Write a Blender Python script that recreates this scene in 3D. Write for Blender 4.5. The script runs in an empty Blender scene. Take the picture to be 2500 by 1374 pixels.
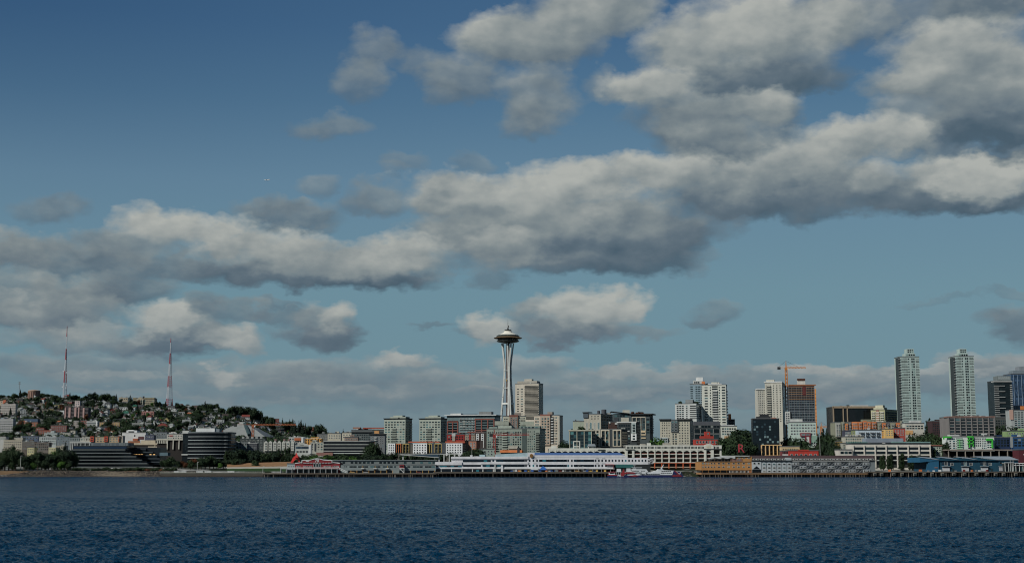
import bpy, math, random
from mathutils import Vector
R = random.Random(11)
S = bpy.context.scene
COL = S.collection
PI = math.pi

# ------------------------------------------------------------------ camera
F, CX, CY, HOR, CAMH = 3400.0, 1250.0, 687.0, 1130.0, 12.0
TILT = math.atan((HOR - CY) / F)
CT, ST = math.cos(TILT), math.sin(TILT)
cam = bpy.data.cameras.new('camera')
cam.sensor_width = 36.0
cam.lens = 36.0 * F / 2500.0
cam.clip_start, cam.clip_end = 1.0, 60000.0
camo = bpy.data.objects.new('camera', cam)
COL.objects.link(camo)
camo.location = (0, 0, CAMH)
camo.rotation_euler = (PI / 2 + TILT, 0, 0)
S.camera = camo

def ray(px, py):
    a, b = (px - CX) / F, (CY - py) / F
    return (a, CT - b * ST, ST + b * CT)

def at(px, py, Y):
    """the world point that stands Y metres out where the line of sight through a photo pixel passes"""
    d = ray(px, py)
    t = Y / d[1]
    return Vector((d[0] * t, Y, CAMH + d[2] * t))

def px_of(p):
    dz = p[2] - CAMH
    w = p[1] * CT + dz * ST
    return CX + F * p[0] / w

# ------------------------------------------------------------------ light and sky
SUN_EL, SUN_AZ = math.radians(38), math.radians(232)
sd = Vector((math.sin(SUN_AZ) * math.cos(SUN_EL), math.cos(SUN_AZ) * math.cos(SUN_EL), math.sin(SUN_EL)))
sl = bpy.data.lights.new('sun', 'SUN')
sl.energy, sl.angle, sl.color = 5.0, math.radians(0.6), (1.0, 0.955, 0.88)
so = bpy.data.objects.new('sun', sl)
COL.objects.link(so)
so.location = (-600, -600, 800)
so.rotation_euler = sd.to_track_quat('Z', 'Y').to_euler()
S.view_settings.view_transform = 'Standard'
S.view_settings.look = 'None'
S.view_settings.gamma = 1.0
S.view_settings.exposure = 0.0
S.view_settings.use_curve_mapping = False
S.cycles.filter_width = 1.05
S.cycles.adaptive_threshold = 0.02
S.cycles.adaptive_min_samples = 16

def lin(v):
    v /= 255.0
    return v / 12.92 if v <= 0.04045 else ((v + 0.055) / 1.055) ** 2.4

W = bpy.data.worlds.new('World')
S.world = W
W.use_nodes = True
W.cycles.sampling_method = 'NONE'      # the sky is smooth: bounced rays find it well enough
NT = W.node_tree
NT.nodes.clear()
def N(kind, **kw):
    n = NT.nodes.new(kind)
    for k, v in kw.items():
        setattr(n, k, v)
    return n
def L(a, b):
    NT.links.new(a, b)
def setin(sock, v):
    if isinstance(v, bpy.types.NodeSocket):
        L(v, sock)
    else:
        sock.default_value = v
def math_(op, a, b=None, c=None, clamp=False):
    n = N('ShaderNodeMath', operation=op, use_clamp=clamp)
    for i, v in enumerate((a, b, c)):
        if v is not None:
            setin(n.inputs[i], v)
    return n.outputs[0]
def vec_(op, a, b=None, c=None):
    n = N('ShaderNodeVectorMath', operation=op)
    for i, v in enumerate((a, b, c)):
        if v is not None:
            setin(n.inputs[i], v)
    return n.outputs['Value'] if op in ('DOT_PRODUCT', 'LENGTH') else n.outputs['Vector']
def noise(vec, scale, detail, rough=0.5, lac=2.0):
    n = N('ShaderNodeTexNoise')
    n.inputs['Scale'].default_value = scale
    n.inputs['Detail'].default_value = detail
    n.inputs['Roughness'].default_value = rough
    n.inputs['Lacunarity'].default_value = lac
    L(vec, n.inputs['Vector'])
    return n
def smooth(v, a, b, lo=0.0, hi=1.0):
    n = N('ShaderNodeMapRange', interpolation_type='SMOOTHSTEP')
    L(v, n.inputs[0])
    for i, x in enumerate((a, b, lo, hi)):
        n.inputs[i + 1].default_value = x
    return n.outputs[0]
def mixc(f, a, b):
    n = N('ShaderNodeMix', data_type='RGBA')
    setin(n.inputs[0], f)
    for s, v in ((n.inputs[6], a), (n.inputs[7], b)):
        if isinstance(v, tuple):
            s.default_value = tuple(v) + (1.0,)
        else:
            L(v, s)
    return n.outputs[2]
def rgb(r, g, b):
    return (lin(r), lin(g), lin(b))

tc = N('ShaderNodeTexCoord')
D3 = tc.outputs['Generated']
sep = N('ShaderNodeSeparateXYZ')
L(D3, sep.inputs[0])
az = math_('ARCTAN2', sep.outputs[0], sep.outputs[1])
el = math_('ARCSINE', sep.outputs[2])
K = 34.0
U, V = math_('MULTIPLY', az, K), math_('MULTIPLY', el, K)
cmb = N('ShaderNodeCombineXYZ')
L(U, cmb.inputs[0]); L(V, cmb.inputs[1])
UV = cmb.outputs[0]
# seen low over the horizon clouds are foreshortened: their noise is squeezed there
zlog = math_('LOGARITHM', math_('MAXIMUM', math_('ADD', V, 1.3), 0.4), math.e)
zn = math_('ADD', math_('MULTIPLY', V, 1.35), math_('MULTIPLY', zlog, 2.2))
sxy = vec_('MULTIPLY', D3, (K, K, 0.0))
cz = N('ShaderNodeCombineXYZ')
L(zn, cz.inputs[2])
D3s = vec_('ADD', sxy, cz.outputs[0])
# the sky itself
sky = N('ShaderNodeTexSky', sky_type='NISHITA')
sky.sun_disc = False
sky.sun_elevation, sky.sun_rotation = SUN_EL, SUN_AZ
sky.altitude, sky.air_density, sky.dust_density, sky.ozone_density = 0, 1.0, 0.4, 2.0
skyc = vec_('SCALE', sky.outputs[0]); skyc.node.inputs[3].default_value = 0.1
SKYTINT = N('ShaderNodeValToRGB')
L(math_('DIVIDE', V, 30.0, clamp=True), SKYTINT.inputs[0])
cr = SKYTINT.color_ramp
stops = [(0.0, rgb(95, 118, 130)), (0.06, rgb(102, 134, 147)), (0.135, rgb(103, 137, 151)), (0.225, rgb(96, 129, 151)),
         (0.29, rgb(76, 112, 140)), (0.35, rgb(62, 98, 132)), (0.5, rgb(42, 76, 112)), (1.0, rgb(26, 52, 90))]
while len(cr.elements) < len(stops):
    cr.elements.new(0.5)
for e, (p, c) in zip(cr.elements, stops):
    e.position, e.color = p, c + (1.0,)
base = mixc(0.93, skyc, SKYTINT.outputs[0])
# the west of the sky is deeper than the east
deep = smooth(U, -16.0, 2.0, 0.0, 1.0)
upper = smooth(V, 4.0, 13.0, 0.0, 1.0)
dk = math_('MULTIPLY', math_('SUBTRACT', 1.0, deep), upper)
base = mixc(math_('MULTIPLY', dk, 0.62), base, rgb(34, 68, 106))
# clouds: soft cells in sky angles (100 px of the photo = 1 unit), their outlines broken by two scales of noise
n1 = noise(D3s, 0.55, 4.0, 0.55)
n2 = noise(D3s, 1.9, 4.0, 0.55)
w1 = vec_('MULTIPLY_ADD', n1.outputs['Color'], (1.5, 1.0, 0.0), (-0.75, -0.5, 0.0))
w2 = vec_('MULTIPLY_ADD', n2.outputs['Color'], (0.55, 0.5, 0.0), (-0.275, -0.25, 0.0))
P = vec_('ADD', UV, vec_('ADD', w1, w2))
# (x, y, half width, half height, strength, tone); a strength below 0 clears the sky. Later ones lie in front.
CELLS = [
 # top centre and right
 (1085,235,60,45,.5,.42),(1120,190,130,75,.75,.45),(1300,105,190,70,.9,.55),(1250,80,190,70,1,.66),(1430,35,220,85,1,.66),(1530,20,90,70,.7,.55),(1500,70,110,45,.6,.5),
 (905,140,85,75,.6,.48),(890,200,75,55,.55,.46),(1015,160,70,60,.5,.48),(960,130,60,30,.3,.45),
 (1310,245,120,100,.75,.5),(1290,290,95,65,.7,.46),(1340,185,60,45,.45,.48),(1450,120,45,45,.45,.45),
 (2110,55,100,65,.65,.5),(2010,45,170,80,.95,.66),(1870,185,250,70,1,.22),(1690,120,170,95,.95,.7),(1830,70,230,110,1,.78),(1960,120,130,70,.8,.55),(1960,195,120,45,.8,.12),(1800,190,170,45,.7,.28),
 (1700,300,200,90,.85,.38),(1900,300,80,90,.75,.36),(1760,360,190,75,.85,.4),(1500,205,90,48,.6,.5),(1590,215,150,60,.9,.72),(1835,268,150,52,.9,.68),(1720,250,120,45,.6,.5),(1850,345,100,50,.5,.55),
 (2260,30,130,60,.7,.52),(2420,20,170,65,.9,.4),(2360,10,110,40,.4,.3),
 (2300,345,160,70,.8,.42),(2225,275,95,65,.75,.58),(2420,300,210,80,1,.16),(2420,165,190,140,1,.62),(2290,125,170,90,.95,.68),(2235,190,150,62,.9,.62),(2400,240,180,80,.8,.5),(2400,130,90,60,.6,.72),(2480,330,200,45,.9,.03),(2490,392,190,38,1,.04),
 # the long bank
 (700,532,180,46,.8,.36),(650,508,110,30,.5,.4),(912,482,92,52,.7,.45),(870,502,60,30,.4,.36),
 (2000,455,270,75,1,.34),(2250,480,270,58,1,.24),(2180,335,125,62,.95,.74),(2050,350,180,66,1,.76),(1945,400,150,66,1,.68),(2140,432,70,55,.75,.72),(2380,500,190,34,.9,.14),(2290,425,120,50,.85,.66),(2400,440,160,64,1,.86),(1960,512,150,40,.7,.16),
 (1800,490,230,65,1,.26),(1800,438,190,62,.9,.58),(1650,420,190,62,1,.72),(1560,400,100,50,.95,.78),
 (1600,565,230,75,1,.24),(1450,610,340,72,1,.18),(1560,645,180,42,.8,.06),(1380,650,200,38,.8,.16),(1480,530,230,75,.95,.5),(1250,545,300,85,1,.62),(1085,472,120,68,.85,.62),(1440,445,160,66,1,.74),(1200,480,200,72,.95,.68),(1340,465,200,76,1,.82),(1140,562,200,62,.8,.52),(1230,612,150,58,.85,.6),(1160,645,100,30,.5,.4),
 (620,664,210,44,.9,.24),(780,684,190,32,.9,.16),(950,684,150,32,.9,.16),(450,652,160,40,.8,.3),(300,650,120,45,.6,.36),
 (1050,648,80,40,.6,.5),(990,615,140,58,.95,.72),(850,640,180,58,.95,.7),(700,620,200,60,.95,.68),(345,602,120,50,.8,.62),(560,582,170,60,1,.78),(415,562,135,60,1,.86),
 # lower left
 (30,622,170,62,.85,.5),(150,640,200,50,.75,.42),(250,610,120,40,.6,.38),(60,702,180,50,.75,.42),(200,722,160,60,.85,.48),(335,702,120,48,.75,.28),(100,764,200,56,.85,.42),(20,752,85,45,.65,.6),(225,764,110,50,.7,.5),
 (150,822,210,38,.75,.58),(225,808,120,28,.6,.68),
 (350,834,120,38,.7,.3),(450,836,170,42,.95,.2),(480,800,100,42,.8,.46),(400,780,110,50,1,.84),(545,822,90,42,.85,.68),(582,842,58,28,.8,.78),
 (495,742,65,30,.6,.38),(565,762,120,28,.65,.34),(685,766,120,24,.65,.34),(690,741,60,9,.45,.32),
 (700,812,65,28,.45,.4),(790,814,115,46,1,.2),(825,828,70,26,.8,.08),(760,770,55,46,.75,.56),(832,772,58,40,.9,.74),
 # scraps
 (820,308,100,50,.6,.5),(755,318,70,24,.3,.42),(762,450,65,36,.5,.44),(140,512,100,40,.5,.34),(165,508,55,35,.35,.32),(980,398,60,26,.4,.42),(955,422,42,20,.35,.42),(1150,395,70,32,.4,.44),
 (1380,812,230,34,.9,.42),(1285,785,85,40,.7,.42),(1575,806,120,22,.6,.5),(1150,812,65,16,.4,.32),(1190,797,80,42,.95,.82),(1310,752,85,30,.8,.62),(1440,762,150,52,1,.84),(1530,748,70,50,1,.88),
 (1750,764,75,38,.5,.32),(1720,782,55,14,.35,.28),(1680,652,58,40,.38,.44),(1735,625,45,25,.32,.4),(1185,685,75,24,.55,.22),(1062,790,70,11,.5,.26),(2488,800,70,50,.8,.28),(2432,780,45,24,.42,.24),(2480,722,70,12,.32,.32),(2300,730,120,10,.25,.32),
 # far layers over the horizon
 (1700,950,900,54,.6,.44),(500,940,760,54,.6,.46),(1150,970,900,54,.55,.42),(2200,950,500,52,.6,.44),(1250,1035,1500,50,.35,.48),
 (900,905,320,42,.65,.5),(650,905,260,38,.6,.52),(250,882,260,36,.6,.5),(60,900,160,40,.6,.5),(330,914,130,16,.65,.78),(200,930,120,18,.5,.62),(540,912,62,28,.85,.84),(700,930,150,18,.5,.66),(1000,874,100,24,.9,.8),(1130,915,160,20,.5,.66),
 (1300,888,130,32,.75,.62),(1420,915,140,24,.55,.64),(1560,903,200,22,.8,.78),(1760,915,180,24,.55,.62),(1980,903,170,20,.85,.84),(2130,915,130,22,.6,.66),(2420,888,130,38,.85,.62),(2290,905,150,15,.8,.88),(420,965,200,16,.4,.66),(1500,962,260,15,.5,.68),(2060,958,200,16,.5,.68),(860,948,170,14,.5,.68),(1180,946,120,14,.5,.7),(1760,985,220,12,.4,.6),(260,968,120,12,.4,.64),(640,985,200,12,.4,.6),(1380,942,90,16,.5,.66),(1640,930,90,18,.5,.7),
]
nse = noise(D3s, 0.75, 5.0, 0.52)
n4 = noise(D3s, 2.6, 4.0, 0.55)
edge = math_('ADD', math_('MULTIPLY_ADD', nse.outputs[0], 1.5, -0.75), math_('MULTIPLY_ADD', n4.outputs[0], 0.55, -0.275))
WID = 0.42
edge_soft = math_('MINIMUM', math_('MULTIPLY_ADD', edge, 0.40 / WID, -0.12 / WID), -0.03)
acc = None
PK = P
for ci, (cx, cy, rx, ry, amp, tone) in enumerate(CELLS):
    if ci % 6 == 0 and acc:
        PK = vec_('MULTIPLY_ADD', acc, (0.0, 0.0, 1.0), P)   # adds nothing: it only makes the cells follow in turn
    d = Vector(ray(cx, cy)).normalized()
    a_, e_ = math.atan2(d.x, d.y) * K, math.asin(d.z) * K
    sx, sy = 90.0 / rx, 90.0 / ry
    q = vec_('MULTIPLY_ADD', PK, (sx, sy, 0.0), (-a_ * sx, -e_ * sy, 0.0))
    g = N('ShaderNodeTexGradient', gradient_type='SPHERICAL')
    L(q, g.inputs[0])
    al = math_('MULTIPLY_ADD', g.outputs['Fac'], 1.0 / WID, edge_soft, clamp=True)
    if amp < 0.84:
        al = math_('MULTIPLY', al, amp)
    slope = 0.30 if ry > 30 else 0.15
    t_ = vec_('MULTIPLY_ADD', q, (0.0, slope, 0.0), (1.0, tone + 0.03, 0.0))
    mx = N('ShaderNodeMix', data_type='VECTOR')
    L(al, mx.inputs[0])
    if acc:
        L(acc, mx.inputs[4])
    L(t_, mx.inputs[5])
    acc = mx.outputs[1]
# beyond the frame the same sort of broken cloud goes on all round
ng = noise(vec_('MULTIPLY', D3, (1.0, 1.0, 2.2)), 3.2, 6.0, 0.55)
outside = math_('MAXIMUM', smooth(math_('ABSOLUTE', U), 13.5, 16.0), smooth(V, 12.5, 15.0))
gd = math_('MULTIPLY', smooth(ng.outputs[0], 0.50, 0.70), outside)
gcv = N('ShaderNodeCombineXYZ')
L(gd, gcv.inputs[0]); L(math_('MULTIPLY', gd, 0.42), gcv.inputs[1])
acc = vec_('ADD', acc, gcv.outputs[0])
sa = N('ShaderNodeSeparateXYZ')
L(acc, sa.inputs[0])
cov = math_('MINIMUM', sa.outputs[0], 1.0)
tone = math_('DIVIDE', sa.outputs[1], math_('MAXIMUM', sa.outputs[0], 0.02))
# billows: the side of each swell towards the sun is lighter
off = vec_('ADD', D3s, (-0.25, 0.0, 0.34))
nsb = noise(off, 0.75, 3.0, 0.5)
bil = math_('SUBTRACT', nse.outputs[0], nsb.outputs[0])
tone2 = math_('ADD', math_('MULTIPLY_ADD', bil, 0.75, tone), math_('MULTIPLY_ADD', n4.outputs[0], 0.14, -0.07), clamp=True)
CR = N('ShaderNodeValToRGB')
L(tone2, CR.inputs[0])
cr = CR.color_ramp
stops = [(0.0, rgb(74, 93, 107)), (0.3, rgb(96, 111, 122)), (0.6, rgb(128, 138, 141)), (1.0, rgb(174, 177, 172))]
while len(cr.elements) < len(stops):
    cr.elements.new(0.5)
for e, (p, c) in zip(cr.elements, stops):
    e.position, e.color = p, c + (1.0,)
far = smooth(V, 1.0, 4.6, 0.40, 0.0)          # far, low cloud fades into the haze over the horizon
cloudc = mixc(far, CR.outputs[0], rgb(112, 126, 138))
final = mixc(math_('MULTIPLY', cov, 0.97), base, cloudc)
bg = N('ShaderNodeBackground')
L(final, bg.inputs[0])
bg.inputs[1].default_value = 1.0
out = N('ShaderNodeOutputWorld')
L(bg.outputs[0], out.inputs[0])

# ------------------------------------------------------------------ materials
MATS = {}
def c8(r, g, b, k=0.84):
    """base colour of a surface that shows as this sRGB value in the sun"""
    v = [lin(x) for x in (r, g, b)]
    y = 0.3 * v[0] + 0.6 * v[1] + 0.1 * v[2]
    return tuple(min(0.82, (x * 0.86 + y * 0.14) * k * t) for x, t in zip(v, (0.97, 1.0, 1.02)))
def mat(r, g, b, rough=0.8, spec=0.25, vary=0.16, metal=0.0, grain=0.22):
    key = (r, g, b, rough, spec, vary, metal)
    if key in MATS:
        return MATS[key]
    m = bpy.data.materials.new('paint_%d_%d_%d' % (r, g, b))
    m.use_nodes = True
    nt = m.node_tree
    p = nt.nodes['Principled BSDF']
    p.inputs['Roughness'].default_value = rough
    p.inputs['Specular IOR Level'].default_value = spec
    p.inputs['Metallic'].default_value = metal
    col = c8(r, g, b)
    if vary:
        tcn = nt.nodes.new('ShaderNodeTexCoord')
        mp = nt.nodes.new('ShaderNodeMapping')
        mp.inputs['Scale'].default_value = (1.0, 1.0, 0.35)
        nz = nt.nodes.new('ShaderNodeTexNoise')
        nz.inputs['Scale'].default_value = grain
        nz.inputs['Detail'].default_value = 5.0
        nz.inputs['Roughness'].default_value = 0.65
        mr = nt.nodes.new('ShaderNodeMapRange')
        mr.inputs[1].default_value, mr.inputs[2].default_value = 0.3, 0.7
        mr.inputs[3].default_value, mr.inputs[4].default_value = 1.0 - vary, 1.0 + vary * 0.7
        mx = nt.nodes.new('ShaderNodeVectorMath')
        mx.operation = 'SCALE'
        mx.inputs[0].default_value = col
        nt.links.new(tcn.outputs['Object'], mp.inputs[0])
        nt.links.new(mp.outputs[0], nz.inputs['Vector'])
        nt.links.new(nz.outputs['Fac'], mr.inputs[0])
        nt.links.new(mr.outputs[0], mx.inputs[3])
        nt.links.new(mx.outputs[0], p.inputs['Base Color'])
    else:
        p.inputs['Base Color'].default_value = col + (1,)
    MATS[key] = m
    return m
def glass(r, g, b, rough=0.12):
    return mat(r, g, b, rough, 0.5, 0.0)
G_DARK, G_MID, G_TEAL, G_PALE = glass(20, 30, 34), glass(40, 58, 62), glass(62, 98, 102), mat(122, 128, 122, 0.5)  # lighter teal panes carry reflections put into their colour, pale ones are blinds
G_NIGHT = glass(12, 18, 22)
WHITE, TRIM = mat(196, 198, 196), mat(176, 178, 174)
CONC = mat(130, 128, 120)
DARKMETAL = mat(38, 44, 48, 0.5)
ROOFGREY = mat(84, 88, 90)

# ------------------------------------------------------------------ mesh helpers
class MB:
    def __init__(s):
        s.v, s.f, s.m, s.mats = [], [], [], []
    def mi(s, m):
        if m not in s.mats:
            s.mats.append(m)
        return s.mats.index(m)
    def add(s, vs, fs, m):
        o, i = len(s.v), s.mi(m)
        s.v += vs
        for f in fs:
            s.f.append(tuple(o + k for k in f))
            s.m.append(i)
    def box(s, x0, x1, y0, y1, z0, z1, m):
        s.add([(x0, y0, z0), (x1, y0, z0), (x1, y1, z0), (x0, y1, z0), (x0, y0, z1), (x1, y0, z1), (x1, y1, z1), (x0, y1, z1)],
              [(0, 1, 5, 4), (1, 2, 6, 5), (2, 3, 7, 6), (3, 0, 4, 7), (4, 5, 6, 7), (3, 2, 1, 0)], m)
    def prism(s, pts, y0, y1, m):
        """an outline in x,z pushed from y0 to y1 (outline counter-clockwise seen from the front)"""
        n = len(pts)
        s.add([(x, y0, z) for x, z in pts] + [(x, y1, z) for x, z in pts],
              [tuple(range(n)), tuple(range(2 * n - 1, n - 1, -1))] + [((i + 1) % n, i, n + i, n + (i + 1) % n) for i in range(n)], m)
    def slab(s, pts, z0, z1, m):
        """a plan outline (x,y, counter-clockwise from above) between two heights"""
        n = len(pts)
        s.add([(x, y, z0) for x, y in pts] + [(x, y, z1) for x, y in pts],
              [tuple(range(n - 1, -1, -1)), tuple(range(n, 2 * n))] + [(i, (i + 1) % n, n + (i + 1) % n, n + i) for i in range(n)], m)
    def bar(s, a, b, w, m, w2=None):
        a, b = Vector(a), Vector(b)
        d = (b - a)
        if d.length < 1e-6:
            return
        d.normalize()
        u = d.cross(Vector((0, 0, 1))) if abs(d.z) < 0.95 else d.cross(Vector((1, 0, 0)))
        u.normalize()
        t = d.cross(u)
        w2 = w if w2 is None else w2
        vs = []
        for p, k in ((a, w), (b, w2)):
            for su, st in ((-1, -1), (1, -1), (1, 1), (-1, 1)):
                vs.append(tuple(p + u * (su * k / 2) + t * (st * k / 2)))
        s.add(vs, [(0, 1, 5, 4), (1, 2, 6, 5), (2, 3, 7, 6), (3, 0, 4, 7), (4, 5, 6, 7), (3, 2, 1, 0)], m)
    def lathe(s, prof, m, n=24, cx=0, cy=0):
        o, i = len(s.v), s.mi(m)
        for r, z in prof:
            for k in range(n):
                a = 2 * PI * k / n
                s.v.append((cx + r * math.cos(a), cy + r * math.sin(a), z))
        for j in range(len(prof) - 1):
            for k in range(n):
                k2 = (k + 1) % n
                s.f.append((o + j * n + k, o + j * n + k2, o + (j + 1) * n + k2, o + (j + 1) * n + k))
                s.m.append(i)
        s.f.append(tuple(o + k for k in range(n - 1, -1, -1))); s.m.append(i)
        s.f.append(tuple(o + (len(prof) - 1) * n + k for k in range(n))); s.m.append(i)
    def mesh(s, name):
        me = bpy.data.meshes.new(name)
        me.from_pydata(s.v, [], s.f)
        for m in s.mats:
            me.materials.append(m)
        me.polygons.foreach_set('material_index', s.m)
        me.update()
        return me
    def obj(s, name, parent=None, kind=None):
        return link(name, s.mesh(name), parent, kind)
def link(name, me, parent=None, kind=None):
    o = bpy.data.objects.new(name, me)
    COL.objects.link(o)
    if parent:
        o.parent = parent
    if kind:
        o['kind'] = kind
    return o
def tag(o, label, cat, group=None):
    o['label'], o['category'] = label, cat
    if group:
        o['group'] = group
    return o
def thing(name, label, cat, loc, rz=0.0, group=None):
    o = bpy.data.objects.new(name, None)
    COL.objects.link(o)
    o.location, o.rotation_euler = loc, (0, 0, rz)
    o.empty_display_size = 1.0
    return tag(o, label, cat, group)
def copy_tree(o, loc, rz=None, label=None, group=None, parent=None):
    c = o.copy()
    COL.objects.link(c)
    if parent:
        c.parent = parent
    else:
        c.location = loc
        if rz is not None:
            c.rotation_euler = (0, 0, rz)
        if label:
            c['label'] = label
        if group:
            c['group'] = group
    for ch in o.children:
        copy_tree(ch, None, parent=c)
    return c
PARTMESH = {}
def pane_mesh(w, h, frame, gl, bars=0):
    """one window: a frame standing proud of the wall, the glass set back inside it"""
    key = ('pane', round(w, 2), round(h, 2), frame, gl, bars)
    if key not in PARTMESH:
        b = MB()
        a, c = w / 2, h / 2
        if frame is None:
            b.add([(-a, -.06, -c), (a, -.06, -c), (a, -.06, c), (-a, -.06, c), (-a, .05, -c), (a, .05, -c), (a, .05, c), (-a, .05, c)],
                  [(0, 1, 2, 3), (1, 0, 4, 5), (2, 1, 5, 6), (3, 2, 6, 7), (0, 3, 7, 4)], gl)
        else:
            t = min(0.16, w * 0.1)
            b.box(-a, -a + t, -.16, .05, -c, c, frame); b.box(a - t, a, -.16, .05, -c, c, frame)
            b.box(-a + t, a - t, -.16, .05, c - t, c, frame); b.box(-a + t, a - t, -.2, .05, -c, -c + t, frame)
            b.box(-a + t, a - t, -.04, .05, -c + t, c - t, gl)
            for k in range(bars):
                x = -a + w * (k + 1) / (bars + 1)
                b.box(x - .06, x + .06, -.12, -.03, -c + t, c - t, frame)
        PARTMESH[key] = b.mesh('window')
    return PARTMESH[key]
def box_mesh(w, d, h, m):
    key = ('box', round(w, 2), round(d, 2), round(h, 2), m)
    if key not in PARTMESH:
        b = MB()
        b.box(-w / 2, w / 2, -d, 0.05, -h / 2, h / 2, m)
        PARTMESH[key] = b.mesh('piece')
    return PARTMESH[key]

# ------------------------------------------------------------------ the ground
def sstep(x, a, b):
    t = max(0.0, min(1.0, (x - a) / (b - a)))
    return t * t * (3 - 2 * t)
def lerp_tab(x, tab):
    if x <= tab[0][0]:
        return tab[0][1]
    for (a, u), (b, v) in zip(tab, tab[1:]):
        if x <= b:
            return u + (v - u) * (x - a) / (b - a)
    return tab[-1][1]
CREST = [(-1700, 122), (-1200, 132), (-993, 138), (-873, 139), (-730, 127), (-665, 121), (-595, 115), (-548, 110), (-484, 98), (-437, 82), (-389, 73), (-333, 63), (-278, 52), (-214, 40), (-100, 36), (3000, 36)]
def shore(X):
    return 1262 + 5 * math.sin(X / 47.0) + 3 * math.sin(X / 19.0 + 1)
def ground(X, Y):
    if Y < 1240:
        return -4.0
    hc = lerp_tab(X, CREST)
    sh = shore(X)
    if Y < sh:
        return -4.0 + max(0, (Y - 1240)) / (sh - 1240) * 4.0
    z = 4.6 * sstep(Y, sh, sh + 12)
    z += 3.0 * sstep(Y, sh + 25, sh + 120)
    up = max(0.0, min(1.0, (Y - 1420) / (2700 - 1420)))
    city = 30 * sstep(Y, 1400, 2100)
    z += max(city, (hc - 7) * up ** 0.85)
    if Y > 2700:
        z -= (z - 20) * sstep(Y, 2800, 4200)
    return z + 0.8 * math.sin(X / 31.0 + Y / 53.0) * sstep(Y, 1300, 1500)
def hit(px, py):
    """where the line of sight through a photo pixel meets the ground"""
    d = ray(px, py)
    Y = 1270.0
    while Y < 3600:
        t = Y / d[1]
        if CAMH + d[2] * t <= ground(d[0] * t, Y):
            break
        Y += 6
    t = Y / d[1]
    return Vector((d[0] * t, Y, ground(d[0] * t, Y)))
xs = [-9000, -6000, -4000, -3000, -2400, -2000] + [-1700 + 22 * i for i in range(int(3400 / 22) + 1)] + [2100, 2600, 3200, 4200, 6000, 9000]
ys = [1238, 1246, 1252] + [1256 + 3 * i for i in range(12)] + [1294 + 12 * i for i in range(18)] + [1510 + 22 * i for i in range(85)] + [3450, 3700, 4000, 4600, 6000, 9000, 14000, 24000]
gm = bpy.data.meshes.new('ground')
nx = len(xs)
gm.from_pydata([(x, y, ground(x, y)) for y in ys for x in xs], [],
               [(j * nx + i, j * nx + i + 1, (j + 1) * nx + i + 1, (j + 1) * nx + i) for j in range(len(ys) - 1) for i in range(nx - 1)])
def node_mat(name):
    m = bpy.data.materials.new(name)
    m.use_nodes = True
    return m, m.node_tree, m.node_tree.nodes['Principled BSDF']
m, nt, p = node_mat('ground_cover')
tcn = nt.nodes.new('ShaderNodeTexCoord')
n1_ = nt.nodes.new('ShaderNodeTexNoise'); n1_.inputs['Scale'].default_value = 0.05; n1_.inputs['Detail'].default_value = 8
rp = nt.nodes.new('ShaderNodeValToRGB')
for e, (pp, c) in zip([rp.color_ramp.elements[0], rp.color_ramp.elements[1], rp.color_ramp.elements.new(0.5)],
                      [(0.3, (0.012, 0.018, 0.009)), (0.85, (0.022, 0.024, 0.018)), (0.5, (0.014, 0.020, 0.011))]):
    e.position, e.color = pp, c + (1,)
nt.links.new(tcn.outputs['Object'], n1_.inputs['Vector']); nt.links.new(n1_.outputs['Fac'], rp.inputs[0]); nt.links.new(rp.outputs[0], p.inputs['Base Color'])
p.inputs['Roughness'].default_value = 0.95
p.inputs['Specular IOR Level'].default_value = 0.1
gm.materials.append(m)
for pl in gm.polygons:
    pl.use_smooth = True
link('ground', gm, None, 'structure')

# ------------------------------------------------------------------ the water: real waves near the camera, running on as one sheet
m, nt, p = node_mat('sea_water')
p.inputs['Base Color'].default_value = (0.001, 0.027, 0.064, 1)
p.inputs['Roughness'].default_value = 0.16
p.inputs['IOR'].default_value = 1.12
p.inputs['Specular Tint'].default_value = (0.62, 0.86, 1.0, 1)
tcn = nt.nodes.new('ShaderNodeTexCoord')
def wn(scale, stretch, det):
    mp = nt.nodes.new('ShaderNodeMapping')
    mp.inputs['Scale'].default_value = stretch
    mp.inputs['Rotation'].default_value = (0, 0, 0.12)
    n = nt.nodes.new('ShaderNodeTexNoise')
    n.inputs['Scale'].default_value, n.inputs['Detail'].default_value, n.inputs['Roughness'].default_value = scale, det, 0.6
    nt.links.new(tcn.outputs['Object'], mp.inputs[0]); nt.links.new(mp.outputs[0], n.inputs['Vector'])
    return n.outputs['Fac']
a1, a2, a3 = wn(0.55, (0.45, 1.0, 1), 6), wn(2.0, (0.55, 1.0, 1), 4), wn(0.012, (0.35, 1.0, 1), 4)
ad = nt.nodes.new('ShaderNodeMath'); ad.operation = 'MULTIPLY_ADD'
nt.links.new(a1, ad.inputs[0]); ad.inputs[1].default_value = 2.6
nt.links.new(a2, ad.inputs[2])
bp = nt.nodes.new('ShaderNodeBump')
bp.inputs['Strength'].default_value, bp.inputs['Distance'].default_value = 1.0, 1.9
nt.links.new(ad.outputs[0], bp.inputs['Height']); nt.links.new(bp.outputs[0], p.inputs['Normal'])
rr = nt.nodes.new('ShaderNodeMapRange')
nt.links.new(a3, rr.inputs[0])
for i, v in enumerate((0.35, 0.65, 0.10, 0.22)):
    rr.inputs[i + 1].default_value = v
nt.links.new(rr.outputs[0], p.inputs['Roughness'])
lanes = nt.nodes.new('ShaderNodeMapRange')      # lanes of wind: the ripples are finer and lower in some than in others
nt.links.new(a3, lanes.inputs[0])
for i, v in enumerate((0.36, 0.62, 0.7, 1.0)):
    lanes.inputs[i + 1].default_value = v
nt.links.new(lanes.outputs[0], bp.inputs['Strength'])
SEA = m
wv, wf = [], []
cols = 900
rowsY = []
y = 118.0
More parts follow.
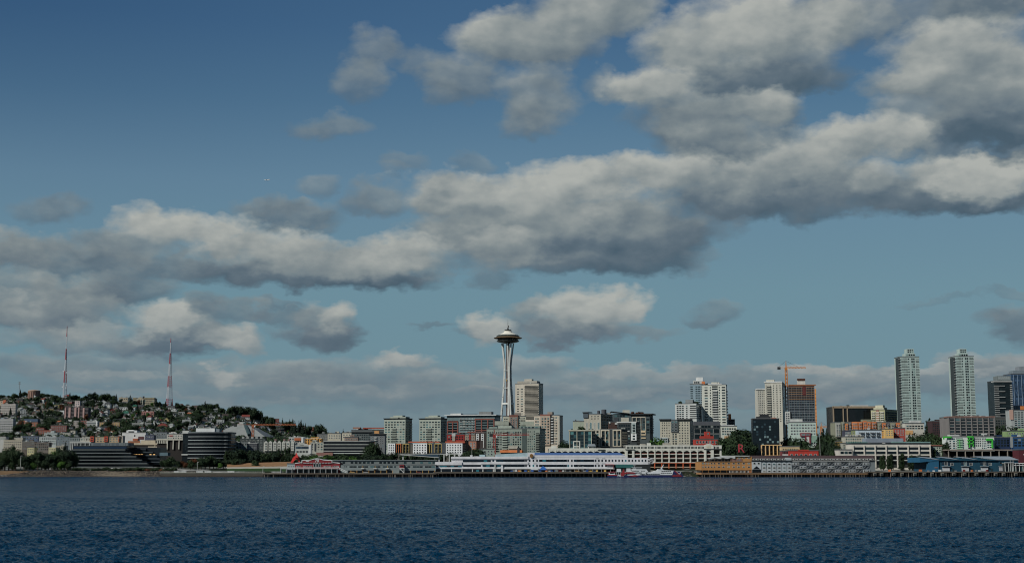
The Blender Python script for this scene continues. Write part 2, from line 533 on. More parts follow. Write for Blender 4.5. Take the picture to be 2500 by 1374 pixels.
while y < 620:
    rowsY.append(y)
    y += 0.48 * (y / 140.0) ** 1.15
rowsY += [660, 720, 800, 900, 1020, 1150, 1300]
waves = []
for k in range(26):
    lam = 0.95 * (1.19 ** (k % 13)) * R.uniform(.9, 1.1)
    ang = R.gauss(0.2, 0.75)
    waves.append((2 * PI / lam * math.sin(ang), 2 * PI / lam * math.cos(ang), R.uniform(0, 6.28), 0.040 * lam ** 0.30))
try:
    import numpy as np
    yy = np.array(rowsY)[:, None]
    uu = np.linspace(-1, 1, cols)[None, :]
    xx = uu * (yy * 0.40 + 8)
    zz = np.zeros_like(xx)
    for kx, ky, ph, amp in waves:
        mod = 0.5 + 0.5 * np.sin(xx * kx * 0.13 + yy * ky * 0.09 + ph * 3)
        s_ = np.sin(xx * kx + yy * ky + ph + 0.7 * np.sin(xx * ky * 0.21 - yy * kx * 0.17 + ph))
        zz += amp * (0.35 + mod) * (1 - np.abs(s_)) * 1.3
    zz -= zz.mean()
    zz *= np.clip((700 - yy) / 250, 0, 1)
    pts = np.stack([xx, np.broadcast_to(yy, xx.shape), zz], -1).reshape(-1, 3)
    nr = len(rowsY)
    ii = (np.arange(nr - 1)[:, None] * cols + np.arange(cols - 1)[None, :]).reshape(-1)
    quads = np.stack([ii, ii + 1, ii + cols + 1, ii + cols], -1)
    wv, wf = pts, quads
finally:
    pass
wm = bpy.data.meshes.new('water')
# the sheet beyond the waves on either side, behind the camera and up to the shore
extra = [(-30000, -4000, 0), (30000, -4000, 0), (30000, 1300, 0), (-30000, 1300, 0)]
y0, y1, hw0, hw1 = rowsY[0], rowsY[-1], rowsY[0] * .4 + 8, rowsY[-1] * .4 + 8
vs = [tuple(v) for v in wv.tolist()]
o_ = len(vs)
vs += extra + [(-30000, y0, 0), (30000, y0, 0)]
fs = [tuple(f) for f in wf.tolist()]
nr = len(rowsY)
fs += [(o_, o_ + 1, o_ + 5, cols - 1, 0, o_ + 4)]
fs += [tuple([o_ + 4] + [j * cols for j in range(nr)] + [o_ + 3]), tuple([o_ + 5, o_ + 2] + [j * cols + cols - 1 for j in range(nr - 1, -1, -1)])]
wm.from_pydata(vs, [], fs)
wm.materials.append(SEA)
wm.polygons.foreach_set('use_smooth', [True] * len(fs))
link('water', wm, None, 'structure')

# ------------------------------------------------------------------ buildings: one Empty each, its walls, roofs, windows, balconies are children
ALLB = []
class Bld:
    """local x runs along the front (left to right), y away from the water, z up from the ground; photo pixels on the front wall convert with X() and Z()"""
    def __init__(s, name, label, x0, xm, x1, ytop, Y, wall, th=None, depth=None, ybase=None, cat='building', group=None, wallname='wall', roof=ROOFGREY, parapet=0.8, plain=True):
        s.x0, s.xm, s.Y = x0, xm, Y
        if th is None:
            th = 22 if x1 > xm else 0
        th = math.radians(th)
        P_ = at(xm, ytop, Y)
        zt = P_.z
        lo, hi = 0.0, 4000.0
        for _ in range(60):
            w = (lo + hi) / 2
            q = (P_.x - w * math.cos(th), P_.y + w * math.sin(th), zt)
            if px_of(q) > x0:
                lo = w
            else:
                hi = w
        s.W = w
        if x1 > xm:
            lo, hi = 0.0, 400.0
            for _ in range(60):
                d = (lo + hi) / 2
                q = (P_.x + d * math.sin(th), P_.y + d * math.cos(th), zt)
                if px_of(q) < x1:
                    lo = d
                else:
                    hi = d
            s.D = min(d, 90)
        else:
            s.D = depth or min(max(12.0, s.W * 0.5), 30)
        if depth:
            s.D = depth
        bx, by = P_.x - s.W * math.cos(th), P_.y + s.W * math.sin(th)
        if ybase is None:
            z0 = min(ground(P_.x, P_.y), ground(bx, by)) - 0.5
        else:
            z0 = at(xm, ybase, Y).z
        s.z0, s.H = z0, zt - z0
        s.ytop = ytop
        s.ybase = ybase if ybase is not None else CY + F * (0)  # only used when given
        s.mpp = (at(0, ytop, Y).z - at(0, ytop + 100, Y).z) / 100.0
        s.root = thing(name, label, cat, (bx, by, z0), -th, group)
        s.wall = wall
        s.name = name
        ALLB.append(s)
        if plain:
            b = MB()
            b.box(0, s.W, 0, s.D, 0, s.H, wall)
            s.body = b.obj(wallname, s.root)
            b = MB()
            if parapet:
                b.box(-.25, s.W + .25, -.25, 0.35, s.H - .02, s.H + parapet, TRIM if roof is None else roof)
                b.box(-.25, s.W + .25, s.D - .35, s.D + .25, s.H - .02, s.H + parapet, TRIM if roof is None else roof)
                b.box(-.25, .35, .35, s.D - .35, s.H - .02, s.H + parapet, TRIM if roof is None else roof)
                b.box(s.W - .35, s.W + .25, .35, s.D - .35, s.H - .02, s.H + parapet, TRIM if roof is None else roof)
            b.box(.35, s.W - .35, .35, s.D - .35, s.H + .003, s.H + .25, ROOFGREY)
            b.obj('roof', s.root)
    def X(s, px):
        return (px - s.x0) / (s.xm - s.x0) * s.W
    def Z(s, py):
        return at(s.xm, py, s.Y).z - s.z0
    def part(s, name, mb, kind=None, parent=None):
        return mb.obj(name, parent or s.root, kind)
    def fbox(s, name, px0, px1, py0, py1, m, out=0.25, back=0.05, parent=None):
        """a slab on the front wall between photo pixels"""
        b = MB()
        b.box(s.X(px0), s.X(px1), -out, back, s.Z(py1), s.Z(py0), m)
        return b.obj(name, parent or s.root)
    def rbox(s, name, px0, px1, py0, py1, m, y0=0.0, y1=8.0, parent=None):
        """a block standing on the roof"""
        b = MB()
        b.box(s.X(px0), s.X(px1), y0, y1, s.Z(py1), s.Z(py0), m)
        return b.obj(name, parent or s.root)
    def _place(s, me, face, u, z, name, parent=None):
        o = link(name, me, parent or s.root)
        if face == 'F':
            o.location = (u, 0, z)
        else:
            o.location, o.rotation_euler = (s.W, u, z), (0, 0, PI / 2)
        return o
    def grid(s, px0, px1, py0, py1, nx, ny, fw=0.55, fh=0.5, frame=None, face='F', mix=(.62, .22, .12, .04), skip=0.0, out=0.0, name='window', bars=0, glasses=None, joined=None):
        """nx by ny windows over an area of the front (photo pixels) or of the right-hand side (0..1 of its depth)"""
        gl = glasses or [G_DARK, G_MID, G_TEAL, G_PALE]
        za, zb = s.Z(py1), s.Z(py0)
        if face == 'F':
            ua, ub = s.X(px0), s.X(px1)
        else:
            ua, ub = px0 * s.D, px1 * s.D
        cw, ch = (ub - ua) / nx, (zb - za) / ny
        w, h = cw * fw, ch * fh
        small = max(w, h) / s.mpp < 3.6 or nx * ny > 260
        if joined is not None:
            small = joined
        jb = MB()
        for j in range(ny):
            for i in range(nx):
                if R.random() < skip:
                    continue
                u, z = ua + cw * (i + .5), za + ch * (j + .5)
                g = R.choices(gl, mix[:len(gl)])[0]
                if small:
                    a, c = w / 2, h / 2
                    if face == 'F':
                        q = [(u - a, -.08, z - c), (u + a, -.08, z - c), (u + a, -.08, z + c), (u - a, -.08, z + c)]
                        q += [(x, .05, zz) for x, _, zz in q]
                    else:
                        q = [(s.W + .08, u - a, z - c), (s.W + .08, u + a, z - c), (s.W + .08, u + a, z + c), (s.W + .08, u - a, z + c)]
                        q += [(s.W - .05, yy, zz) for _, yy, zz in q]
                    jb.add(q, [(0, 1, 2, 3), (1, 0, 4, 5), (2, 1, 5, 6), (3, 2, 6, 7), (0, 3, 7, 4)], g)
                else:
                    o = s._place(pane_mesh(w, h, frame, g, bars), face, u, z, name)
                    if out:
                        o.location.y -= out
        if small and jb.v:
            jb.obj(name, s.root, 'stuff')
        return s
    def bands(s, px0, px1, rows, m, out=0.08, name='window_band', face='F', mull=0, mm=None):
        """long strips of glass; rows are (top, bottom) photo pixels"""
        for (ya, yb) in rows:
            b = MB()
            if face == 'F':
                x0, x1, z0, z1 = s.X(px0), s.X(px1), s.Z(yb), s.Z(ya)
                b.box(x0, x1, -out, .05, z0, z1, m)
                for k in range(1, mull):
                    x = x0 + (x1 - x0) * k / mull
                    b.box(x - .12, x + .12, -out - .08, -out + .02, z0, z1, mm or DARKMETAL)
            else:
                b.box(s.W - .05, s.W + out, px0 * s.D, px1 * s.D, s.Z(yb), s.Z(ya), m)
            b.obj(name, s.root)
        return s
    def balconies(s, px0, px1, py0, py1, n, m, out=1.5, face='F', rail=None, cols=1, gap=0.15, name='balcony'):
        za, zb = s.Z(py1), s.Z(py0)
        ua, ub = (s.X(px0), s.X(px1)) if face == 'F' else (px0 * s.D, px1 * s.D)
        cw, ch = (ub - ua) / cols, (zb - za) / n
        w = cw * (1 - gap)
        key = ('balc', round(w, 2), round(out, 2), m, rail)
        if key not in PARTMESH:
            b = MB()
            b.box(-w / 2, w / 2, -out, .05, -.12, .12, m)
            r = rail or m
            b.box(-w / 2, w / 2, -out - .05, -out + .06, .12, 1.15, r)
            b.box(-w / 2, -w / 2 + .08, -out + .06, 0.04, .12, 1.15, r)
            b.box(w / 2 - .08, w / 2, -out + .06, 0.04, .12, 1.15, r)
            PARTMESH[key] = b.mesh('balcony')
        for j in range(n):
            for i in range(cols):
                s._place(PARTMESH[key], face, ua + cw * (i + .5), za + ch * j + .2, name)
        return s
    def floors(s, py0, py1, n, m, out=0.25, h=0.5, name='floor_slab', px0=None, px1=None, side=True):
        """thin slabs that ring the front (and the right-hand side) at each storey"""
        za, zb = s.Z(py1), s.Z(py0)
        xa = s.X(px0) if px0 is not None else -out
        xb = s.X(px1) if px1 is not None else s.W + (out if side else 0)
        for j in range(n):
            z = za + (zb - za) * (j + .5) / n
            b = MB()
            b.box(xa, xb, -out, .06, z - h / 2, z + h / 2, m)
            if side and px1 is None:
                b.box(s.W - .06, s.W + out, .06, s.D, z - h / 2, z + h / 2, m)
            b.obj(name, s.root)
        return s
    def columns(s, px0, px1, py0, py1, n, wpx, m, out=0.35, name='column'):
        z0, z1 = s.Z(py1), s.Z(py0)
        me = box_mesh(wpx * s.mpp, out, z1 - z0, m)
        for i in range(n):
            u = s.X(px0) + (s.X(px1) - s.X(px0)) * (i / (n - 1) if n > 1 else .5)
            s._place(me, 'F', u, (z0 + z1) / 2, name)
        return s
    def roofstuff(s, n=3, m=None, hmax=2.6, big=True):
        """plant boxes, ducts and a lift housing on the roof"""
        if big and s.W > 12 and s.D > 8:
            b = MB()
            w = R.uniform(.18, .34) * s.W; x = R.uniform(.15, .8) * (s.W - w)
            b.box(x, x + w, s.D * .3, s.D * .75, s.H + .2, s.H + R.uniform(2.2, 3.6), m or s.wall)
            b.obj('penthouse', s.root)
        for _ in range(n):
            w = R.uniform(1.2, 3.4); x = R.uniform(1, max(1.1, s.W - w - 1)); y = R.uniform(.6, max(.7, s.D * .28))
            b = MB()
            h = R.uniform(.9, hmax)
            b.box(x, x + w, y, y + min(2.2, s.D * .3), s.H + .2, s.H + h, R.choice([ROOFGREY, TRIM, DARKMETAL, m or s.wall]))
            b.obj('roof_unit', s.root)
        return s

def hoods(name):
    return name

# ------------------------------------------------------------------ trees
def leaf_mat(name, c1, c2):
    m, nt, p = node_mat(name)
    oi = nt.nodes.new('ShaderNodeObjectInfo')
    tcn = nt.nodes.new('ShaderNodeTexCoord')
    nz = nt.nodes.new('ShaderNodeTexNoise'); nz.inputs['Scale'].default_value = 0.45; nz.inputs['Detail'].default_value = 3
    nt.links.new(tcn.outputs['Object'], nz.inputs['Vector'])
    ad = nt.nodes.new('ShaderNodeMath'); ad.operation = 'MULTIPLY_ADD'
    nt.links.new(oi.outputs['Random'], ad.inputs[0]); ad.inputs[1].default_value = 0.6
    nt.links.new(nz.outputs['Fac'], ad.inputs[2])
    mr = nt.nodes.new('ShaderNodeMapRange'); mr.inputs[1].default_value, mr.inputs[2].default_value = 0.35, 1.25
    nt.links.new(ad.outputs[0], mr.inputs[0])
    mx = nt.nodes.new('ShaderNodeMix'); mx.data_type = 'RGBA'
    nt.links.new(mr.outputs[0], mx.inputs[0])
    mx.inputs[6].default_value, mx.inputs[7].default_value = c1 + (1,), c2 + (1,)
    nt.links.new(mx.outputs[2], p.inputs['Base Color'])
    p.inputs['Roughness'].default_value = 0.8
    p.inputs['Specular IOR Level'].default_value = 0.15
    return m
LEAF = leaf_mat('broad_leaves', (0.006, 0.014, 0.009), (0.024, 0.044, 0.017))
NEED = leaf_mat('needles', (0.004, 0.010, 0.008), (0.012, 0.024, 0.014))
RUST = leaf_mat('rusty_leaves', (0.05, 0.02, 0.010), (0.10, 0.04, 0.018))
LIME = leaf_mat('bright_leaves', (0.025, 0.06, 0.014), (0.05, 0.11, 0.02))
BARK = mat(70, 60, 52)
def clumps(lobes, n, size, m, seed):
    """leaf clumps: small bent faces spread through the volume of several lobes"""
    r = random.Random(seed)
    b = MB()
    vols = [l[3] * l[4] * l[5] for l in lobes]
    for _ in range(n):
        cx, cy, cz, rx, ry, rz = r.choices(lobes, vols)[0]
        d = Vector((r.gauss(0, 1), r.gauss(0, 1), r.gauss(0, 1))).normalized()
        t = r.uniform(.55, 1.06)
        p = Vector((cx + d.x * rx * t, cy + d.y * ry * t, cz + d.z * rz * t))
        n_ = (d + Vector((r.uniform(-.7, .7), r.uniform(-.7, .7), r.uniform(-.4, .7)))).normalized()
        u = n_.cross(Vector((r.uniform(-1, 1), r.uniform(-1, 1), .3))).normalized()
        v = n_.cross(u)
        k = size * r.uniform(.6, 1.3)
        b.add([tuple(p - u * k), tuple(p - v * k * .7 + n_ * k * .25), tuple(p + u * k), tuple(p + v * k * .7 + n_ * k * .2)], [(0, 1, 2), (0, 2, 3)], m)
    # inner shade so that the crown is not see-through
    for cx, cy, cz, rx, ry, rz in lobes:
        o = len(b.v)
        i = b.mi(m)
        for ring, (zz, rr) in enumerate(((-.62, .32), (-.3, .6), (.15, .62), (.5, .42))):
            for k in range(7):
                a = 2 * PI * k / 7 + ring * .4
                q = r.uniform(.8, 1.12)
                b.v.append((cx + rx * rr * q * math.cos(a), cy + ry * rr * q * math.sin(a), cz + rz * zz))
        for ring in range(3):
            for k in range(7):
                b.f.append((o + ring * 7 + k, o + ring * 7 + (k + 1) % 7, o + ring * 7 + 7 + (k + 1) % 7, o + ring * 7 + 7 + k)); b.m.append(i)
        b.f.append(tuple(o + 21 + k for k in range(7))); b.m.append(i)
        b.f.append(tuple(o + k for k in range(6, -1, -1))); b.m.append(i)
    return b.mesh('crown')
def trunk_mesh(h, r0, limbs, seed):
    r = random.Random(seed)
    b = MB()
    b.bar((0, 0, -.5), (r.uniform(-.2, .2), 0, h * .55), r0 * 2, BARK, r0 * 1.2)
    for k in range(limbs):
        a = 2 * PI * k / limbs + r.random()
        z = h * r.uniform(.35, .6)
        b.bar((0, 0, z), (math.cos(a) * h * .22, math.sin(a) * h * .22, z + h * .22), r0 * .9, BARK, r0 * .3)
    return b.mesh('trunk')
TREES = {}
def tree_kind(kind, k):
    key = (kind, k)
    if key in TREES:
        return TREES[key]
    r = random.Random(hash((len(kind), k)) & 0xffff)
    if kind in ('broad', 'rust', 'lime'):
        h = 10.0
        lobes = [(0, 0, h * .55, h * .30, h * .30, h * .38)]
        for q in range(6):
            a = 2 * PI * q / 6 + r.random()
            lobes.append((math.cos(a) * h * .24, math.sin(a) * h * .24, h * (.34 + .075 * q), h * r.uniform(.17, .25), h * r.uniform(.17, .25), h * r.uniform(.15, .23)))
        cm = clumps(lobes, 1150, .40, {'broad': LEAF, 'rust': RUST, 'lime': LIME}[kind], k * 7 + 1)
        tm = trunk_mesh(h, .3, 5, k)
    elif kind == 'fir':
        h = 12.0
        lobes = []
        for q in range(7):
            t = q / 6
            rr = h * .23 * (1 - t) ** .85 + .35
            lobes.append((r.uniform(-.2, .2), r.uniform(-.2, .2), h * (.18 + .78 * t), rr, rr, h * .11))
        cm = clumps(lobes, 800, .42, NEED, k * 5 + 3)
        tm = trunk_mesh(h, .28, 3, k)
    elif kind == 'column':
        h = 12.0
        lobes = [(r.uniform(-.2, .2), r.uniform(-.2, .2), h * (.2 + .13 * q), h * .11 * (1.1 if q < 4 else .8), h * .11, h * .14) for q in range(6)]
        cm = clumps(lobes, 800, .36, LEAF, k * 3 + 2)
        tm = trunk_mesh(h, .2, 3, k)
    else:   # bush
        h = 4.0
        lobes = [(r.uniform(-1.6, 1.6), r.uniform(-1, 1), r.uniform(.9, 1.8), 1.3, 1.2, 1.2) for q in range(5)]
        cm = clumps(lobes, 300, .42, LEAF if kind == 'bush' else RUST, k * 3 + 9)
        tm = trunk_mesh(h, .12, 3, k)
    TREES[key] = (cm, tm, h)
    return TREES[key]
NTREE = [0]
TREENAME = {'broad': 'broadleaf_tree', 'fir': 'conifer_tree', 'column': 'columnar_tree', 'rust': 'autumn_tree', 'lime': 'broadleaf_tree', 'bush': 'bush', 'rustbush': 'bush'}
def tree(kind, loc, h, label, group=None, wide=1.0):
    cm, tm, h0 = tree_kind(kind, R.randrange(4))
    s = h / h0
    t = thing(TREENAME[kind], label, 'bush' if 'bush' in kind else 'tree', loc, R.uniform(0, 6.28), group)
    t.scale = (s * wide, s * wide, s)
    link('crown', cm, t)
    link('trunk', tm, t)
    NTREE[0] += 1
    return t
def tree_px(kind, px, ytop, Y, label, group=None, wide=1.0, zb=None):
    """a tree whose top shows at a photo pixel and whose foot stands on the ground Y metres out"""
    p = at(px, ytop, Y)
    g = ground(p.x, Y) if zb is None else zb
    return tree(kind, (p.x, Y, g), max(2.5, p.z - g), label, group, wide)

# ------------------------------------------------------------------ the observation tower
MINT, MINT2 = mat(142, 150, 138), mat(104, 112, 104)
BEIGE, CREAM = mat(152, 147, 134), mat(178, 175, 160)
BRICK, REDB = mat(104, 52, 42), mat(150, 40, 30)
SLATE, DKGREY = mat(64, 70, 76), mat(44, 48, 50)
TAN, ORANGE = mat(176, 140, 96), mat(196, 108, 46)
GREYB = mat(112, 116, 116)
def needle():
    Y = 2250.0
    sc = (at(1240, 900, Y).z - at(1240, 910, Y).z) / 10.0
    cx = at(1240, 900, Y).x
    g = ground(cx, Y)
    t = thing('observation_tower', 'tall white observation tower with a saucer top and a spire', 'tower', (cx, Y, g - 1))
    Zp = lambda py: at(1240, py, Y).z - g + 1
    cream, dark, white = mat(206, 202, 188, 0.6), mat(40, 44, 44, 0.4), mat(202, 204, 198, 0.55)
    gold = mat(120, 96, 66, 0.6)
    # core with the lift shafts
    b = MB()
    for (dx, dy) in ((-1.4, -.9), (1.4, -.9), (0, 1.4)):
        b.bar((dx, dy, 0), (dx, dy, Zp(835)), 2.5, mat(84, 60, 48))
    b.obj('core', t)
    for k, (dx, c) in enumerate(((-2.4, ORANGE), (1.2, ORANGE))):
        b = MB()
        b.box(dx - .9, dx + .9, -3.1, -2.1, Zp(930 + 40 * k), Zp(925 + 40 * k), mat(190, 150, 70))
        b.obj('elevator_car', t)
    # three pairs of legs that pinch in at the waist and flare out
    zb, zw, zt = 0.0, Zp(905), Zp(838)
    prof = [(0.0, 14.5), (Zp(1020), 11.3), (Zp(985), 9.4), (Zp(950), 7.4), (Zp(920), 6.2), (Zp(895), 5.7), (Zp(875), 6.7), (Zp(855), 8.2), (zt, 9.4)]
    for k in range(3):
        a = math.radians(-90 + 12 + 120 * k)
        er, et = Vector((math.cos(a), math.sin(a), 0)), Vector((-math.sin(a), math.cos(a), 0))
        b = MB()
        for sgn in (-1, 1):
            for (z0, r0), (z1, r1) in zip(prof, prof[1:]):
                gap0 = 0.55 + 2.4 * max(0, (z0 - zw) / (zt - zw)) ** 1.2 + 2.6 * max(0, (Zp(930) - z0) / Zp(930)) if z0 != zw else .55
                gap1 = 0.55 + 2.4 * max(0, (z1 - zw) / (zt - zw)) ** 1.2 + 2.6 * max(0, (Zp(930) - z1) / Zp(930))
                b.bar(er * r0 + et * (sgn * gap0) + Vector((0, 0, z0)), er * r1 + et * (sgn * gap1) + Vector((0, 0, z1)), 2.3, white)
        for zz in (Zp(1000), Zp(968), Zp(945), Zp(1015)):
            r0 = [p for p in prof if p[0] <= zz][-1][1]
            r0 = prof[0][1] + (6.2 - prof[0][1]) * zz / Zp(920)
            b.bar(er * r0 - et * 3.0 + Vector((0, 0, zz)), er * r0 + et * 3.0 + Vector((0, 0, zz)), .7, white)
        b.obj('leg', t)
    # the platform that ties the legs low down
    b = MB()
    b.lathe([(8.8, Zp(988)), (9.6, Zp(987)), (9.6, Zp(983.5)), (8.4, Zp(983))], white, 18)
    b.obj('skyline_platform', t)
    for z, r in ((Zp(925), 5.4), (Zp(948), 6.2), (Zp(905), 5.2)):
        b = MB()
        b.lathe([(r, z - .4), (r + .5, z), (r, z + .4)], white, 12)
        b.obj('ring_brace', t)
    # saucer
    b = MB()
    b.lathe([(4, Zp(838.5)), (9, Zp(837)), (15.5, Zp(834.8)), (18.3, Zp(833.4)), (18.4, Zp(832.6)), (16.8, Zp(832)), (16.2, Zp(831.8))], mat(66, 70, 68, .5), 48)
    b.obj('lower_rim', t)
    b = MB()
    b.lathe([(16.2, Zp(832)), (16.6, Zp(828.5)), (17.5, Zp(827)), (17.0, Zp(826.6))], glass(22, 28, 30), 48)
    b.obj('restaurant_glazing', t)
    b = MB()
    for k in range(48):
        a = 2 * PI * k / 48
        b.bar((16.5 * math.cos(a), 16.5 * math.sin(a), Zp(832.6)), (17.2 * math.cos(a), 17.2 * math.sin(a), Zp(830.6)), .42, TRIM)
    b.obj('louvre', t, 'stuff')
    b = MB()
    b.lathe([(16.8, Zp(827)), (22.2, Zp(826)), (23.1, Zp(825.2)), (21.8, Zp(824.3)), (18.6, Zp(822.8))], gold, 48)
    b.obj('halo', t)
    b = MB()
    b.lathe([(18.6, Zp(823)), (18.9, Zp(820.6)), (18.3, Zp(820.4)), (16.6, Zp(818.4)), (16.4, Zp(818))], mat(58, 64, 60, .4), 48)
    b.obj('observation_deck', t)
    b = MB()
    b.lathe([(16.9, Zp(818.6)), (14.5, Zp(817.2)), (10.5, Zp(814.5)), (7.4, Zp(811.6)), (6.3, Zp(809.8)), (6.6, Zp(808.4)), (5.6, Zp(807.6))], cream, 48)
    b.obj('dome_roof', t)
    b = MB()
    b.lathe([(5.4, Zp(807.8)), (5.6, Zp(805.4)), (5.0, Zp(805))], dark, 32)
    b.obj('crown_ring', t)
    b = MB()
    b.lathe([(2.2, Zp(805.2)), (1.2, Zp(802.5)), (1.0, Zp(800))], dark, 16)
    b.bar((0, 0, Zp(801)), (0, 0, Zp(793)), 1.2, mat(120, 118, 112), .7)
    b.bar((0, 0, Zp(793)), (0, 0, Zp(780)), .7, dark, .3)
    b.obj('spire', t)
    b = MB()
    b.add([(0.2, -.1, Zp(799.5)), (1.9, -.4, Zp(798.6)), (1.5, -.3, Zp(795.4)), (0.2, -.1, Zp(793.4))], [(0, 1, 2, 3)], DKGREY)
    b.obj('flag', t)
needle()

# ------------------------------------------------------------------ towers and blocks, from the centre to the right
b = Bld('concrete_tower', 'concrete apartment tower with deep balconies just right of the observation tower', 1258, 1315, 1326, 936, 2000, mat(176, 168, 152), th=20)
b.grid(1260, 1279, 946, 1024, 2, 13, .55, .36, joined=False)
b.bands(1281, 1314, [(940.4 + 5.6 * k, 944.8 + 5.6 * k) for k in range(15)], G_NIGHT)
b.floors(940, 1024, 15, mat(178, 170, 154), out=1.3, h=.55, name='balcony', px0=1280, px1=1315)
b.grid(.15, .9, 942, 1024, 3, 14, .6, .5, face='R')
b.rbox('penthouse', 1262, 1310, 929, 935, mat(150, 146, 134), 2, 16); b.rbox('lift_housing', 1278, 1296, 924, 929, mat(168, 162, 148), 4, 12)
b.roofstuff(3, big=False)

b = Bld('glass_brick_block', 'glass and brick apartment block with a flat overhanging white roof left of the observation tower', 1091, 1208, 1222, 1014, 1800, mat(92, 112, 114), th=14)
b.grid(1122, 1160, 1018, 1072, 5, 9, .62, .62, WHITE, mix=(.25, .35, .3, .1), joined=False)
for (xa, xb) in ((1093, 1118), (1161, 1206)):
    b.bands(xa, xb, [(1026 + 6.2 * k, 1030 + 6.2 * k) for k in range(7)], G_NIGHT)
    n = 3 if xb - xa < 30 else 4
    b.columns(xa, xb, 1021 if xa > 1100 else 1027, 1078, n, 2.6, mat(122, 66, 54), .5, 'brick_pier')
    b.fbox('brick_beam', xa - 1, xb + 1, 1021 if xa > 1100 else 1027, 1024 if xa > 1100 else 1029.5, mat(122, 66, 54), .6)
    b.fbox('brick_beam', xa - 1, xb + 1, 1049, 1051, mat(122, 66, 54), .6)
b.grid(.1, .95, 1018, 1074, 4, 9, .6, .6, face='R')
b.floors(1020, 1070, 8, TRIM, out=1.2, h=.25, name='balcony', px0=1122, px1=1160)
m_ = MB(); m_.box(-2.5, b.W + 2.5, -2.5, b.D, b.H + .3, b.H + 1.2, WHITE); b.part('overhanging_roof', m_)
b.rbox('penthouse', 1098, 1124, 1007.5, 1013, TRIM, 3, 14); b.rbox('penthouse', 1168, 1198, 1004, 1013, GREYB, 3, 14); b.rbox('roof_fence', 1126, 1164, 1010, 1013, DKGREY, 3, 4)

for i, (xa, xm, xb, lab) in enumerate(((938, 990, 1006, 'pale green apartment tower with a dark right side, left one of a pair'), (1024, 1076, 1091, 'pale green apartment tower with a dark right side, right one of a pair'))):
    b = Bld('mint_tower', lab, xa, xm, xb, 1023, 1750, MINT, th=22, group='pair of pale green towers')
    b.grid(xa + 1, xm - 1, 1027, 1098, 7, 12, .66, .5, mix=(.28, .32, .2, .2), joined=False)
    b.balconies(xa + 19, xa + 31, 1042, 1094, 9, MINT2, 1.2)
    b.grid(.06, .94, 1027, 1096, 4, 12, .6, .5, face='R', mix=(.7, .2, .06, .04))
    b.balconies(.62, .95, 1030, 1090, 10, TRIM, 1.3, face='R')
    m_ = MB(); m_.box(-1.2, b.W + 1.2, -1.2, b.D + .5, b.H + .85, b.H + 1.5, DKGREY); b.part('roof_edge', m_)
    b.rbox('penthouse', xa + 11, xm - 2, 1016.5, 1022, MINT, 3, 14); b.rbox('lift_housing', xa + 19, xa + 41, 1013, 1016.5, mat(150, 158, 146), 4, 12)
    b.roofstuff(3, big=False)

b = Bld('green_apartment_block', 'wide grey green apartment block with stacked balconies below the observation tower', 1188, 1318, 1331, 1046, 1580, mat(122, 132, 122), th=16)
b.grid(1190, 1199, 1052, 1104, 2, 9, .7, .62, joined=False, mix=(.3, .3, .2, .2)); b.grid(1200, 1208, 1052, 1104, 2, 9, .75, .6, joined=False, mix=(.2, .3, .25, .25))
b.grid(1210, 1226, 1052, 1104, 3, 9, .6, .55, joined=False, mix=(.5, .2, .1, .2)); b.grid(1240, 1274, 1052, 1104, 6, 9, .62, .58, joined=False, mix=(.3, .28, .16, .26))
b.bands(1227, 1239, [(1053 + 5.8 * k, 1056.5 + 5.8 * k) for k in range(9)], G_NIGHT); b.floors(1050, 1104, 9, mat(150, 160, 148), out=1.4, h=.9, name='balcony', px0=1226.5, px1=1239.5)
b.bands(1210, 1216, [(1064 + 5.8 * k, 1068 + 5.8 * k) for k in range(7)], G_NIGHT)
b.fbox('dark_recess', 1275, 1286, 1046, 1104, mat(62, 76, 74), .3)
b.grid(1287, 1307, 1050, 1104, 4, 9, .5, .5, joined=False, mix=(.4, .3, .1, .2)); b.balconies(1308, 1317, 1056, 1100, 8, MINT2, 1.3); b.bands(1308, 1317, [(1056.5 + 5.4 * k, 1060 + 5.4 * k) for k in range(8)], G_NIGHT)
b.grid(.08, .92, 1050, 1100, 4, 9, .55, .5, face='R', mix=(.8, .2, 0, 0))
b.rbox('penthouse', 1215, 1248, 1038, 1046, mat(142, 152, 140), 2, 10); b.rbox('penthouse', 1192, 1212, 1040, 1046, mat(110, 126, 118), 4, 10); b.rbox('penthouse', 1266, 1316, 1039, 1046, mat(104, 122, 114), 4, 10)
b.grid(1268, 1312, 1040, 1045, 5, 1, .6, .6, out=-4)
b.fbox('entrance_bay', 1242, 1265, 1088, 1095, BEIGE, 1.2); b.fbox('timber_scaffold', 1222, 1276, 1098, 1104, ORANGE, 1.6); b.fbox('entrance_stone', 1264, 1270, 1092, 1104, DKGREY, 1.8)

b = Bld('beige_apartment_block', 'beige apartment block with a curved brown roofline behind the grey green block', 1228, 1284, 1284, 1016, 1760, mat(170, 168, 150), th=0, depth=16)
b.grid(1230, 1240, 1020, 1040, 2, 4, .6, .55, joined=False); b.grid(1256, 1282, 1018, 1046, 5, 5, .6, .6, joined=False, mix=(.3, .3, .3, .1))
b.fbox('brown_bay', 1244, 1264, 1015, 1045, mat(132, 104, 88), 1.4); 
b.grid(1245, 1263, 1018, 1044, 3, 5, .66, .7, WHITE, joined=False, mix=(.2, .3, .4, .1), out=1.4)
b.rbox('curved_cornice', 1243, 1265, 1012.5, 1016, mat(120, 72, 60), -1.6, 8); b.rbox('lift_housing', 1256, 1272, 1007, 1014, mat(128, 120, 110), 5, 12)
b.rbox('penthouse', 1208, 1242, 1028, 1038, mat(150, 156, 142), -8, 0); b.rbox('penthouse', 1270, 1310, 1029, 1038, mat(148, 156, 142), -10, -2)

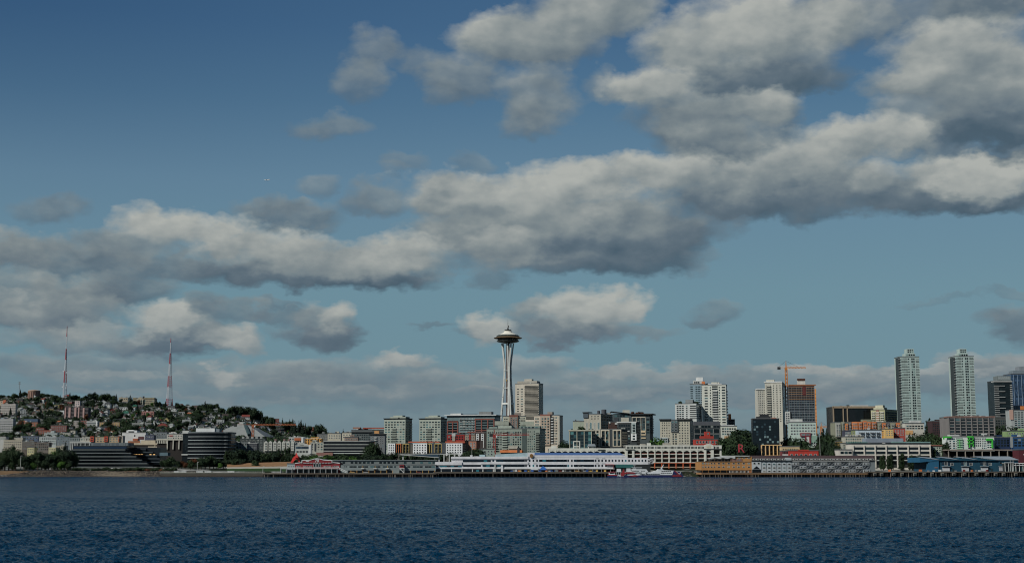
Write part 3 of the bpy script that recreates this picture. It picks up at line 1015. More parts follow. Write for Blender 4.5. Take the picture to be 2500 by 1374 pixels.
b = Bld('tan_tower', 'tan and cream apartment tower with a curved top and a dark right side', 1304, 1362, 1374, 1014, 1730, mat(176, 164, 146), th=20)
b.grid(1306, 1316, 1018, 1080, 2, 9, .6, .6, joined=False, mix=(.3, .3, .3, .1))
b.fbox('curved_bay', 1320, 1344, 1012, 1086, mat(156, 138, 120), 1.6); b.grid(1322, 1343, 1018, 1084, 3, 10, .6, .55, joined=False, mix=(.2, .3, .4, .1), out=1.6)
b.bands(1345, 1352, [(1017 + 6.6 * k, 1021 + 6.6 * k) for k in range(10)], G_NIGHT); b.balconies(1345, 1352, 1016, 1082, 10, TRIM, 1.2)
b.grid(1353, 1361, 1016, 1086, 2, 11, .6, .6, joined=False, mix=(.3, .3, .3, .1))
b.columns(1364.5, 1364.5, 1014, 1092, 1, 3, CREAM, .3, 'corner_pier'); b.grid(.2, .95, 1018, 1086, 3, 11, .55, .5, face='R', mix=(.8, .2, 0, 0))
b.rbox('curved_cornice', 1319, 1345, 1010.5, 1014, mat(120, 72, 60), -1.8, 8); b.rbox('lift_housing', 1334, 1346, 1004.5, 1011, mat(130, 122, 112), 4, 10)

# the cluster left of the white towers
b = Bld('teal_glass_office', 'teal glass office with a stone frame and a planted roof above the white arcade', 1389, 1445, 1453, 1051, 1480, mat(60, 74, 76), th=12)
for k in range(3):
    for j in range(6):
        b.grid(1392.5 + 17.7 * k, 1408.7 + 17.7 * k, 1053 + 7.6 * j, 1060.6 + 7.6 * j, 2, 1, .92, .84, None, joined=False, glasses=[glass(18, 38, 44), glass(36, 76, 82), glass(70, 120, 120)], mix=(.5, .33, .17))
b.columns(1391, 1444, 1051, 1096, 4, 1.8, mat(160, 158, 140), .6, 'stone_pier'); b.fbox('stone_cornice', 1388, 1452, 1048.5, 1051.5, mat(160, 158, 140), .9)
b.grid(.2, .9, 1053, 1096, 2, 5, .7, .5, face='R')
for x, h in ((1418, 1036), (1424, 1041), (1412, 1045), (1430, 1046), (1440, 1046), (1448, 1047), (1397, 1047)):
    pt = at(x, 1049.5, 1486); tree('bush', (pt.x, 1488 + R.uniform(-2, 6), pt.z), max(2, (1049.5 - h) * b.mpp), 'dark shrubs growing on the roof garden of the teal glass office', 'shrubs on the roof garden')

b = Bld('pale_stucco_block', 'plain pale green stucco block behind the roof garden', 1400, 1426, 1426, 1028.5, 1620, mat(158, 166, 146), depth=14); b.roofstuff(2, big=False)
b = Bld('stone_tower', 'beige stone apartment tower with round dark tanks on its roof', 1425, 1467, 1495, 1011, 1640, mat(148, 144, 130), th=34)
b.grid(1441, 1464, 1013, 1024, 3, 2, .42, .4, joined=False); b.grid(1428, 1466, 1030, 1048, 4, 1, .5, .95, WHITE, joined=False, mix=(0, .2, .5, .3), bars=1)
b.grid(1453, 1464, 1050, 1092, 1, 6, .45, .7, joined=False, mix=(.6, .2, .2, 0)); b.fbox('dark_bay', 1425, 1437, 1006, 1019, mat(64, 76, 84), 1.2); b.grid(1426, 1436, 1008, 1018, 3, 2, .7, .7, out=1.2)
b.grid(.05, .95, 1014, 1060, 6, 7, .7, .62, face='R', mix=(.55, .25, .15, .05), joined=False)
b.rbox('dark_roof', 1424, 1438, 1004.5, 1007, DKGREY, -2, 8)
for x, w, h in ((1453, 3.4, 8), (1466, 6.2, 10)):
    m_ = MB(); m_.lathe([(w * .48, b.H), (w * .48, b.H + h * b.mpp * 1.2), (w * .3, b.H + h * b.mpp * 1.25)], mat(70, 74, 80, .5), 20, b.X(x), 8); b.part('roof_tank', m_)
b = Bld('dark_rear_block', 'dark apartment block tucked behind the beige stone tower', 1467, 1500, 1500, 1013, 1690, mat(64, 74, 74), depth=14); b.grid(1470, 1498, 1016, 1050, 6, 5, .6, .6, joined=False, mix=(.4, .3, .2, .1)); b.roofstuff(2)

b = Bld('pillared_stone_block', 'dark glass block framed by two sets of tall tan stone pillars', 1466, 1517, 1532, 1048, 1500, mat(50, 58, 62), th=20)
for xa in (1467.5, 1496):
    b.fbox('stone_lintel', xa, xa + 21, 1048, 1051, mat(170, 162, 142), .8); b.fbox('stone_lintel', xa, xa + 21, 1072, 1073.5, mat(170, 162, 142), .7); b.fbox('stone_lintel', xa, xa + 21, 1088, 1089.5, mat(170, 162, 142), .7)
    b.columns(xa + 1.2, xa + 19.8, 1051, 1089, 3, 2.4, mat(170, 162, 142), .75, 'stone_pillar')
    for k in range(2):
        b.grid(xa + 2.6 + 9.3 * k, xa + 9.2 + 9.3 * k, 1052, 1087, 2, 5, .9, .86, None, joined=False, mix=(.5, .35, .15, 0))
b.grid(.05, .95, 1052, 1090, 5, 6, .75, .7, face='R', mix=(.7, .2, .1, 0)); b.fbox('dark_base', 1466, 1518, 1090, 1095, DKGREY, .5)
b = Bld('brown_brick_gable', 'brown brick block with a stepped white edge between dark glass blocks', 1487, 1507, 1507, 1030, 1610, mat(72, 52, 46), depth=16); b.fbox('white_step', 1487, 1490, 1029, 1034, TRIM, .6); b.fbox('white_step', 1501, 1507, 1031, 1036, TRIM, .6); b.roofstuff(1, big=False)
b = Bld('white_edged_block', 'dark apartment block with a white stair bay at its right end', 1508, 1554, 1562, 1030, 1560, mat(52, 58, 60), th=16)
b.grid(1510, 1538, 1034, 1050, 5, 2, .8, .7, joined=False, mix=(.6, .2, .1, .1)); b.grid(1511, 1538, 1055, 1084, 5, 5, .7, .6, joined=False, mix=(.7, .2, .05, .05))
b.fbox('white_cornice', 1506, 1554, 1028.5, 1031.5, TRIM, .9); b.fbox('white_frame', 1508, 1537, 1051, 1053, TRIM, .6); b.fbox('white_stair_bay', 1542, 1553, 1031, 1075, mat(150, 162, 160), 1.2); b.fbox('white_frame', 1541, 1554, 1058, 1075, WHITE, 1.6)
b.grid(1543, 1552.5, 1034, 1074, 1, 6, .6, .55, joined=False, out=1.7); b.grid(.1, .9, 1034, 1090, 3, 8, .5, .6, face='R')
b = Bld('wedge_roof_block', 'dark glass apartment block under a wedge shaped roof that rises to the left', 1497, 1542, 1542, 1010, 1680, mat(74, 88, 92), depth=18, parapet=0)
m_ = MB(); m_.prism([(b.X(1492), b.Z(1005)), (b.X(1543), b.Z(1010.5)), (b.X(1543), b.Z(1009)), (b.X(1492), b.Z(1003.5))], -2, 20, DKGREY); b.part('wedge_roof', m_)
b.grid(1500, 1532, 1012, 1018, 5, 1, .85, .8, joined=False, mix=(.2, .3, .5, 0)); b.fbox('cream_panel', 1516, 1535, 1019, 1030, CREAM, .5); b.fbox('dark_panel', 1499, 1509, 1019, 1030, SLATE, .5); b.rbox('lift_housing', 1522, 1538, 1000, 1009, CREAM, 5, 13)
b = Bld('overhang_roof_block', 'dark apartment tower with a thin overhanging roof and red shrubs on top', 1541, 1586, 1594, 1012, 1660, mat(66, 76, 78), th=14, parapet=0)
m_ = MB(); m_.box(-1.5, b.W + 3.5, -2.5, b.D, b.H + .2, b.H + 1.5, DKGREY); b.part('overhanging_roof', m_)
b.grid(1543, 1586, 1020, 1058, 5, 6, .8, .72, joined=False, mix=(.5, .25, .2, .05)); b.columns(1543.5, 1575.5, 1017, 1060, 4, 1.4, mat(170, 164, 146), .7, 'stone_pier'); b.fbox('stone_beam', 1543, 1576, 1016.5, 1018.5, mat(170, 164, 146), .7)
b.grid(1545, 1585, 1013.5, 1016.5, 8, 1, .8, .8); b.fbox('cream_panel', 1565, 1576, 1050, 1055, mat(184, 164, 130), .9); b.fbox('cream_panel', 1565, 1576, 1059, 1062, mat(184, 164, 130), .9); b.fbox('cream_panel', 1565, 1576, 1067, 1070, mat(184, 164, 130), .9)
b.balconies(.2, .95, 1018, 1056, 7, SLATE, 1.2, face='R')
for x in (1545, 1555, 1561, 1567):
    pt = at(x, 1010.5, 1668); tree('rustbush', (pt.x, 1670, pt.z), R.uniform(3, 4.4), 'red leaved shrub on top of the dark overhang roof tower', 'red shrubs on the overhang roof')

# the white towers and what stands round them
b = Bld('blue_grey_tower', 'blue grey tower with a white stepped penthouse, taller of the white tower group', 1684, 1716, 1722, 938, 1850, mat(124, 146, 156), th=10, depth=24)
b.grid(1685, 1692, 941, 1000, 1, 11, .9, .42, None, joined=False, mix=(.7, .3, 0, 0)); b.grid(1697, 1716, 941, 1000, 3, 11, .8, .46, joined=False, mix=(.55, .35, .1, 0))
b.rbox('white_penthouse', 1692, 1716, 928, 938, TRIM, 2, 14); b.rbox('lift_housing', 1699, 1716, 920, 928, WHITE, 4, 12); b.rbox('orange_panel', 1713, 1721, 930.5, 937, ORANGE, 1, 5); b.grid(1694, 1708, 930, 936, 3, 1, .7, .6, out=-1.9)
for x in (1721, 1728):
    pt = at(x, 938, 1862); tree('bush', (pt.x, 1866, b.z0 + b.H), 3.2, 'clipped shrub on the roof terrace between the two white towers', 'shrubs on the white tower terrace')
b = Bld('white_balcony_tower', 'white apartment tower with a column of balconies, in front of the blue grey tower', 1713, 1772, 1779, 939, 1780, mat(188, 190, 178), th=12, depth=24)
b.grid(1719, 1728, 942, 1060, 1, 18, .85, .5, None, joined=False, mix=(.4, .35, .2, .05)); b.grid(1732, 1736, 942, 1060, 1, 18, .7, .5, joined=False)
b.bands(1738, 1752, [(941.5 + 5.6 * k, 945 + 5.6 * k) for k in range(17)], G_DARK); b.balconies(1738, 1752, 950, 1034, 14, TRIM, 1.5)
b.grid(1754, 1758, 942, 1060, 1, 18, .7, .5, joined=False); b.grid(1761, 1771, 942, 1060, 1, 18, .85, .5, None, joined=False, mix=(.35, .35, .25, .05)); b.grid(.1, .9, 942, 1060, 3, 18, .6, .5, face='R')
b.balconies(.3, .95, 948, 1050, 14, TRIM, 1.1, face='R')
b.rbox('penthouse', 1736, 1756, 932, 938, CREAM, 3, 14); b.rbox('parapet_block', 1728, 1762, 935.5, 938.5, WHITE, 1, 12)
b.columns(1746, 1746, 922, 932, 1, .4, DKGREY, .3, 'mast')
b = Bld('white_podium', 'stepped white apartment podium at the foot of the white balcony tower', 1760, 1799, 1799, 1040, 1700, mat(186, 190, 176), depth=20); b.grid(1762, 1797, 1043, 1062, 6, 3, .7, .55, joined=False, mix=(.3, .3, .3, .1)); b.rbox('upper_step', 1766, 1794, 1036.5, 1040, WHITE, 3, 15); b.fbox('tan_base', 1768, 1785, 1064, 1072, TAN, .5)
b = Bld('banded_white_block', 'white mid rise with dark balcony bands and shrubs on its roof', 1648, 1700, 1713, 985, 1760, mat(176, 180, 176), th=18)
b.grid(1651, 1670, 988, 1022, 3, 7, .75, .5, None, joined=False, mix=(.7, .2, .1, 0)); b.grid(1674, 1679, 988, 1022, 1, 7, .7, .5, joined=False); b.grid(1684, 1699, 988, 1022, 1, 7, .95, .55, None, joined=False, mix=(.8, .2, 0, 0)); b.floors(986, 1022, 7, TRIM, 1.2, .5, 'balcony', 1683, 1700); b.grid(.1, .95, 988, 1022, 3, 7, .85, .6, None, face='R', joined=False, mix=(.8, .2, 0, 0))
b.rbox('lift_housing', 1672, 1690, 974.5, 984, mat(118, 124, 124), 4, 13)
for x in (1661, 1697, 1704):
    pt = at(x, 984, 1766); tree('bush', (pt.x, 1768, b.z0 + b.H), 4.6, 'dark shrub on the roof of the banded white mid rise', 'shrubs on the banded white block')
b = Bld('beige_gridded_block', 'beige apartment block with a dark centre bay and flat overhanging roofs', 1611, 1684, 1692, 1025, 1560, mat(164, 160, 142), th=12)
b.grid(1614, 1636, 1028, 1085, 4, 9, .42, .42, joined=False, mix=(.6, .3, 0, .1)); b.grid(1656, 1682, 1028, 1085, 4, 9, .42, .42, joined=False, mix=(.6, .3, 0, .1)); b.fbox('dark_bay', 1638, 1655, 1023, 1054, mat(70, 80, 84), 1.2); b.grid(1639, 1654, 1026, 1053, 2, 4, .75, .7, TRIM, joined=False, out=1.2)
b.grid(1640, 1653, 1057, 1085, 2, 5, .6, .6, joined=False); b.fbox('white_lower_bay', 1612, 1630, 1067, 1086, mat(150, 160, 160), 1.5); b.grid(1613, 1629, 1069, 1085, 3, 3, .7, .6, joined=False, out=1.5)
for xa, xb in ((1609, 1638), (1653, 1689)):
    b.rbox('overhanging_roof', xa, xb, 1022, 1024.5, DKGREY, -1.8, 10)
b.grid(.1, .9, 1028, 1085, 3, 9, .6, .5, face='R')
b = Bld('dark_gridded_block', 'dark gridded office block with a slate roof behind the red house', 1692, 1759, 1759, 1038, 1640, mat(48, 56, 60), depth=20)
b.grid(1694, 1757, 1045, 1072, 4, 2, .94, .88, TRIM, joined=False, mix=(.9, .1, 0, 0)); b.grid(1697, 1757, 1037, 1044, 8, 1, .7, .8, joined=False, mix=(.6, .2, .1, .1)); b.rbox('slate_roof', 1695, 1759, 1028.5, 1037, mat(78, 82, 88), 2, 18)
b = Bld('red_roof_house', 'bright red timber house with a square cupola behind the white arcade', 1696, 1753, 1753, 1072, 1440, mat(168, 46, 30), depth=14)
b.grid(1698, 1752, 1074, 1083, 7, 1, .62, .7, WHITE, joined=False, mix=(.3, .3, .2, .2)); b.rbox('stepped_gable', 1711, 1743, 1064, 1072, mat(160, 44, 30), 1, 10); b.rbox('cupola', 1722, 1735, 1053, 1064, mat(160, 46, 32), 3, 9); b.grid(1727, 1732, 1055, 1061, 1, 1, .8, .8, WHITE, joined=False, out=-2.9)
b = Bld('orange_stub_tower', 'small dark tower with an orange upper wall right of the white balcony tower', 1779, 1794, 1794, 1024, 1900, mat(52, 56, 60), depth=14); b.fbox('orange_wall', 1778, 1785, 1010, 1024, ORANGE, .3); b.grid(1780, 1793, 1028, 1040, 3, 3, .6, .5)

b = Bld('cream_slab_tower', 'cream concrete tower with a balcony stack and a stepped top left of the crane', 1867, 1909, 1918, 932, 1900, mat(178, 176, 162), th=14)
b.grid(1884, 1908, 938, 1030, 3, 17, .32, .42, joined=False, mix=(.8, .2, 0, 0)); b.bands(1870, 1882, [(940 + 5.5 * k, 943.4 + 5.5 * k) for k in range(16)], G_DARK); b.balconies(1870, 1882, 938, 1026, 16, CREAM, 1.6); b.grid(.15, .85, 940, 1030, 2, 17, .5, .5, face='R')
b.rbox('lift_housing', 1870, 1890, 926, 932, CREAM, 3, 14); b.rbox('white_edge', 1865, 1910, 930.5, 933, WHITE, -.8, 10)
b = Bld('cream_lower_tower', 'lower cream wing attached left of the balcony stack tower', 1849, 1868, 1868, 950, 1910, mat(174, 172, 160), depth=20)
b.grid(1850, 1867, 953, 1030, 4, 14, .4, .42, joined=False, mix=(.7, .2, .1, 0)); b.rbox('white_edge', 1847.5, 1868.5, 948, 951, WHITE, -.8, 10)
b = Bld('construction_tower', 'unfinished tower with open floors on top and an orange hoist on its right edge', 1925, 1988, 1993, 942, 1870, mat(46, 56, 68), th=8, depth=26, roof=mat(120, 76, 48))
b.grid(1927, 1987, 978, 1028, 14, 9, .8, .72, joined=False, mix=(.75, .25, 0, 0)); b.floors(975, 1030, 9, mat(150, 160, 168), .25, .35, side=False); b.columns(1926, 1987, 944, 1028, 11, .6, GREYB, .35, 'mullion')
b.bands(1926, 1987, [(945 + 5.7 * k, 948.6 + 5.7 * k) for k in range(6)], mat(28, 34, 42)); b.floors(942, 976, 6, mat(150, 112, 76), .5, .6, side=False)
b.fbox('red_screen', 1959, 1967, 943, 964, mat(92, 40, 38), .8); b.fbox('orange_guard_rail', 1925, 1992, 938, 941, mat(140, 84, 50), .6); b.rbox('core_wall', 1948, 1967, 926, 940, mat(186, 180, 170), 6, 16); b.rbox('formwork', 1948, 1967, 923, 927, mat(80, 46, 34), 5, 17)
m_ = MB(); m_.box(b.W + .3, b.W + 2.0, -1.6, .6, 8, b.H - 4, mat(206, 128, 40))
for k in range(14):
    m_.box(b.W + .2, b.W + 2.1, -1.8, -1.5, 10 + (b.H - 16) * k / 14, 10.6 + (b.H - 16) * k / 14, mat(140, 84, 30))
b.part('hoist_mast', m_); b.fbox('white_annex', 1915, 1927, 1004, 1036, TRIM, 3)
b.grid(1916, 1926, 1007, 1034, 2, 5, .6, .6, joined=False, out=3)

b = Bld('black_glass_apartments', 'black glass apartment tower with scattered lit panes and a dark roof box', 1837, 1902, 1904, 1022, 1420, mat(22, 32, 38, 0.3), th=6, depth=22)
b.grid(1839, 1901, 1026, 1106, 10, 13, .78, .78, None, joined=False, glasses=[glass(16, 26, 32), glass(40, 60, 68), glass(104, 128, 130)], mix=(.74, .14, .12))
b.rbox('roof_box', 1848, 1882, 1016, 1022, DKGREY, 3, 14); b.rbox('roof_box', 1857, 1878, 1010, 1016, mat(36, 40, 44), 5, 12); b.rbox('orange_wall', 1884, 1896, 1018.5, 1022, ORANGE, 4, 10)
m_ = MB()
for xa, xb, y0_, n in ((1820, 1839, 1086.5, 1), (1856, 1906.5, 1085, 5)):
    m_.box(b.X(xa), b.X(xb), -3.2, -.1, b.Z(y0_ + 2), b.Z(y0_), mat(206, 164, 106)); m_.box(b.X(xa), b.X(xb), -3.2, -.1, b.Z(1113), b.Z(1110.8), mat(206, 164, 106)) if n > 1 else None
    for k in range(n + 1):
        x = b.X(xa) + (b.X(xb) - b.X(xa) - 1.0) * k / n
        m_.box(x, x + 1.0, -3.2, -.1, b.Z(1112), b.Z(y0_ + 1), mat(206, 164, 106))
b.part('tan_frame', m_); b.fbox('dark_wing', 1822, 1837, 1089, 1110, G_NIGHT, .6); b.grid(1858, 1905, 1089, 1109, 10, 4, .8, .8, None, joined=False, glasses=[glass(16, 26, 32), glass(60, 90, 96)], mix=(.8, .2), out=.2)

# right-hand side
b = Bld('mint_office', 'pale mint office with four rows of windows below the unfinished tower', 1926, 1992, 1996, 1031, 1480, mat(164, 182, 172), th=8, depth=22)
b.grid(1929, 1991, 1033, 1062, 9, 4, .72, .52, WHITE, joined=False, mix=(.4, .35, .2, .05)); b.fbox('pale_base', 1977, 1994, 1063, 1080, mat(122, 152, 136), .4); b.fbox('white_corner', 1985, 1995, 1084, 1092, WHITE, .5); b.grid(1980, 1994, 1080, 1084, 3, 1, .6, .7, joined=False)
b.fbox('maroon_frame', 1953, 1978, 1056, 1064.5, mat(120, 36, 50), 1.5); b.fbox('maroon_post', 1964, 1967.5, 1064, 1084, mat(120, 36, 50), 1.5); b.fbox('maroon_post', 1974.5, 1977.5, 1064, 1084, mat(120, 36, 50), 1.5); b.fbox('white_infill', 1967.5, 1974.5, 1066, 1082, TRIM, 1.2)
b.grid(1955, 1976, 1058, 1063, 2, 1, .8, .8, WHITE, joined=False, out=1.5, mix=(.2, .3, .3, .2)); b.rbox('white_penthouse', 1930, 1960, 1022, 1030, TRIM, 4, 14); b.roofstuff(2, big=False)
b = Bld('tan_low_block', 'low tan block behind the bright red shed', 1908, 1952, 1952, 1090, 1350, mat(190, 164, 122), depth=10); b.grid(1910, 1950, 1094, 1099, 9, 1, .5, .6, joined=False)
b = Bld('red_shed', 'long bright red shed with white windows behind the grey hotel', 1925, 1998, 1998, 1100, 1310, mat(178, 44, 28), depth=12)
b.grid(1927, 1996, 1107, 1113, 6, 1, .5, .9, WHITE, joined=False, mix=(.4, .3, .2, .1)); b.rbox('raised_parapet', 1949, 1975, 1097, 1100.5, mat(172, 44, 30), -.3, 4)
b = Bld('maroon_shop', 'small maroon shop with a white base left of the red shed', 1909, 1925, 1925, 1101, 1312, mat(112, 50, 52), depth=10); b.fbox('white_base', 1910, 1924, 1108, 1113, TRIM, .5); b.grid(1910, 1924, 1102, 1107, 4, 1, .7, .7)

b = Bld('black_glass_hall', 'broad black glass building with a tan concrete frame on the right', 2033, 2138, 2138, 993, 1750, mat(22, 26, 28, 0.25, .5), depth=36)
b.fbox('tan_beam', 2032, 2140, 991, 996, mat(146, 128, 104), 1.2)
for x, w in ((2034, 3), (2058, 2.4), (2068, 2.4), (2138, 3)):
    b.columns(x, x, 993, 1065, 1, w, mat(146, 128, 104), 1.2, 'tan_column')
for k in range(4):
    b.grid(2036 + 26 * k, 2056 + 26 * k if k == 0 else 2060 + 26 * k, 998, 1030, 4, 4, .94, .94, None, joined=False, glasses=[glass(12, 16, 18), glass(16, 22, 24)], mix=(.7, .3)) if k != 1 else None
b.rbox('roof_plant', 2082, 2122, 988, 993, TRIM, 4, 16); b.rbox('roof_plant', 2054, 2080, 990, 993, CREAM, 6, 12); b.roofstuff(4, big=False)
b = Bld('olive_tower', 'olive and cream apartment block with many balconies beside the black glass building', 2126, 2160, 2190, 1000, 1720, mat(160, 158, 118), th=40)
b.grid(2128, 2137, 1003, 1030, 2, 5, .6, .5, joined=False); b.grid(2147, 2159, 1003, 1030, 2, 5, .6, .5, joined=False); b.fbox('red_bay', 2139, 2146, 1000, 1030, mat(140, 104, 84), .8); b.balconies(2127, 2159, 1002, 1030, 5, CREAM, 1.2, cols=3); b.grid(.05, .95, 1004, 1030, 5, 5, .6, .55, face='R', mix=(.8, .2, 0, 0)); b.balconies(.1, .95, 1002, 1030, 5, SLATE, 1.2, face='R', cols=2)
b.rbox('upper_step', 2130, 2155, 994, 1000, mat(170, 168, 140), 3, 12); b.rbox('lift_housing', 2134, 2152, 988, 994, mat(180, 176, 150), 4, 10); b.roofstuff(2, big=False)
b = Bld('orange_apartments', 'long orange and olive apartment block with a ragged roofline', 2037, 2202, 2202, 1031, 1560, mat(126, 128, 108), depth=20)
r_ = random.Random(5)
x = 2039
while x < 2198:
    w = r_.choice((7, 9, 12, 14))
    c = r_.choice((ORANGE, ORANGE, mat(206, 116, 48), mat(138, 138, 116), mat(92, 88, 90), mat(160, 160, 150)))
    top = r_.choice((1027, 1029, 1032, 1034))
    b.fbox('bay', x, min(x + w, 2201), top, 1066, c, 1.0 + r_.random())
    b.grid(x + .6, min(x + w, 2201) - .6, top + 2, 1065, max(1, round(w / 5)), 5, .55, .55, WHITE, joined=False, mix=(.45, .25, .15, .15), out=2.1)
    x += w + r_.choice((1, 2, 3))
b.rbox('penthouse', 2108, 2140, 1023, 1031, mat(120, 120, 98), 3, 12); b.roofstuff(4, big=False)
b = Bld('pale_blue_apartments', 'pale blue grey apartment row in front of the orange apartments', 2094, 2152, 2152, 1050, 1480, mat(168, 182, 192), depth=14)
b.grid(2096, 2150, 1053, 1066, 10, 2, .55, .6, WHITE, joined=False, mix=(.6, .3, .1, 0)); b.balconies(2098, 2150, 1052, 1066, 2, SLATE, 1.1, cols=4, gap=.4); b.roofstuff(3, big=False)
b = Bld('olive_house', 'small olive green block left of the pale blue apartment row', 2079, 2094, 2094, 1050, 1490, mat(122, 132, 84), depth=12); b.grid(2080, 2093, 1053, 1064, 2, 2, .5, .5, WHITE, joined=False)
b = Bld('dark_sign_house', 'dark blue grey block with pale windows left of the olive block', 2062, 2079, 2079, 1051, 1492, mat(62, 66, 82), depth=12); b.grid(2063, 2078, 1053, 1060, 3, 1, .7, .7, WHITE, joined=False, mix=(.1, .3, .3, .3))
b = Bld('yellow_house', 'yellow ochre apartment block on the right of the pale blue row', 2160, 2181, 2181, 1047, 1500, mat(208, 168, 92), depth=12); b.grid(2162, 2180, 1050, 1064, 3, 3, .45, .5, WHITE, joined=False); b.roofstuff(1)
b = Bld('ochre_house', 'small ochre block between the pale blue row and the yellow block', 2150, 2160, 2160, 1052, 1505, mat(190, 138, 44), depth=10); b.grid(2151, 2159, 1055, 1064, 2, 2, .5, .5, WHITE, joined=False)
b = Bld('red_brick_flats', 'red brick apartment block beside the yellow ochre block', 2181, 2210, 2214, 1045, 1510, mat(146, 58, 46), th=10, depth=14); b.grid(2183, 2208, 1048, 1064, 4, 3, .5, .5, WHITE, joined=False); b.roofstuff(2)
b = Bld('stepped_beige_flats', 'stepped beige flats with small windows above the white office', 2062, 2110, 2110, 1066, 1420, mat(168, 166, 150), depth=14)
b.grid(2064, 2108, 1068, 1082, 8, 2, .45, .5, joined=False); b.rbox('upper_step', 2070, 2104, 1060, 1066, mat(176, 172, 156), 3, 12); b.grid(2072, 2102, 1061, 1065, 5, 1, .5, .7, joined=False, out=-2.9); b.roofstuff(3, big=False)
b = Bld('mustard_flats', 'mustard block left of the stepped beige flats', 2045, 2062, 2062, 1078, 1430, mat(154, 128, 62), depth=12); b.grid(2046, 2061, 1080, 1094, 3, 3, .5, .5, joined=False)
b = Bld('beige_corner_flats', 'grey beige corner block behind the left end of the white office', 2057, 2080, 2080, 1082, 1400, mat(156, 156, 142), depth=12); b.grid(2058, 2079, 1084, 1096, 4, 3, .5, .5, joined=False)

b = Bld('white_office', 'long white office with wide dark windows standing on tall columns behind street trees', 2081, 2272, 2272, 1084, 1330, mat(190, 184, 172), depth=26)
for j, (ya, yb) in enumerate(((1091, 1097), (1101.5, 1108))):
    b.grid(2083, 2271, ya, yb, 7, 1, .88, 1.0, None, joined=False, mix=(.8, .17, .03, 0), bars=2)
b.fbox('sill_beam', 2080, 2272, 1108.5, 1112, mat(190, 184, 172), .7); b.fbox('ground_floor_recess', 2082, 2270, 1112, 1141, mat(46, 50, 48), .06)
b.bands(2085, 2268, [(1114, 1121), (1126, 1133)], G_NIGHT); b.fbox('sill_beam', 2082, 2271, 1122, 1124, TRIM, .3); b.columns(2082.5, 2270, 1086, 1141, 8, 3, mat(194, 188, 176), .9)
b.rbox('setback_glazing', 2081, 2118, 1080, 1084, glass(40, 84, 84), 2, 20); b.rbox('green_eave', 2080, 2119, 1078.5, 1080.5, mat(70, 118, 112), 1, 21); b.rbox('setback_glazing', 2129, 2271, 1080, 1084, G_NIGHT, 3, 20); b.rbox('green_eave', 2180, 2273, 1077.5, 1080.3, mat(110, 146, 142), 1.5, 21)
b.rbox('metal_roof', 2118, 2210, 1069, 1079, mat(120, 130, 142), 6, 20); b.roofstuff(3, big=False)
b = Bld('white_office_wing', 'low white wing at the left end of the white office', 2049, 2081, 2081, 1098, 1325, mat(186, 180, 170), depth=20); b.grid(2051, 2080, 1101, 1108, 3, 1, .85, .9, None, joined=False, mix=(.9, .1, 0, 0))

for i, (xa, xm, xb, lab, tp) in enumerate(((2196, 2244, 2244, 'slim pale green glass tower with a stepped top, left one of two alike', 871), (2330, 2377, 2377, 'slim pale green glass tower with a stepped top, right one of two alike', 870))):
    pale = mat(156, 174, 168)
    b = Bld('slim_tower', lab, xa, xm, xb, tp, 1900, pale, depth=26, group='two slim pale towers')
    n = 26
    G3 = [glass(18, 26, 30), glass(52, 72, 74), glass(112, 140, 134)]
    c0 = 2215 if i == 0 else 2346
    step = 6.3
    for k in range(n):
        y0_ = tp + 2 + step * k
        b.grid(xa + 4, c0, y0_, y0_ + step, 3, 1, .95, .52, None, joined=False, glasses=G3, mix=(.62, .2, .18))
        b.grid(c0 + 1, c0 + 5, y0_, y0_ + step, 1, 1, .7, .5, None, joined=False, glasses=G3, mix=(.65, .2, .15))
        b.grid(c0 + 9, c0 + 18, y0_, y0_ + step, 2, 1, .82, .62, None, joined=False, glasses=G3, mix=(.72, .16, .12))
        b.grid(c0 + 20, xm - 1, y0_, y0_ + step, 2, 1, .92, .52, None, joined=False, glasses=G3, mix=(.62, .2, .18))
    b.floors(tp + 2, tp + 2 + step * n, n, mat(168, 184, 178), .5, .5, 'floor_slab', xa + 3, c0); b.floors(tp + 2, tp + 2 + step * n, n, mat(168, 184, 178), .5, .5, 'floor_slab', c0 + 20, xm)
    dk = MB(); dk.box(-1.8, .4, -.3, 14, 0, b.H - 1, mat(52, 62, 64)); b.part('side_bay', dk)
    b.floors(tp + 2, tp + 2 + step * n, n, TRIM, 1.2, .4, 'balcony', xa - 3.2, xa + 1.5)
    x_ = c0 - 3 if i == 0 else c0 - 5
    b.rbox('upper_step', x_, x_ + 24, 862, tp, pale, 2, 18); b.rbox('top_step', x_ + 4, x_ + 21, 851, 862, pale, 3, 16)
    b.grid(x_ + 5, x_ + 20, 852, 861, 3, 2, .7, .6, None, joined=False, out=-2.9, glasses=G3, mix=(.6, .3, .1)); b.grid(x_ + 1, x_ + 23, 863, 869, 4, 1, .7, .6, None, joined=False, out=-1.9, glasses=G3, mix=(.6, .3, .1))
b = Bld('white_low_office', 'white low office with wide windows at the foot of the left slim tower', 2210, 2256, 2256, 1033, 1620, mat(178, 176, 164), depth=16); b.grid(2212, 2254, 1037, 1048, 6, 2, .75, .55, None, joined=False, mix=(.6, .3, .1, 0)); b.rbox('penthouse', 2226, 2250, 1026, 1033, TRIM, 3, 12); b.fbox('ochre_base', 2210, 2228, 1050, 1060, mat(196, 150, 92), .5); b.roofstuff(2, big=False)
b = Bld('dark_brick_block', 'dark brown brick block between the two slim towers', 2275, 2314, 2314, 1028, 1700, mat(62, 44, 46), depth=20); b.grid(2277, 2312, 1032, 1058, 8, 5, .55, .5, mix=(.8, .2, 0, 0)); b.roofstuff(2)
b = Bld('grey_gridded_office', 'broad grey gridded office block in front of the right slim tower', 2314, 2428, 2428, 1018, 1520, mat(116, 112, 110), depth=30)
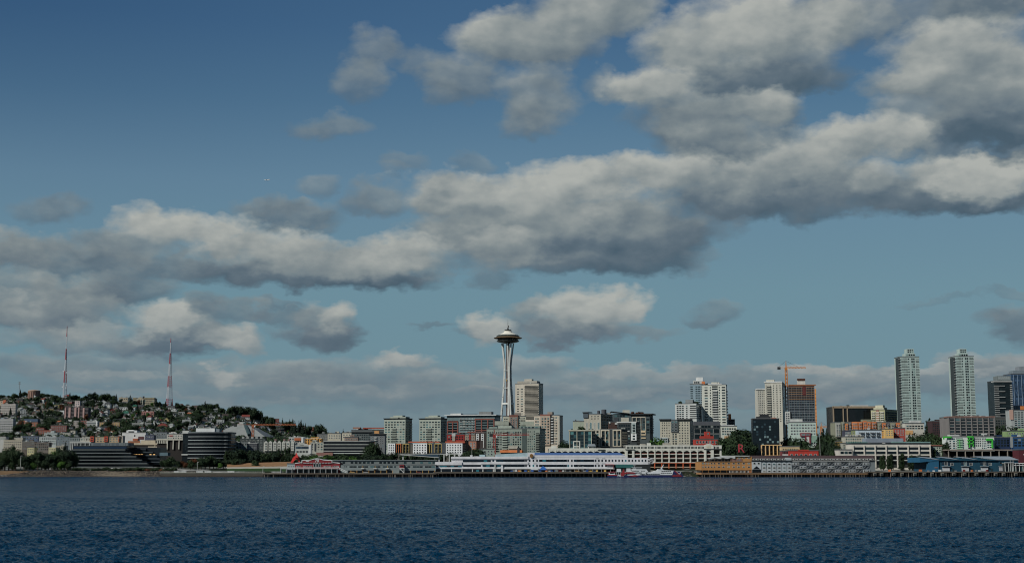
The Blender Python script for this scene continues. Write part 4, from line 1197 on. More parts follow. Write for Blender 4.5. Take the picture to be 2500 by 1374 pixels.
b.grid(2317, 2426, 1021, 1064, 8, 6, .82, .62, None, joined=False, mix=(.85, .12, .03, 0), bars=2); b.columns(2316, 2427, 1018, 1066, 9, 2.2, mat(122, 118, 116), .6, 'pier'); b.rbox('brick_edge', 2312, 2429, 1015.5, 1018, mat(142, 108, 96), -.8, 12); b.roofstuff(5)
b = Bld('dark_banded_tower', 'dark glass tower with white balcony lines near the right edge', 2427, 2470, 2470, 930, 1800, mat(28, 38, 42, .3), depth=26)
for k in range(17):
    y_ = 941 + 4.55 * k
    b.fbox('balcony', 2426, 2437 if k % 3 else 2452, y_, y_ + 1.1, TRIM, 1.4)
    b.fbox('balcony', 2465, 2470, y_ - 1.5, y_ + .2, TRIM, 1.2)
b.grid(2428, 2464, 933, 1018, 6, 17, .9, .6, None, joined=False, glasses=[glass(16, 24, 26), glass(26, 38, 40)], mix=(.7, .3)); b.rbox('roof_screen', 2437, 2470, 917, 930, mat(104, 114, 114), 3, 18); b.rbox('roof_edge', 2426, 2471, 930, 932, TRIM, -1, 10)
b.grid(2439, 2468, 918, 926, 6, 1, .7, .9, None, joined=False, out=-2.8, glasses=[mat(140, 150, 150), G_MID], mix=(.6, .4))
b = Bld('blue_glass_tower', 'tall blue glass tower at the right edge', 2468, 2515, 2515, 913, 1850, mat(52, 76, 104, .25, .5), depth=30)
b.grid(2470, 2514, 916, 1015, 12, 20, .9, .82, None, glasses=[glass(40, 62, 88), glass(58, 84, 114), glass(28, 44, 62)], mix=(.65, .2, .15)); b.columns(2474, 2512, 915, 1015, 5, .9, mat(120, 140, 160), .5, 'fin'); b.rbox('crown', 2476, 2515, 904, 913, mat(108, 120, 128), 3, 20); b.rbox('crown', 2491, 2515, 894, 904, mat(120, 128, 134), 5, 18)
b = Bld('pink_edged_slab', 'pale slab block with a pink end wall at the right edge', 2468, 2515, 2515, 1001, 1600, mat(148, 154, 152), depth=18); b.fbox('pink_end_wall', 2464, 2473, 1000, 1024, mat(176, 140, 124), .6); b.grid(2475, 2514, 1004, 1045, 5, 8, .7, .5, None, joined=False, mix=(.6, .3, .1, 0)); b.fbox('orange_sign', 2491, 2510, 991, 1000, mat(196, 112, 36), .3)
b = Bld('dark_terrace_block', 'dark terraced flats with trees below the dark glass tower', 2428, 2466, 2466, 1019, 1660, mat(74, 78, 76), depth=18); b.grid(2430, 2464, 1024, 1060, 6, 6, .6, .55, mix=(.8, .2, 0, 0)); b.roofstuff(2)
b = Bld('lime_low_block', 'lime green low block above the blue apartments', 2458, 2515, 2515, 1052, 1480, mat(122, 150, 96), depth=14); b.grid(2460, 2513, 1055, 1060, 8, 1, .5, .7, WHITE, joined=False); b.roofstuff(2)

GREEN = mat(20, 170, 22)
b = Bld('white_green_apartments', 'white apartment block with bright green frames above the blue sheds', 2313, 2427, 2427, 1066, 1420, mat(192, 198, 192), depth=18)
for xa, xb in ((2317, 2322), (2325, 2332), (2362, 2368)):
    b.grid(xa, xb, 1068, 1096, 1, 5, .8, .55, None, joined=False, mix=(.6, .2, .2, 0))
b.bands(2334, 2350, [(1069 + 5.9 * k, 1072 + 5.9 * k) for k in range(5)], G_DARK); b.balconies(2334, 2350, 1068, 1096, 5, mat(150, 190, 160), 1.3); b.grid(2375, 2395, 1068, 1090, 4, 4, .6, .6, None, joined=False, mix=(.6, .3, .1, 0)); b.grid(2396, 2408, 1068, 1096, 3, 5, .6, .6, None, joined=False, mix=(.2, .3, .4, .1))
b.grid(2362, 2374, 1070, 1092, 2, 4, .7, .6, None, joined=False); b.grid(2409, 2420, 1072, 1094, 2, 4, .8, .55, None, joined=False)
for (xa, xb, ya, yb) in ((2302, 2322, 1064.5, 1068.5), (2302, 2304.5, 1068.5, 1072), (2361, 2375.5, 1064, 1068), (2361, 2375.5, 1073, 1075.5), (2361, 2375.5, 1081, 1083.5), (2364.5, 2366.5, 1068, 1092), (2373.5, 2375.5, 1068, 1090), (2407, 2422.5, 1070, 1075), (2419.5, 2422.5, 1075, 1093), (2341, 2342.2, 1072, 1092)):
    b.fbox('green_frame', xa, xb, ya, yb, GREEN, 1.6)
b.rbox('penthouse', 2322, 2345, 1060, 1066, TRIM, 3, 12); b.rbox('penthouse', 2404, 2414, 1057, 1066, TRIM, 4, 10); b.roofstuff(3, big=False)
b = Bld('navy_apartments', 'dark navy apartment block right of the white block with green frames', 2423, 2466, 2466, 1068, 1440, mat(26, 48, 80), depth=16); b.grid(2427, 2464, 1071, 1090, 5, 3, .72, .7, None, joined=False, mix=(.8, .1, 0, .1)); b.roofstuff(2)
b = Bld('blue_apartments', 'bright blue apartment block at the right edge beside a grey stair tower', 2472, 2515, 2515, 1067, 1435, mat(30, 74, 116), depth=16); b.grid(2474, 2513, 1070, 1090, 4, 3, .7, .7, None, joined=False, mix=(.8, .1, 0, .1)); b.fbox('grey_stair_tower', 2466, 2472, 1065, 1092, mat(132, 138, 138), .4); b.roofstuff(2)
b = Bld('red_tiled_house', 'white and green flats with a red tiled roof behind the blue sheds', 2277, 2304, 2304, 1088, 1340, mat(160, 172, 156), depth=12); b.grid(2279, 2303, 1090, 1112, 4, 4, .5, .5, None, joined=False, mix=(.5, .3, .2, 0)); b.rbox('tiled_roof', 2275, 2306, 1085.5, 1088, mat(140, 88, 72), -.8, 12)

# ------------------------------------------------------------------ low blocks above the piers, centre left
WB = mat(200, 202, 202)
b = Bld('terrace_apartments', 'long low apartment row with three white blocks between dark brick bays', 948, 1130, 1145, 1083, 1500, mat(84, 82, 76), th=10, depth=16)
for xa, xb in ((948, 966), (1010, 1044), (1090, 1130)):
    b.fbox('white_block', xa, xb, 1081.5, 1112, WB, 2.4)
    n = max(2, round((xb - xa) / 7))
    b.grid(xa + 1, xb - 1, 1083, 1107, n, 4, .42, .5, None, joined=False, out=2.4, mix=(.8, .2, 0, 0))
for xa, xb, c in ((968, 980, ORANGE), (984, 1000, mat(176, 152, 84)), (1045, 1055, mat(176, 152, 84)), (1062, 1079, mat(176, 152, 84))):
    b.fbox('frame_top', xa, xb, 1082, 1083.6, c, 1.2); b.fbox('frame_post', xa, xa + 1.2, 1083.6, 1104, c, 1.2); b.fbox('frame_post', xb - 1.2, xb, 1083.6, 1104, c, 1.2); b.fbox('frame_post', (xa + xb) / 2 - .6, (xa + xb) / 2 + .6, 1083.6, 1104, c, 1.2)
    b.grid(xa + 1.2, xb - 1.2, 1084, 1104, 2, 3, .8, .75, None, joined=False, mix=(.85, .15, 0, 0), out=.2)
b.fbox('dark_bay', 1055, 1061, 1082, 1106, SLATE, .8); b.fbox('dark_bay', 1080, 1088, 1082, 1106, SLATE, .8); b.grid(.1, .9, 1084, 1106, 3, 4, .5, .5, face='R')
for xa, xb in ((993, 1040), (1042, 1070), (1084, 1132)):
    b.rbox('orange_roof_wall', xa, xb, 1076.5, 1079.5, mat(168, 78, 44), 6, 13)
b.roofstuff(4, big=False)
b = Bld('red_apartments', 'small red apartment block below the glass and brick block', 1091, 1134, 1134, 1060, 1620, mat(146, 38, 32), depth=14)
b.fbox('white_bay', 1103, 1112, 1057, 1064, TRIM, .6); b.grid(1093, 1132, 1063, 1074, 6, 2, .6, .6, joined=False, mix=(.6, .2, .1, .1)); b.fbox('beige_bay', 1104, 1111, 1064, 1076, BEIGE, .6); b.roofstuff(2, big=False)
b = Bld('brick_flats', 'orange brick flats with pale windows right of the long low apartment row', 1144, 1163, 1166, 1076, 1510, mat(150, 96, 72), th=16, depth=14); b.grid(1146, 1162, 1079, 1096, 2, 3, .6, .55, WHITE, joined=False, mix=(.1, .2, .3, .4))
b = Bld('white_panel_flats', 'dark flats with white window panels left of the grey green block', 1160, 1186, 1188, 1056, 1600, mat(62, 54, 52), th=10, depth=16)
for xa in (1163, 1175):
    b.fbox('white_panel', xa, xa + 6, 1058, 1075, WHITE, .5); b.grid(xa, xa + 6, 1058, 1075, 1, 3, .55, .5, None, joined=False, out=.5)
b.fbox('white_post', 1180, 1182, 1075, 1092, TRIM, .5); b.rbox('roof_rail', 1140, 1180, 1053, 1056, mat(120, 66, 54), 2, 10)
b = Bld('beige_stub_flats', 'beige flats between the red block and the white panel flats', 1134, 1160, 1160, 1061, 1640, mat(150, 132, 114), depth=12); b.grid(1136, 1158, 1064, 1076, 4, 2, .5, .55, WHITE, joined=False); b.fbox('red_bay', 1145, 1149, 1059, 1076, mat(150, 40, 34), .5)
b = Bld('pale_annex', 'low pale green annex at the foot of the grey green block', 1170, 1206, 1206, 1096, 1460, mat(136, 152, 140), depth=12); b.grid(1172, 1204, 1098, 1112, 4, 2, .5, .5, WHITE, joined=False)
b = Bld('striped_black_office', 'low black glass office with white stripes and a rounded right end', 790, 896, 896, 1077, 1420, mat(20, 24, 26, .3), depth=26, parapet=0)
s_ = b
def round_band(s, name, py0, py1, m, out, x0=0.0, r=7.0):
    mb = MB()
    pts = [(x0, -out), (s.W, -out)]
    for k in range(1, 7):
        a = -PI / 2 + PI / 2 * k / 6
        pts.append((s.W + (r + out) * math.cos(a), r + (r + out) * math.sin(a)))
    pts += [(s.W + r + out, s.D), (x0, s.D)]
    mb.slab(pts, s.Z(py1), s.Z(py0), m)
    return mb.obj(name, s.root)
round_band(b, 'glass_body', 1077.5, 1111, G_NIGHT, .02)
for k in range(4):
    round_band(b, 'white_stripe', 1075.6 + 7.9 * k, 1077.6 + 7.9 * k, mat(150, 152, 146), .5)
for k in range(3):
    b.bands(795, 894, [(1078.6 + 7.9 * k, 1082.8 + 7.9 * k)], glass(26, 30, 34), .15, mull=14)
b.fbox('canopy', 812, 893, 1105, 1107, TRIM, 3); b.columns(893, 893, 1107, 1114, 1, 1.2, TRIM, 3, 'canopy_post'); b.fbox('brick_annex', 774, 814, 1104, 1112, mat(134, 94, 84), 4)
b = Bld('grey_apartments', 'grey apartment block with white framed bays left of the left pale green tower', 904, 940, 940, 1060, 1600, mat(104, 108, 110), depth=18); b.grid(906, 938, 1064, 1094, 5, 6, .55, .6, WHITE, joined=False, mix=(.6, .25, .1, .05)); b.rbox('dark_eave', 901, 941, 1058, 1061, DKGREY, -1, 12); b.balconies(914, 920, 1064, 1092, 5, TRIM, 1.2)
b = Bld('flat_roof_hall', 'long low hall with an orange red roof edge left of the left pale green tower', 858, 938, 938, 1050, 1850, mat(92, 98, 98), depth=30); b.rbox('orange_edge', 885, 939, 1043, 1046, mat(150, 64, 44), 4, 20); b.rbox('orange_edge', 860, 878, 1042, 1045.5, mat(150, 104, 84), 6, 20); b.bands(862, 936, [(1054, 1057), (1060, 1063)], G_DARK); b.fbox('orange_panel', 914, 926, 1051, 1060, mat(190, 136, 76), .5); b.rbox('roof_light', 908, 938, 1046, 1049, mat(140, 152, 152), -1, 10); b.roofstuff(4)
b = Bld('grey_flats', 'grey mid rise flats behind the low black striped office', 858, 906, 906, 1056, 1700, mat(88, 96, 96), depth=16); b.grid(860, 904, 1059, 1078, 8, 4, .55, .55, joined=False, mix=(.6, .2, .1, .1)); b.rbox('dark_eave', 856, 908, 1053.5, 1056, DKGREY, -1, 12); b.roofstuff(2, big=False)
for xa, xb, yt, Y, c, lab in ((800, 832, 1058, 1620, mat(176, 170, 150), 'cream flats above the left end of the low black striped office'), (835, 858, 1056, 1640, mat(186, 178, 156), 'cream and tan flats above the middle of the low black striped office'), (841, 874, 1067, 1560, mat(128, 108, 96), 'brown low flats just above the low black striped office'), (774, 800, 1060, 1640, mat(104, 106, 104), 'grey low flats left of the cream flats')):
    b = Bld('hillfoot_flats', lab, xa, xb, xb, yt, Y, c, depth=12); b.grid(xa + 1, xb - 1, yt + 2, yt + 13, max(3, (xb - xa) // 6), 2, .5, .5, WHITE, joined=False); b.roofstuff(2)

# pedestrian bridge
Yb = 1345.0
p0, p1 = at(978, 1112, Yb), at(1122, 1112, Yb)
gb = thing('footbridge', 'glass sided footbridge with a long tapering deck behind the grey pier shed', 'bridge', (p0.x, Yb, 0))
zz = lambda py: at(1050, py, Yb).z
xx = lambda px: at(px, 1110, Yb).x - p0.x
m_ = MB(); m_.prism([(xx(978), zz(1110)), (xx(1072), zz(1117)), (xx(1072), zz(1115.6)), (xx(978), zz(1108.6))], -2, 2, TRIM); m_.obj('deck', gb)
m_ = MB(); m_.prism([(xx(1000), zz(1110)), (xx(1070), zz(1115.2)), (xx(1070), zz(1108.4)), (xx(1000), zz(1108.4))], -1.7, 1.7, glass(50, 70, 86)); m_.obj('glass_side', gb)
m_ = MB(); m_.box(xx(978), xx(1072), -2.1, 2.1, zz(1108.2), zz(1107.4), TRIM); m_.obj('roof', gb)
m_ = MB(); m_.box(xx(1072), xx(1122), -.6, .6, zz(1108.6), zz(1107.5), TRIM); m_.obj('frame_beam', gb)
for px in (984, 1072, 1084, 1097, 1110, 1121):
    m_ = MB(); m_.box(xx(px) - .5, xx(px) + .5, -.59, .59, ground(p0.x, Yb) - 1, zz(1108.7), TRIM); m_.obj('post', gb)

# ------------------------------------------------------------------ white arcaded warehouse
WH = mat(194, 194, 182)
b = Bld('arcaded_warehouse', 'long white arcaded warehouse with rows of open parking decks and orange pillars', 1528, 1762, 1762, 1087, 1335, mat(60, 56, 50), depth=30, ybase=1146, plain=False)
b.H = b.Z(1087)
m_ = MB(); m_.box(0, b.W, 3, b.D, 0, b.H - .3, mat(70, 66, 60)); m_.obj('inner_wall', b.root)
b.fbox('attic_wall', 1528, 1762, 1087, 1097.5, WH, .3, 3)
for k in range(12):
    xa = 1529 + 17.35 * k
    if k == 11:
        break
    b.grid(xa + .8, xa + 16.5, 1089.3, 1094.6, 5, 1, .62, 1, None, joined=False, mix=(.9, .1, 0, 0), out=.3)
b.grid(1743, 1756, 1089.3, 1094.6, 4, 1, .6, 1, None, joined=False, mix=(.9, .1, 0, 0), out=.3)
for py in (1108.2, 1118.4, 1128.2):
    b.fbox('deck_beam', 1528, 1760 if py < 1120 else 1712, py - .8, py + 1.0, WH, .1, 3)
    if py < 1120:
        b.fbox('red_rail', 1546, 1745, py - 2.4, py - 1.2, mat(150, 92, 84), -.3, .7)
m2 = MB()
for k in range(14):
    px = 1529 + 17.35 * k
    if px > 1746:
        break
    b.fbox('pier', px - 1.4, px + 1.4, 1097.5, 1129, WH, .5, 3)
b.fbox('pier', 1757, 1761, 1087, 1113, WH, .4, 3); b.fbox('corner_block', 1543, 1548.5, 1098, 1116, WH, .8, 3); b.fbox('corner_block', 1528, 1532, 1098, 1116, WH, .8, 3); b.fbox('corner_block', 1719, 1724, 1098, 1124, WH, .8, 3); b.fbox('corner_block', 1735, 1742, 1098, 1116, WH, .8, 3)
for k in range(13):
    px = 1530.4 + 17.35 * k
    if px + 14.6 > 1745: break
    m_ = MB()
    xa, xb, zt_ = b.X(px), b.X(px + 14.55), b.Z(1097.4)
    pts = [(xa, zt_ - 2.2)] + [(xa + (xb - xa) * q / 8, zt_ - 2.2 + 1.3 * math.sin(PI * q / 8)) for q in range(1, 8)] + [(xb, zt_ - 2.2), (xb, zt_ + .01), (xa, zt_ + .01)]
    m_.prism(pts, -.18, .5, WH); m_.obj('arch', b.root)
b.fbox('dark_cornice', 1526, 1549, 1096, 1097.8, DKGREY, 1.2); b.fbox('dark_cornice', 1718, 1762, 1095, 1096.6, DKGREY, 1.2)
m_ = MB(); xa, xb = b.X(1719), b.X(1742)
m_.prism([(xa, b.Z(1097)), (xb, b.Z(1097)), (xb, b.Z(1086.5))] + [(xb - (xb - xa) * q / 8, b.Z(1086.5 - 4 * math.sin(PI * q / 8))) for q in range(1, 8)] + [(xa, b.Z(1086.5))], -.8, 2, WH); m_.obj('curved_gable', b.root)
b.grid(1724, 1736, 1088.5, 1093, 3, 2, .7, .7, None, joined=False, out=.8, glasses=[mat(190, 170, 120), G_MID], mix=(.6, .4))
for k in range(9):
    px = 1563 + 17.35 * k
    b.fbox('orange_pillar', px - 1.1, px + 1.1, 1129.4, 1143, mat(190, 84, 34), .5, 3)
b.fbox('orange_beam', 1560, 1712, 1129, 1130.4, mat(176, 92, 50), .6, 3); b.fbox('low_wall', 1560, 1722, 1138.5, 1141, mat(160, 140, 116), .4, 3)
m_ = MB(); m_.box(0, b.W, .2, b.D, b.H - .25, b.H + .3, TRIM); m_.obj('roof', b.root)
for xa, xb, yt in ((1566, 1578, 1082.5), (1583, 1591, 1080.5), (1622, 1640, 1080.5), (1660, 1676, 1082)):
    b.rbox('roof_housing', xa, xb, yt, 1086.6, R.choice([WH, BEIGE]), 8, 16)
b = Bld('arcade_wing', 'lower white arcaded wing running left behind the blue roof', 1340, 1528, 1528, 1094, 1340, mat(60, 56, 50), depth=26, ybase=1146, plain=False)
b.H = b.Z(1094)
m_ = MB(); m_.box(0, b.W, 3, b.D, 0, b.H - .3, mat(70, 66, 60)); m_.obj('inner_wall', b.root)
b.fbox('parapet', 1340, 1528, 1094, 1099, WH, .3, 3); m_ = MB(); m_.box(0, b.W, .2, b.D, b.H - .25, b.H + .2, TRIM); m_.obj('roof', b.root)
for k in range(13):
    px = 1341 + 15.5 * k
    b.fbox('pier', px - 1.5, px + 1.5, 1099, 1130, WH, .45, 3)
    if px + 15 < 1528:
        m_ = MB(); xa, xb, zt_ = b.X(px + 1.5), b.X(px + 14), b.Z(1098.9)
        m_.prism([(xa, zt_ - 1.8)] + [(xa + (xb - xa) * q / 8, zt_ - 1.8 + 1.1 * math.sin(PI * q / 8)) for q in range(1, 8)] + [(xb, zt_ - 1.8), (xb, zt_), (xa, zt_)], -.18, .5, WH); m_.obj('arch', b.root)
b.fbox('deck_beam', 1340, 1528, 1107.5, 1109, WH, .1, 3); b.fbox('dark_cornice', 1459, 1477, 1096.5, 1098, DKGREY, 1.2)
m_ = MB()
for px in (1399.5, 1414.5):
    m_.box(b.X(px) , b.X(px + 2.2), 2, 3, b.Z(1094), b.Z(1076), WH)
m_.box(b.X(1401.7), b.X(1414.5), 2, 3, b.Z(1078), b.Z(1075.6), WH); m_.box(b.X(1401.7), b.X(1414.5), 2, 3, b.Z(1090.5), b.Z(1088), WH); m_.obj('roof_gate', b.root)
m_ = MB(); m_.slab([(b.X(1437), 4), (b.X(1454), 4), (b.X(1454), 12), (b.X(1437), 12)], b.Z(1094), b.Z(1088.6), WH); m_.obj('roof_lantern', b.root); b.grid(1438, 1453, 1089.5, 1093.5, 5, 1, .6, .8, None, joined=False, out=-3.9)
m_ = MB(); m_.prism([(b.X(1435.5), b.Z(1088.5)), (b.X(1455.5), b.Z(1088.5)), (b.X(1452), b.Z(1083)), (b.X(1439), b.Z(1083))], 3, 13, mat(140, 150, 156)); m_.obj('lantern_roof', b.root); b.rbox('roof_housing', 1346, 1359, 1088, 1093.8, WH, 5, 12)

# ------------------------------------------------------------------ piers
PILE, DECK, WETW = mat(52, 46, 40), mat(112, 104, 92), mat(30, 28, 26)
def pier(name, label, px0, px1, Yf, ytop, ydeck, npile, deckm, depth=60, pale=0.2, skirt=True):
    """deck on rows of piles; ydeck is the underside of the deck edge"""
    a, c = at(px0, ytop, Yf), at(px1, ytop, Yf)
    zt_, zd = a.z, at(px0, ydeck, Yf).z
    t = thing(name, label, 'pier', (a.x, Yf, 0))
    wd = c.x - a.x
    m_ = MB(); m_.box(0, wd, 0, depth, zd, zt_, deckm); m_.obj('deck', t)
    m_ = MB(); m_.box(.3, wd - .3, -.25, -.01, zt_ - .9, zt_ - .2, mat(84, 76, 66)); m_.obj('edge_beam', t)
    if skirt:
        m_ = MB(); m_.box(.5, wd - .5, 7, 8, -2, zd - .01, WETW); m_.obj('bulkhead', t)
    mp_ = MB(); mp_.lathe([(.26, -3), (.22, zd - .02)], PILE, 7); me1 = mp_.mesh('pile')
    mp_ = MB(); mp_.lathe([(.3, -3), (.26, zd - .02)], mat(128, 118, 104), 7); me2 = mp_.mesh('pile')
    for k in range(npile):
        for row in (0.4, 3.4):
            o = link('pile', me2 if row < 1 and R.random() < pale else me1, t)
            o.location = (.6 + (wd - 1.2) * k / (npile - 1) + R.uniform(-.5, .5), row, 0)
    return t, a.x, zt_
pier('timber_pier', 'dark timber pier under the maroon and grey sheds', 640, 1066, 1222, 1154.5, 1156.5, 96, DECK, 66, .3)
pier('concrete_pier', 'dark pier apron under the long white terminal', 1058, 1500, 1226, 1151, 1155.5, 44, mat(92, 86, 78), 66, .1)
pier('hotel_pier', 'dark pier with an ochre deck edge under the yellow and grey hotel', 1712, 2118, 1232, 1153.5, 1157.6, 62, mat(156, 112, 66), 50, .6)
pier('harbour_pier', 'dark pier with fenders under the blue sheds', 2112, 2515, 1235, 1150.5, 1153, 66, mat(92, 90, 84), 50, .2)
for k in range(16):
    px = 2130 + 25 * k + R.uniform(-6, 6)
    a = at(px, 1156, 1234)
    m_ = MB(); m_.box(-1.4, 1.4, -1, 0, -1.2, 1.2, mat(120, 116, 104)); m_.box(-.9, .9, -1.3, -1, -.8, .8, DKGREY)
    o = m_.obj('fender'); o.location = (a.x, 1234.4, a.z - .4)
    tag(o, 'pale fender block on the pier edge below the blue sheds', 'fender', 'fender blocks along the right hand pier')

def text_mesh(name, curve, m, parent):
    tmp = bpy.data.objects.new('tmp', curve)
    COL.objects.link(tmp)
    bpy.context.view_layer.update()
    me = bpy.data.meshes.new_from_object(tmp.evaluated_get(bpy.context.evaluated_depsgraph_get()))
    bpy.data.objects.remove(tmp)
    me.materials.clear(); me.materials.append(m)
    return link(name, me, parent)
# maroon pier shed
MAROON = mat(126, 34, 40)
b = Bld('maroon_pier_shed', 'maroon gabled pier shed with white trim and the number 70', 720, 830, 830, 1129, 1228, MAROON, depth=40, ybase=1154.5, parapet=0)
m_ = MB()
xa, xb, xm_ = b.X(737), b.X(811), b.X(774)
top = [(xb, b.Z(1123.5)), (xb, b.Z(1123.2)), (b.X(790), b.Z(1122.2)), (b.X(781), b.Z(1119.4)), (b.X(774), b.Z(1118.6)), (b.X(767), b.Z(1119.4)), (b.X(758), b.Z(1122.2)), (xa, b.Z(1123.2))]
m_.prism([(xa, b.Z(1130)), (xb, b.Z(1130))] + top, -.6, 3, MAROON); m_.obj('gable_front', b.root)
m_ = MB()
for (p, q) in zip(top[1:], top[2:]):
    m_.bar((p[0], -.7, p[1]), (q[0], -.7, q[1]), .55, WHITE)
m_.box(xa - .2, xa + .4, -.9, -.55, b.Z(1130), b.Z(1122.6), WHITE); m_.box(xb - .4, xb + .2, -.9, -.55, b.Z(1130), b.Z(1122.6), WHITE); m_.obj('white_trim', b.root)
m_ = MB(); m_.bar((b.X(720), -.3, b.Z(1130.5)), (b.X(738), -.3, b.Z(1128.2)), .5, WHITE); m_.bar((b.X(811), -.3, b.Z(1128)), (b.X(830), -.3, b.Z(1130)), .5, WHITE); m_.obj('eave_trim', b.root)
fc = bpy.data.curves.new('number', 'FONT'); fc.body = '70'; fc.size = 3.6; fc.extrude = .12; fc.align_x = 'CENTER'
fc.offset = 0.07
o = text_mesh('number', fc, WHITE, b.root); o.location, o.rotation_euler = (xm_, -.75, b.Z(1127.3)), (PI / 2, 0, 0)
b.fbox('small_sign', 747, 755, 1124.5, 1126.2, WHITE, .7)
b.grid(740, 808, 1128.6, 1131, 9, 1, .7, .8, WHITE, joined=False, mix=(.3, .3, .2, .2), out=.62); b.fbox('centre_glazing', 765, 784, 1131, 1140, G_DARK, .2); b.grid(765, 784, 1131, 1140, 3, 1, .8, .9, WHITE, joined=False, out=.2)
for xa_, xb_ in ((723, 734), (740, 762), (790, 808), (812, 828)):
    b.grid(xa_, xb_, 1136, 1140.5, max(2, round((xb_ - xa_) / 5)), 1, .7, .85, WHITE, joined=False, mix=(.4, .3, .2, .1))
b.fbox('glazed_ground_floor', 722, 826, 1145, 1153.5, G_NIGHT, .1); b.columns(723, 825, 1145, 1154, 12, .6, TRIM, .2, 'glazing_bar')
b.fbox('balcony_deck', 687, 826, 1142.6, 1143.8, WHITE, 5.5, .05); b.columns(688, 825, 1143.8, 1154.2, 11, .8, WHITE, 5.4, 'balcony_post')
m_ = MB()
x0_, x1_, zz0 = b.X(687), b.X(826), b.Z(1142.6)
m_.box(x0_, x1_, -5.5, -5.4, zz0 + 1.0, zz0 + 1.1, WHITE); m_.box(x0_, x1_, -5.5, -5.4, zz0 + .5, zz0 + .58, WHITE)
for k in range(70):
    x = x0_ + (x1_ - x0_) * k / 69
    m_.box(x - .05, x + .05, -5.49, -5.41, zz0, zz0 + 1.0, WHITE)
m_.obj('railing', b.root, 'stuff')
m_ = MB()
for dz in (0, 1.2):
    m_.bar((b.X(826), -4, b.Z(1142.8) + dz), (b.X(848), -4, b.Z(1153.5) + dz), .5, WHITE)
m_.obj('stair', b.root)
m_ = MB(); m_.prism([(0, b.H), (b.W, b.H), (b.W * .5, b.H + 3.5)], 3.1, 40, mat(96, 90, 90)); m_.obj('roof', b.root)
b = Bld('grey_annex', 'small pale grey annex at the left end of the maroon pier shed', 701, 720, 720, 1132, 1229, mat(138, 148, 150), depth=30, ybase=1154.5); b.grid(703, 719, 1136, 1140, 3, 1, .6, .7, WHITE, joined=False)
# grey pier shed
b = Bld('grey_pier_shed', 'long grey pier shed with a raised clerestory and yellow posts', 832, 1064, 1064, 1134, 1228, mat(116, 126, 126), depth=52, ybase=1154.5, parapet=.2)
b.rbox('clerestory', 812, 1064, 1123, 1133.5, mat(104, 112, 112), 12, 36); m_ = MB(); m_.box(b.X(800), b.W + .4, 11, 37, b.Z(1123), b.Z(1121.8), mat(128, 136, 136)); m_.obj('clerestory_roof', b.root)
b.grid(820, 1062, 1126.5, 1131, 24, 1, .62, .9, None, joined=False, mix=(.7, .2, .1, 0), out=-11.9, skip=.15)
for xa, xb in ((853, 871), (874, 899), (904, 929), (934, 959), (962, 967), (994, 1002), (1008, 1032), (1037, 1062)):
    b.grid(xa, xb, 1137, 1140.6, max(1, round((xb - xa) / 8)), 1, .92, 1, None, joined=False, mix=(.6, .3, .1, 0), bars=0)
b.bands(850, 1062, [(1147.5, 1154)], G_NIGHT, .06)
for k in range(15):
    px = 857 + 14.6 * k
    if px < 960 or px > 995:
        b.fbox('yellow_post', px - .5, px + .5, 1147.5, 1154.3, mat(206, 150, 60), .5)
for px in (886, 916, 946):
    b.fbox('yellow_panel', px - .5, px + .5, 1136.8, 1140.6, mat(206, 150, 60), .3); b.fbox('white_balcony', px - 4, px + 4, 1141.5, 1144.2, TRIM, 1.6); b.fbox('dark_door', px - 3, px + 3, 1144.3, 1147.5, G_NIGHT, .15)
b.fbox('pale_panel', 958, 975, 1146, 1154.3, mat(120, 130, 130), .4)
b.fbox('maroon_bay', 976, 987, 1133.5, 1142, MAROON, 3.2); b.fbox('bay_window', 978, 985, 1136, 1138.5, G_DARK, 3.4)
m_ = MB(); m_.bar((b.X(977), -2.8, b.Z(1142.5)), (b.X(987), -2.8, b.Z(1154)), .5, WHITE); m_.bar((b.X(987), -2.8, b.Z(1142.5)), (b.X(987), -2.8, b.Z(1154)), .5, WHITE); m_.bar((b.X(976), -2.9, b.Z(1142.6)), (b.X(988), -2.9, b.Z(1142.6)), .6, WHITE); m_.obj('white_bracket', b.root)
b.grid(840, 848, 1137, 1140, 2, 1, .6, .8, None, joined=False)
# white terminal
WT = mat(198, 198, 200)
b = Bld('white_terminal', 'long white ship terminal with dark window bands and a round gold emblem', 1063, 1588, 1588, 1127, 1232, WT, depth=50, ybase=1152, parapet=0)
b.rbox('third_storey', 1102, 1532, 1114, 1127.5, WT, -.01, 40); b.rbox('right_box', 1525, 1582, 1117, 1127.5, WT, -.012, 40)
b.rbox('parapet_block', 1294, 1527, 1110.5, 1114.3, WT, -.2, 30)
m_ = MB(); m_.prism([(b.X(1209), b.Z(1114)), (b.X(1293), b.Z(1114)), (b.X(1293), b.Z(1104.5)), (b.X(1270), b.Z(1105.4)), (b.X(1209), b.Z(1108.6))], 1, 2, mat(150, 172, 178)); m_.obj('pale_blue_screen', b.root)
m_ = MB()
for xa_, xb_, za_, zb_, xs_ in ((1292, 1527, 1111, 1104, 1515),):
    m_.add([(b.X(xa_), 1.5, b.Z(za_)), (b.X(xb_), 1.5, b.Z(za_)), (b.X(xs_), 14, b.Z(zb_)), (b.X(xa_), 14, b.Z(zb_)), (b.X(xa_), 30, b.Z(za_)), (b.X(xb_), 30, b.Z(za_))],
           [(0, 1, 2, 3), (1, 5, 2), (3, 2, 5, 4), (0, 3, 4), (1, 0, 4, 5)], mat(66, 98, 148, .5))
m_.obj('blue_roof', b.root)
m_ = MB(); m_.box(b.X(1288), b.X(1305), -.5, 2, b.Z(1114), b.Z(1104.4), WT); m_.obj('emblem_wall', b.root)
m_ = MB(); n_ = 24; xc, zc, r0 = b.X(1297.5), b.Z(1112), 4.5 * b.mpp
pts = [(xc + r0 * math.cos(2 * PI * k / n_), zc + r0 * 1.1 * math.sin(2 * PI * k / n_)) for k in range(n_)]
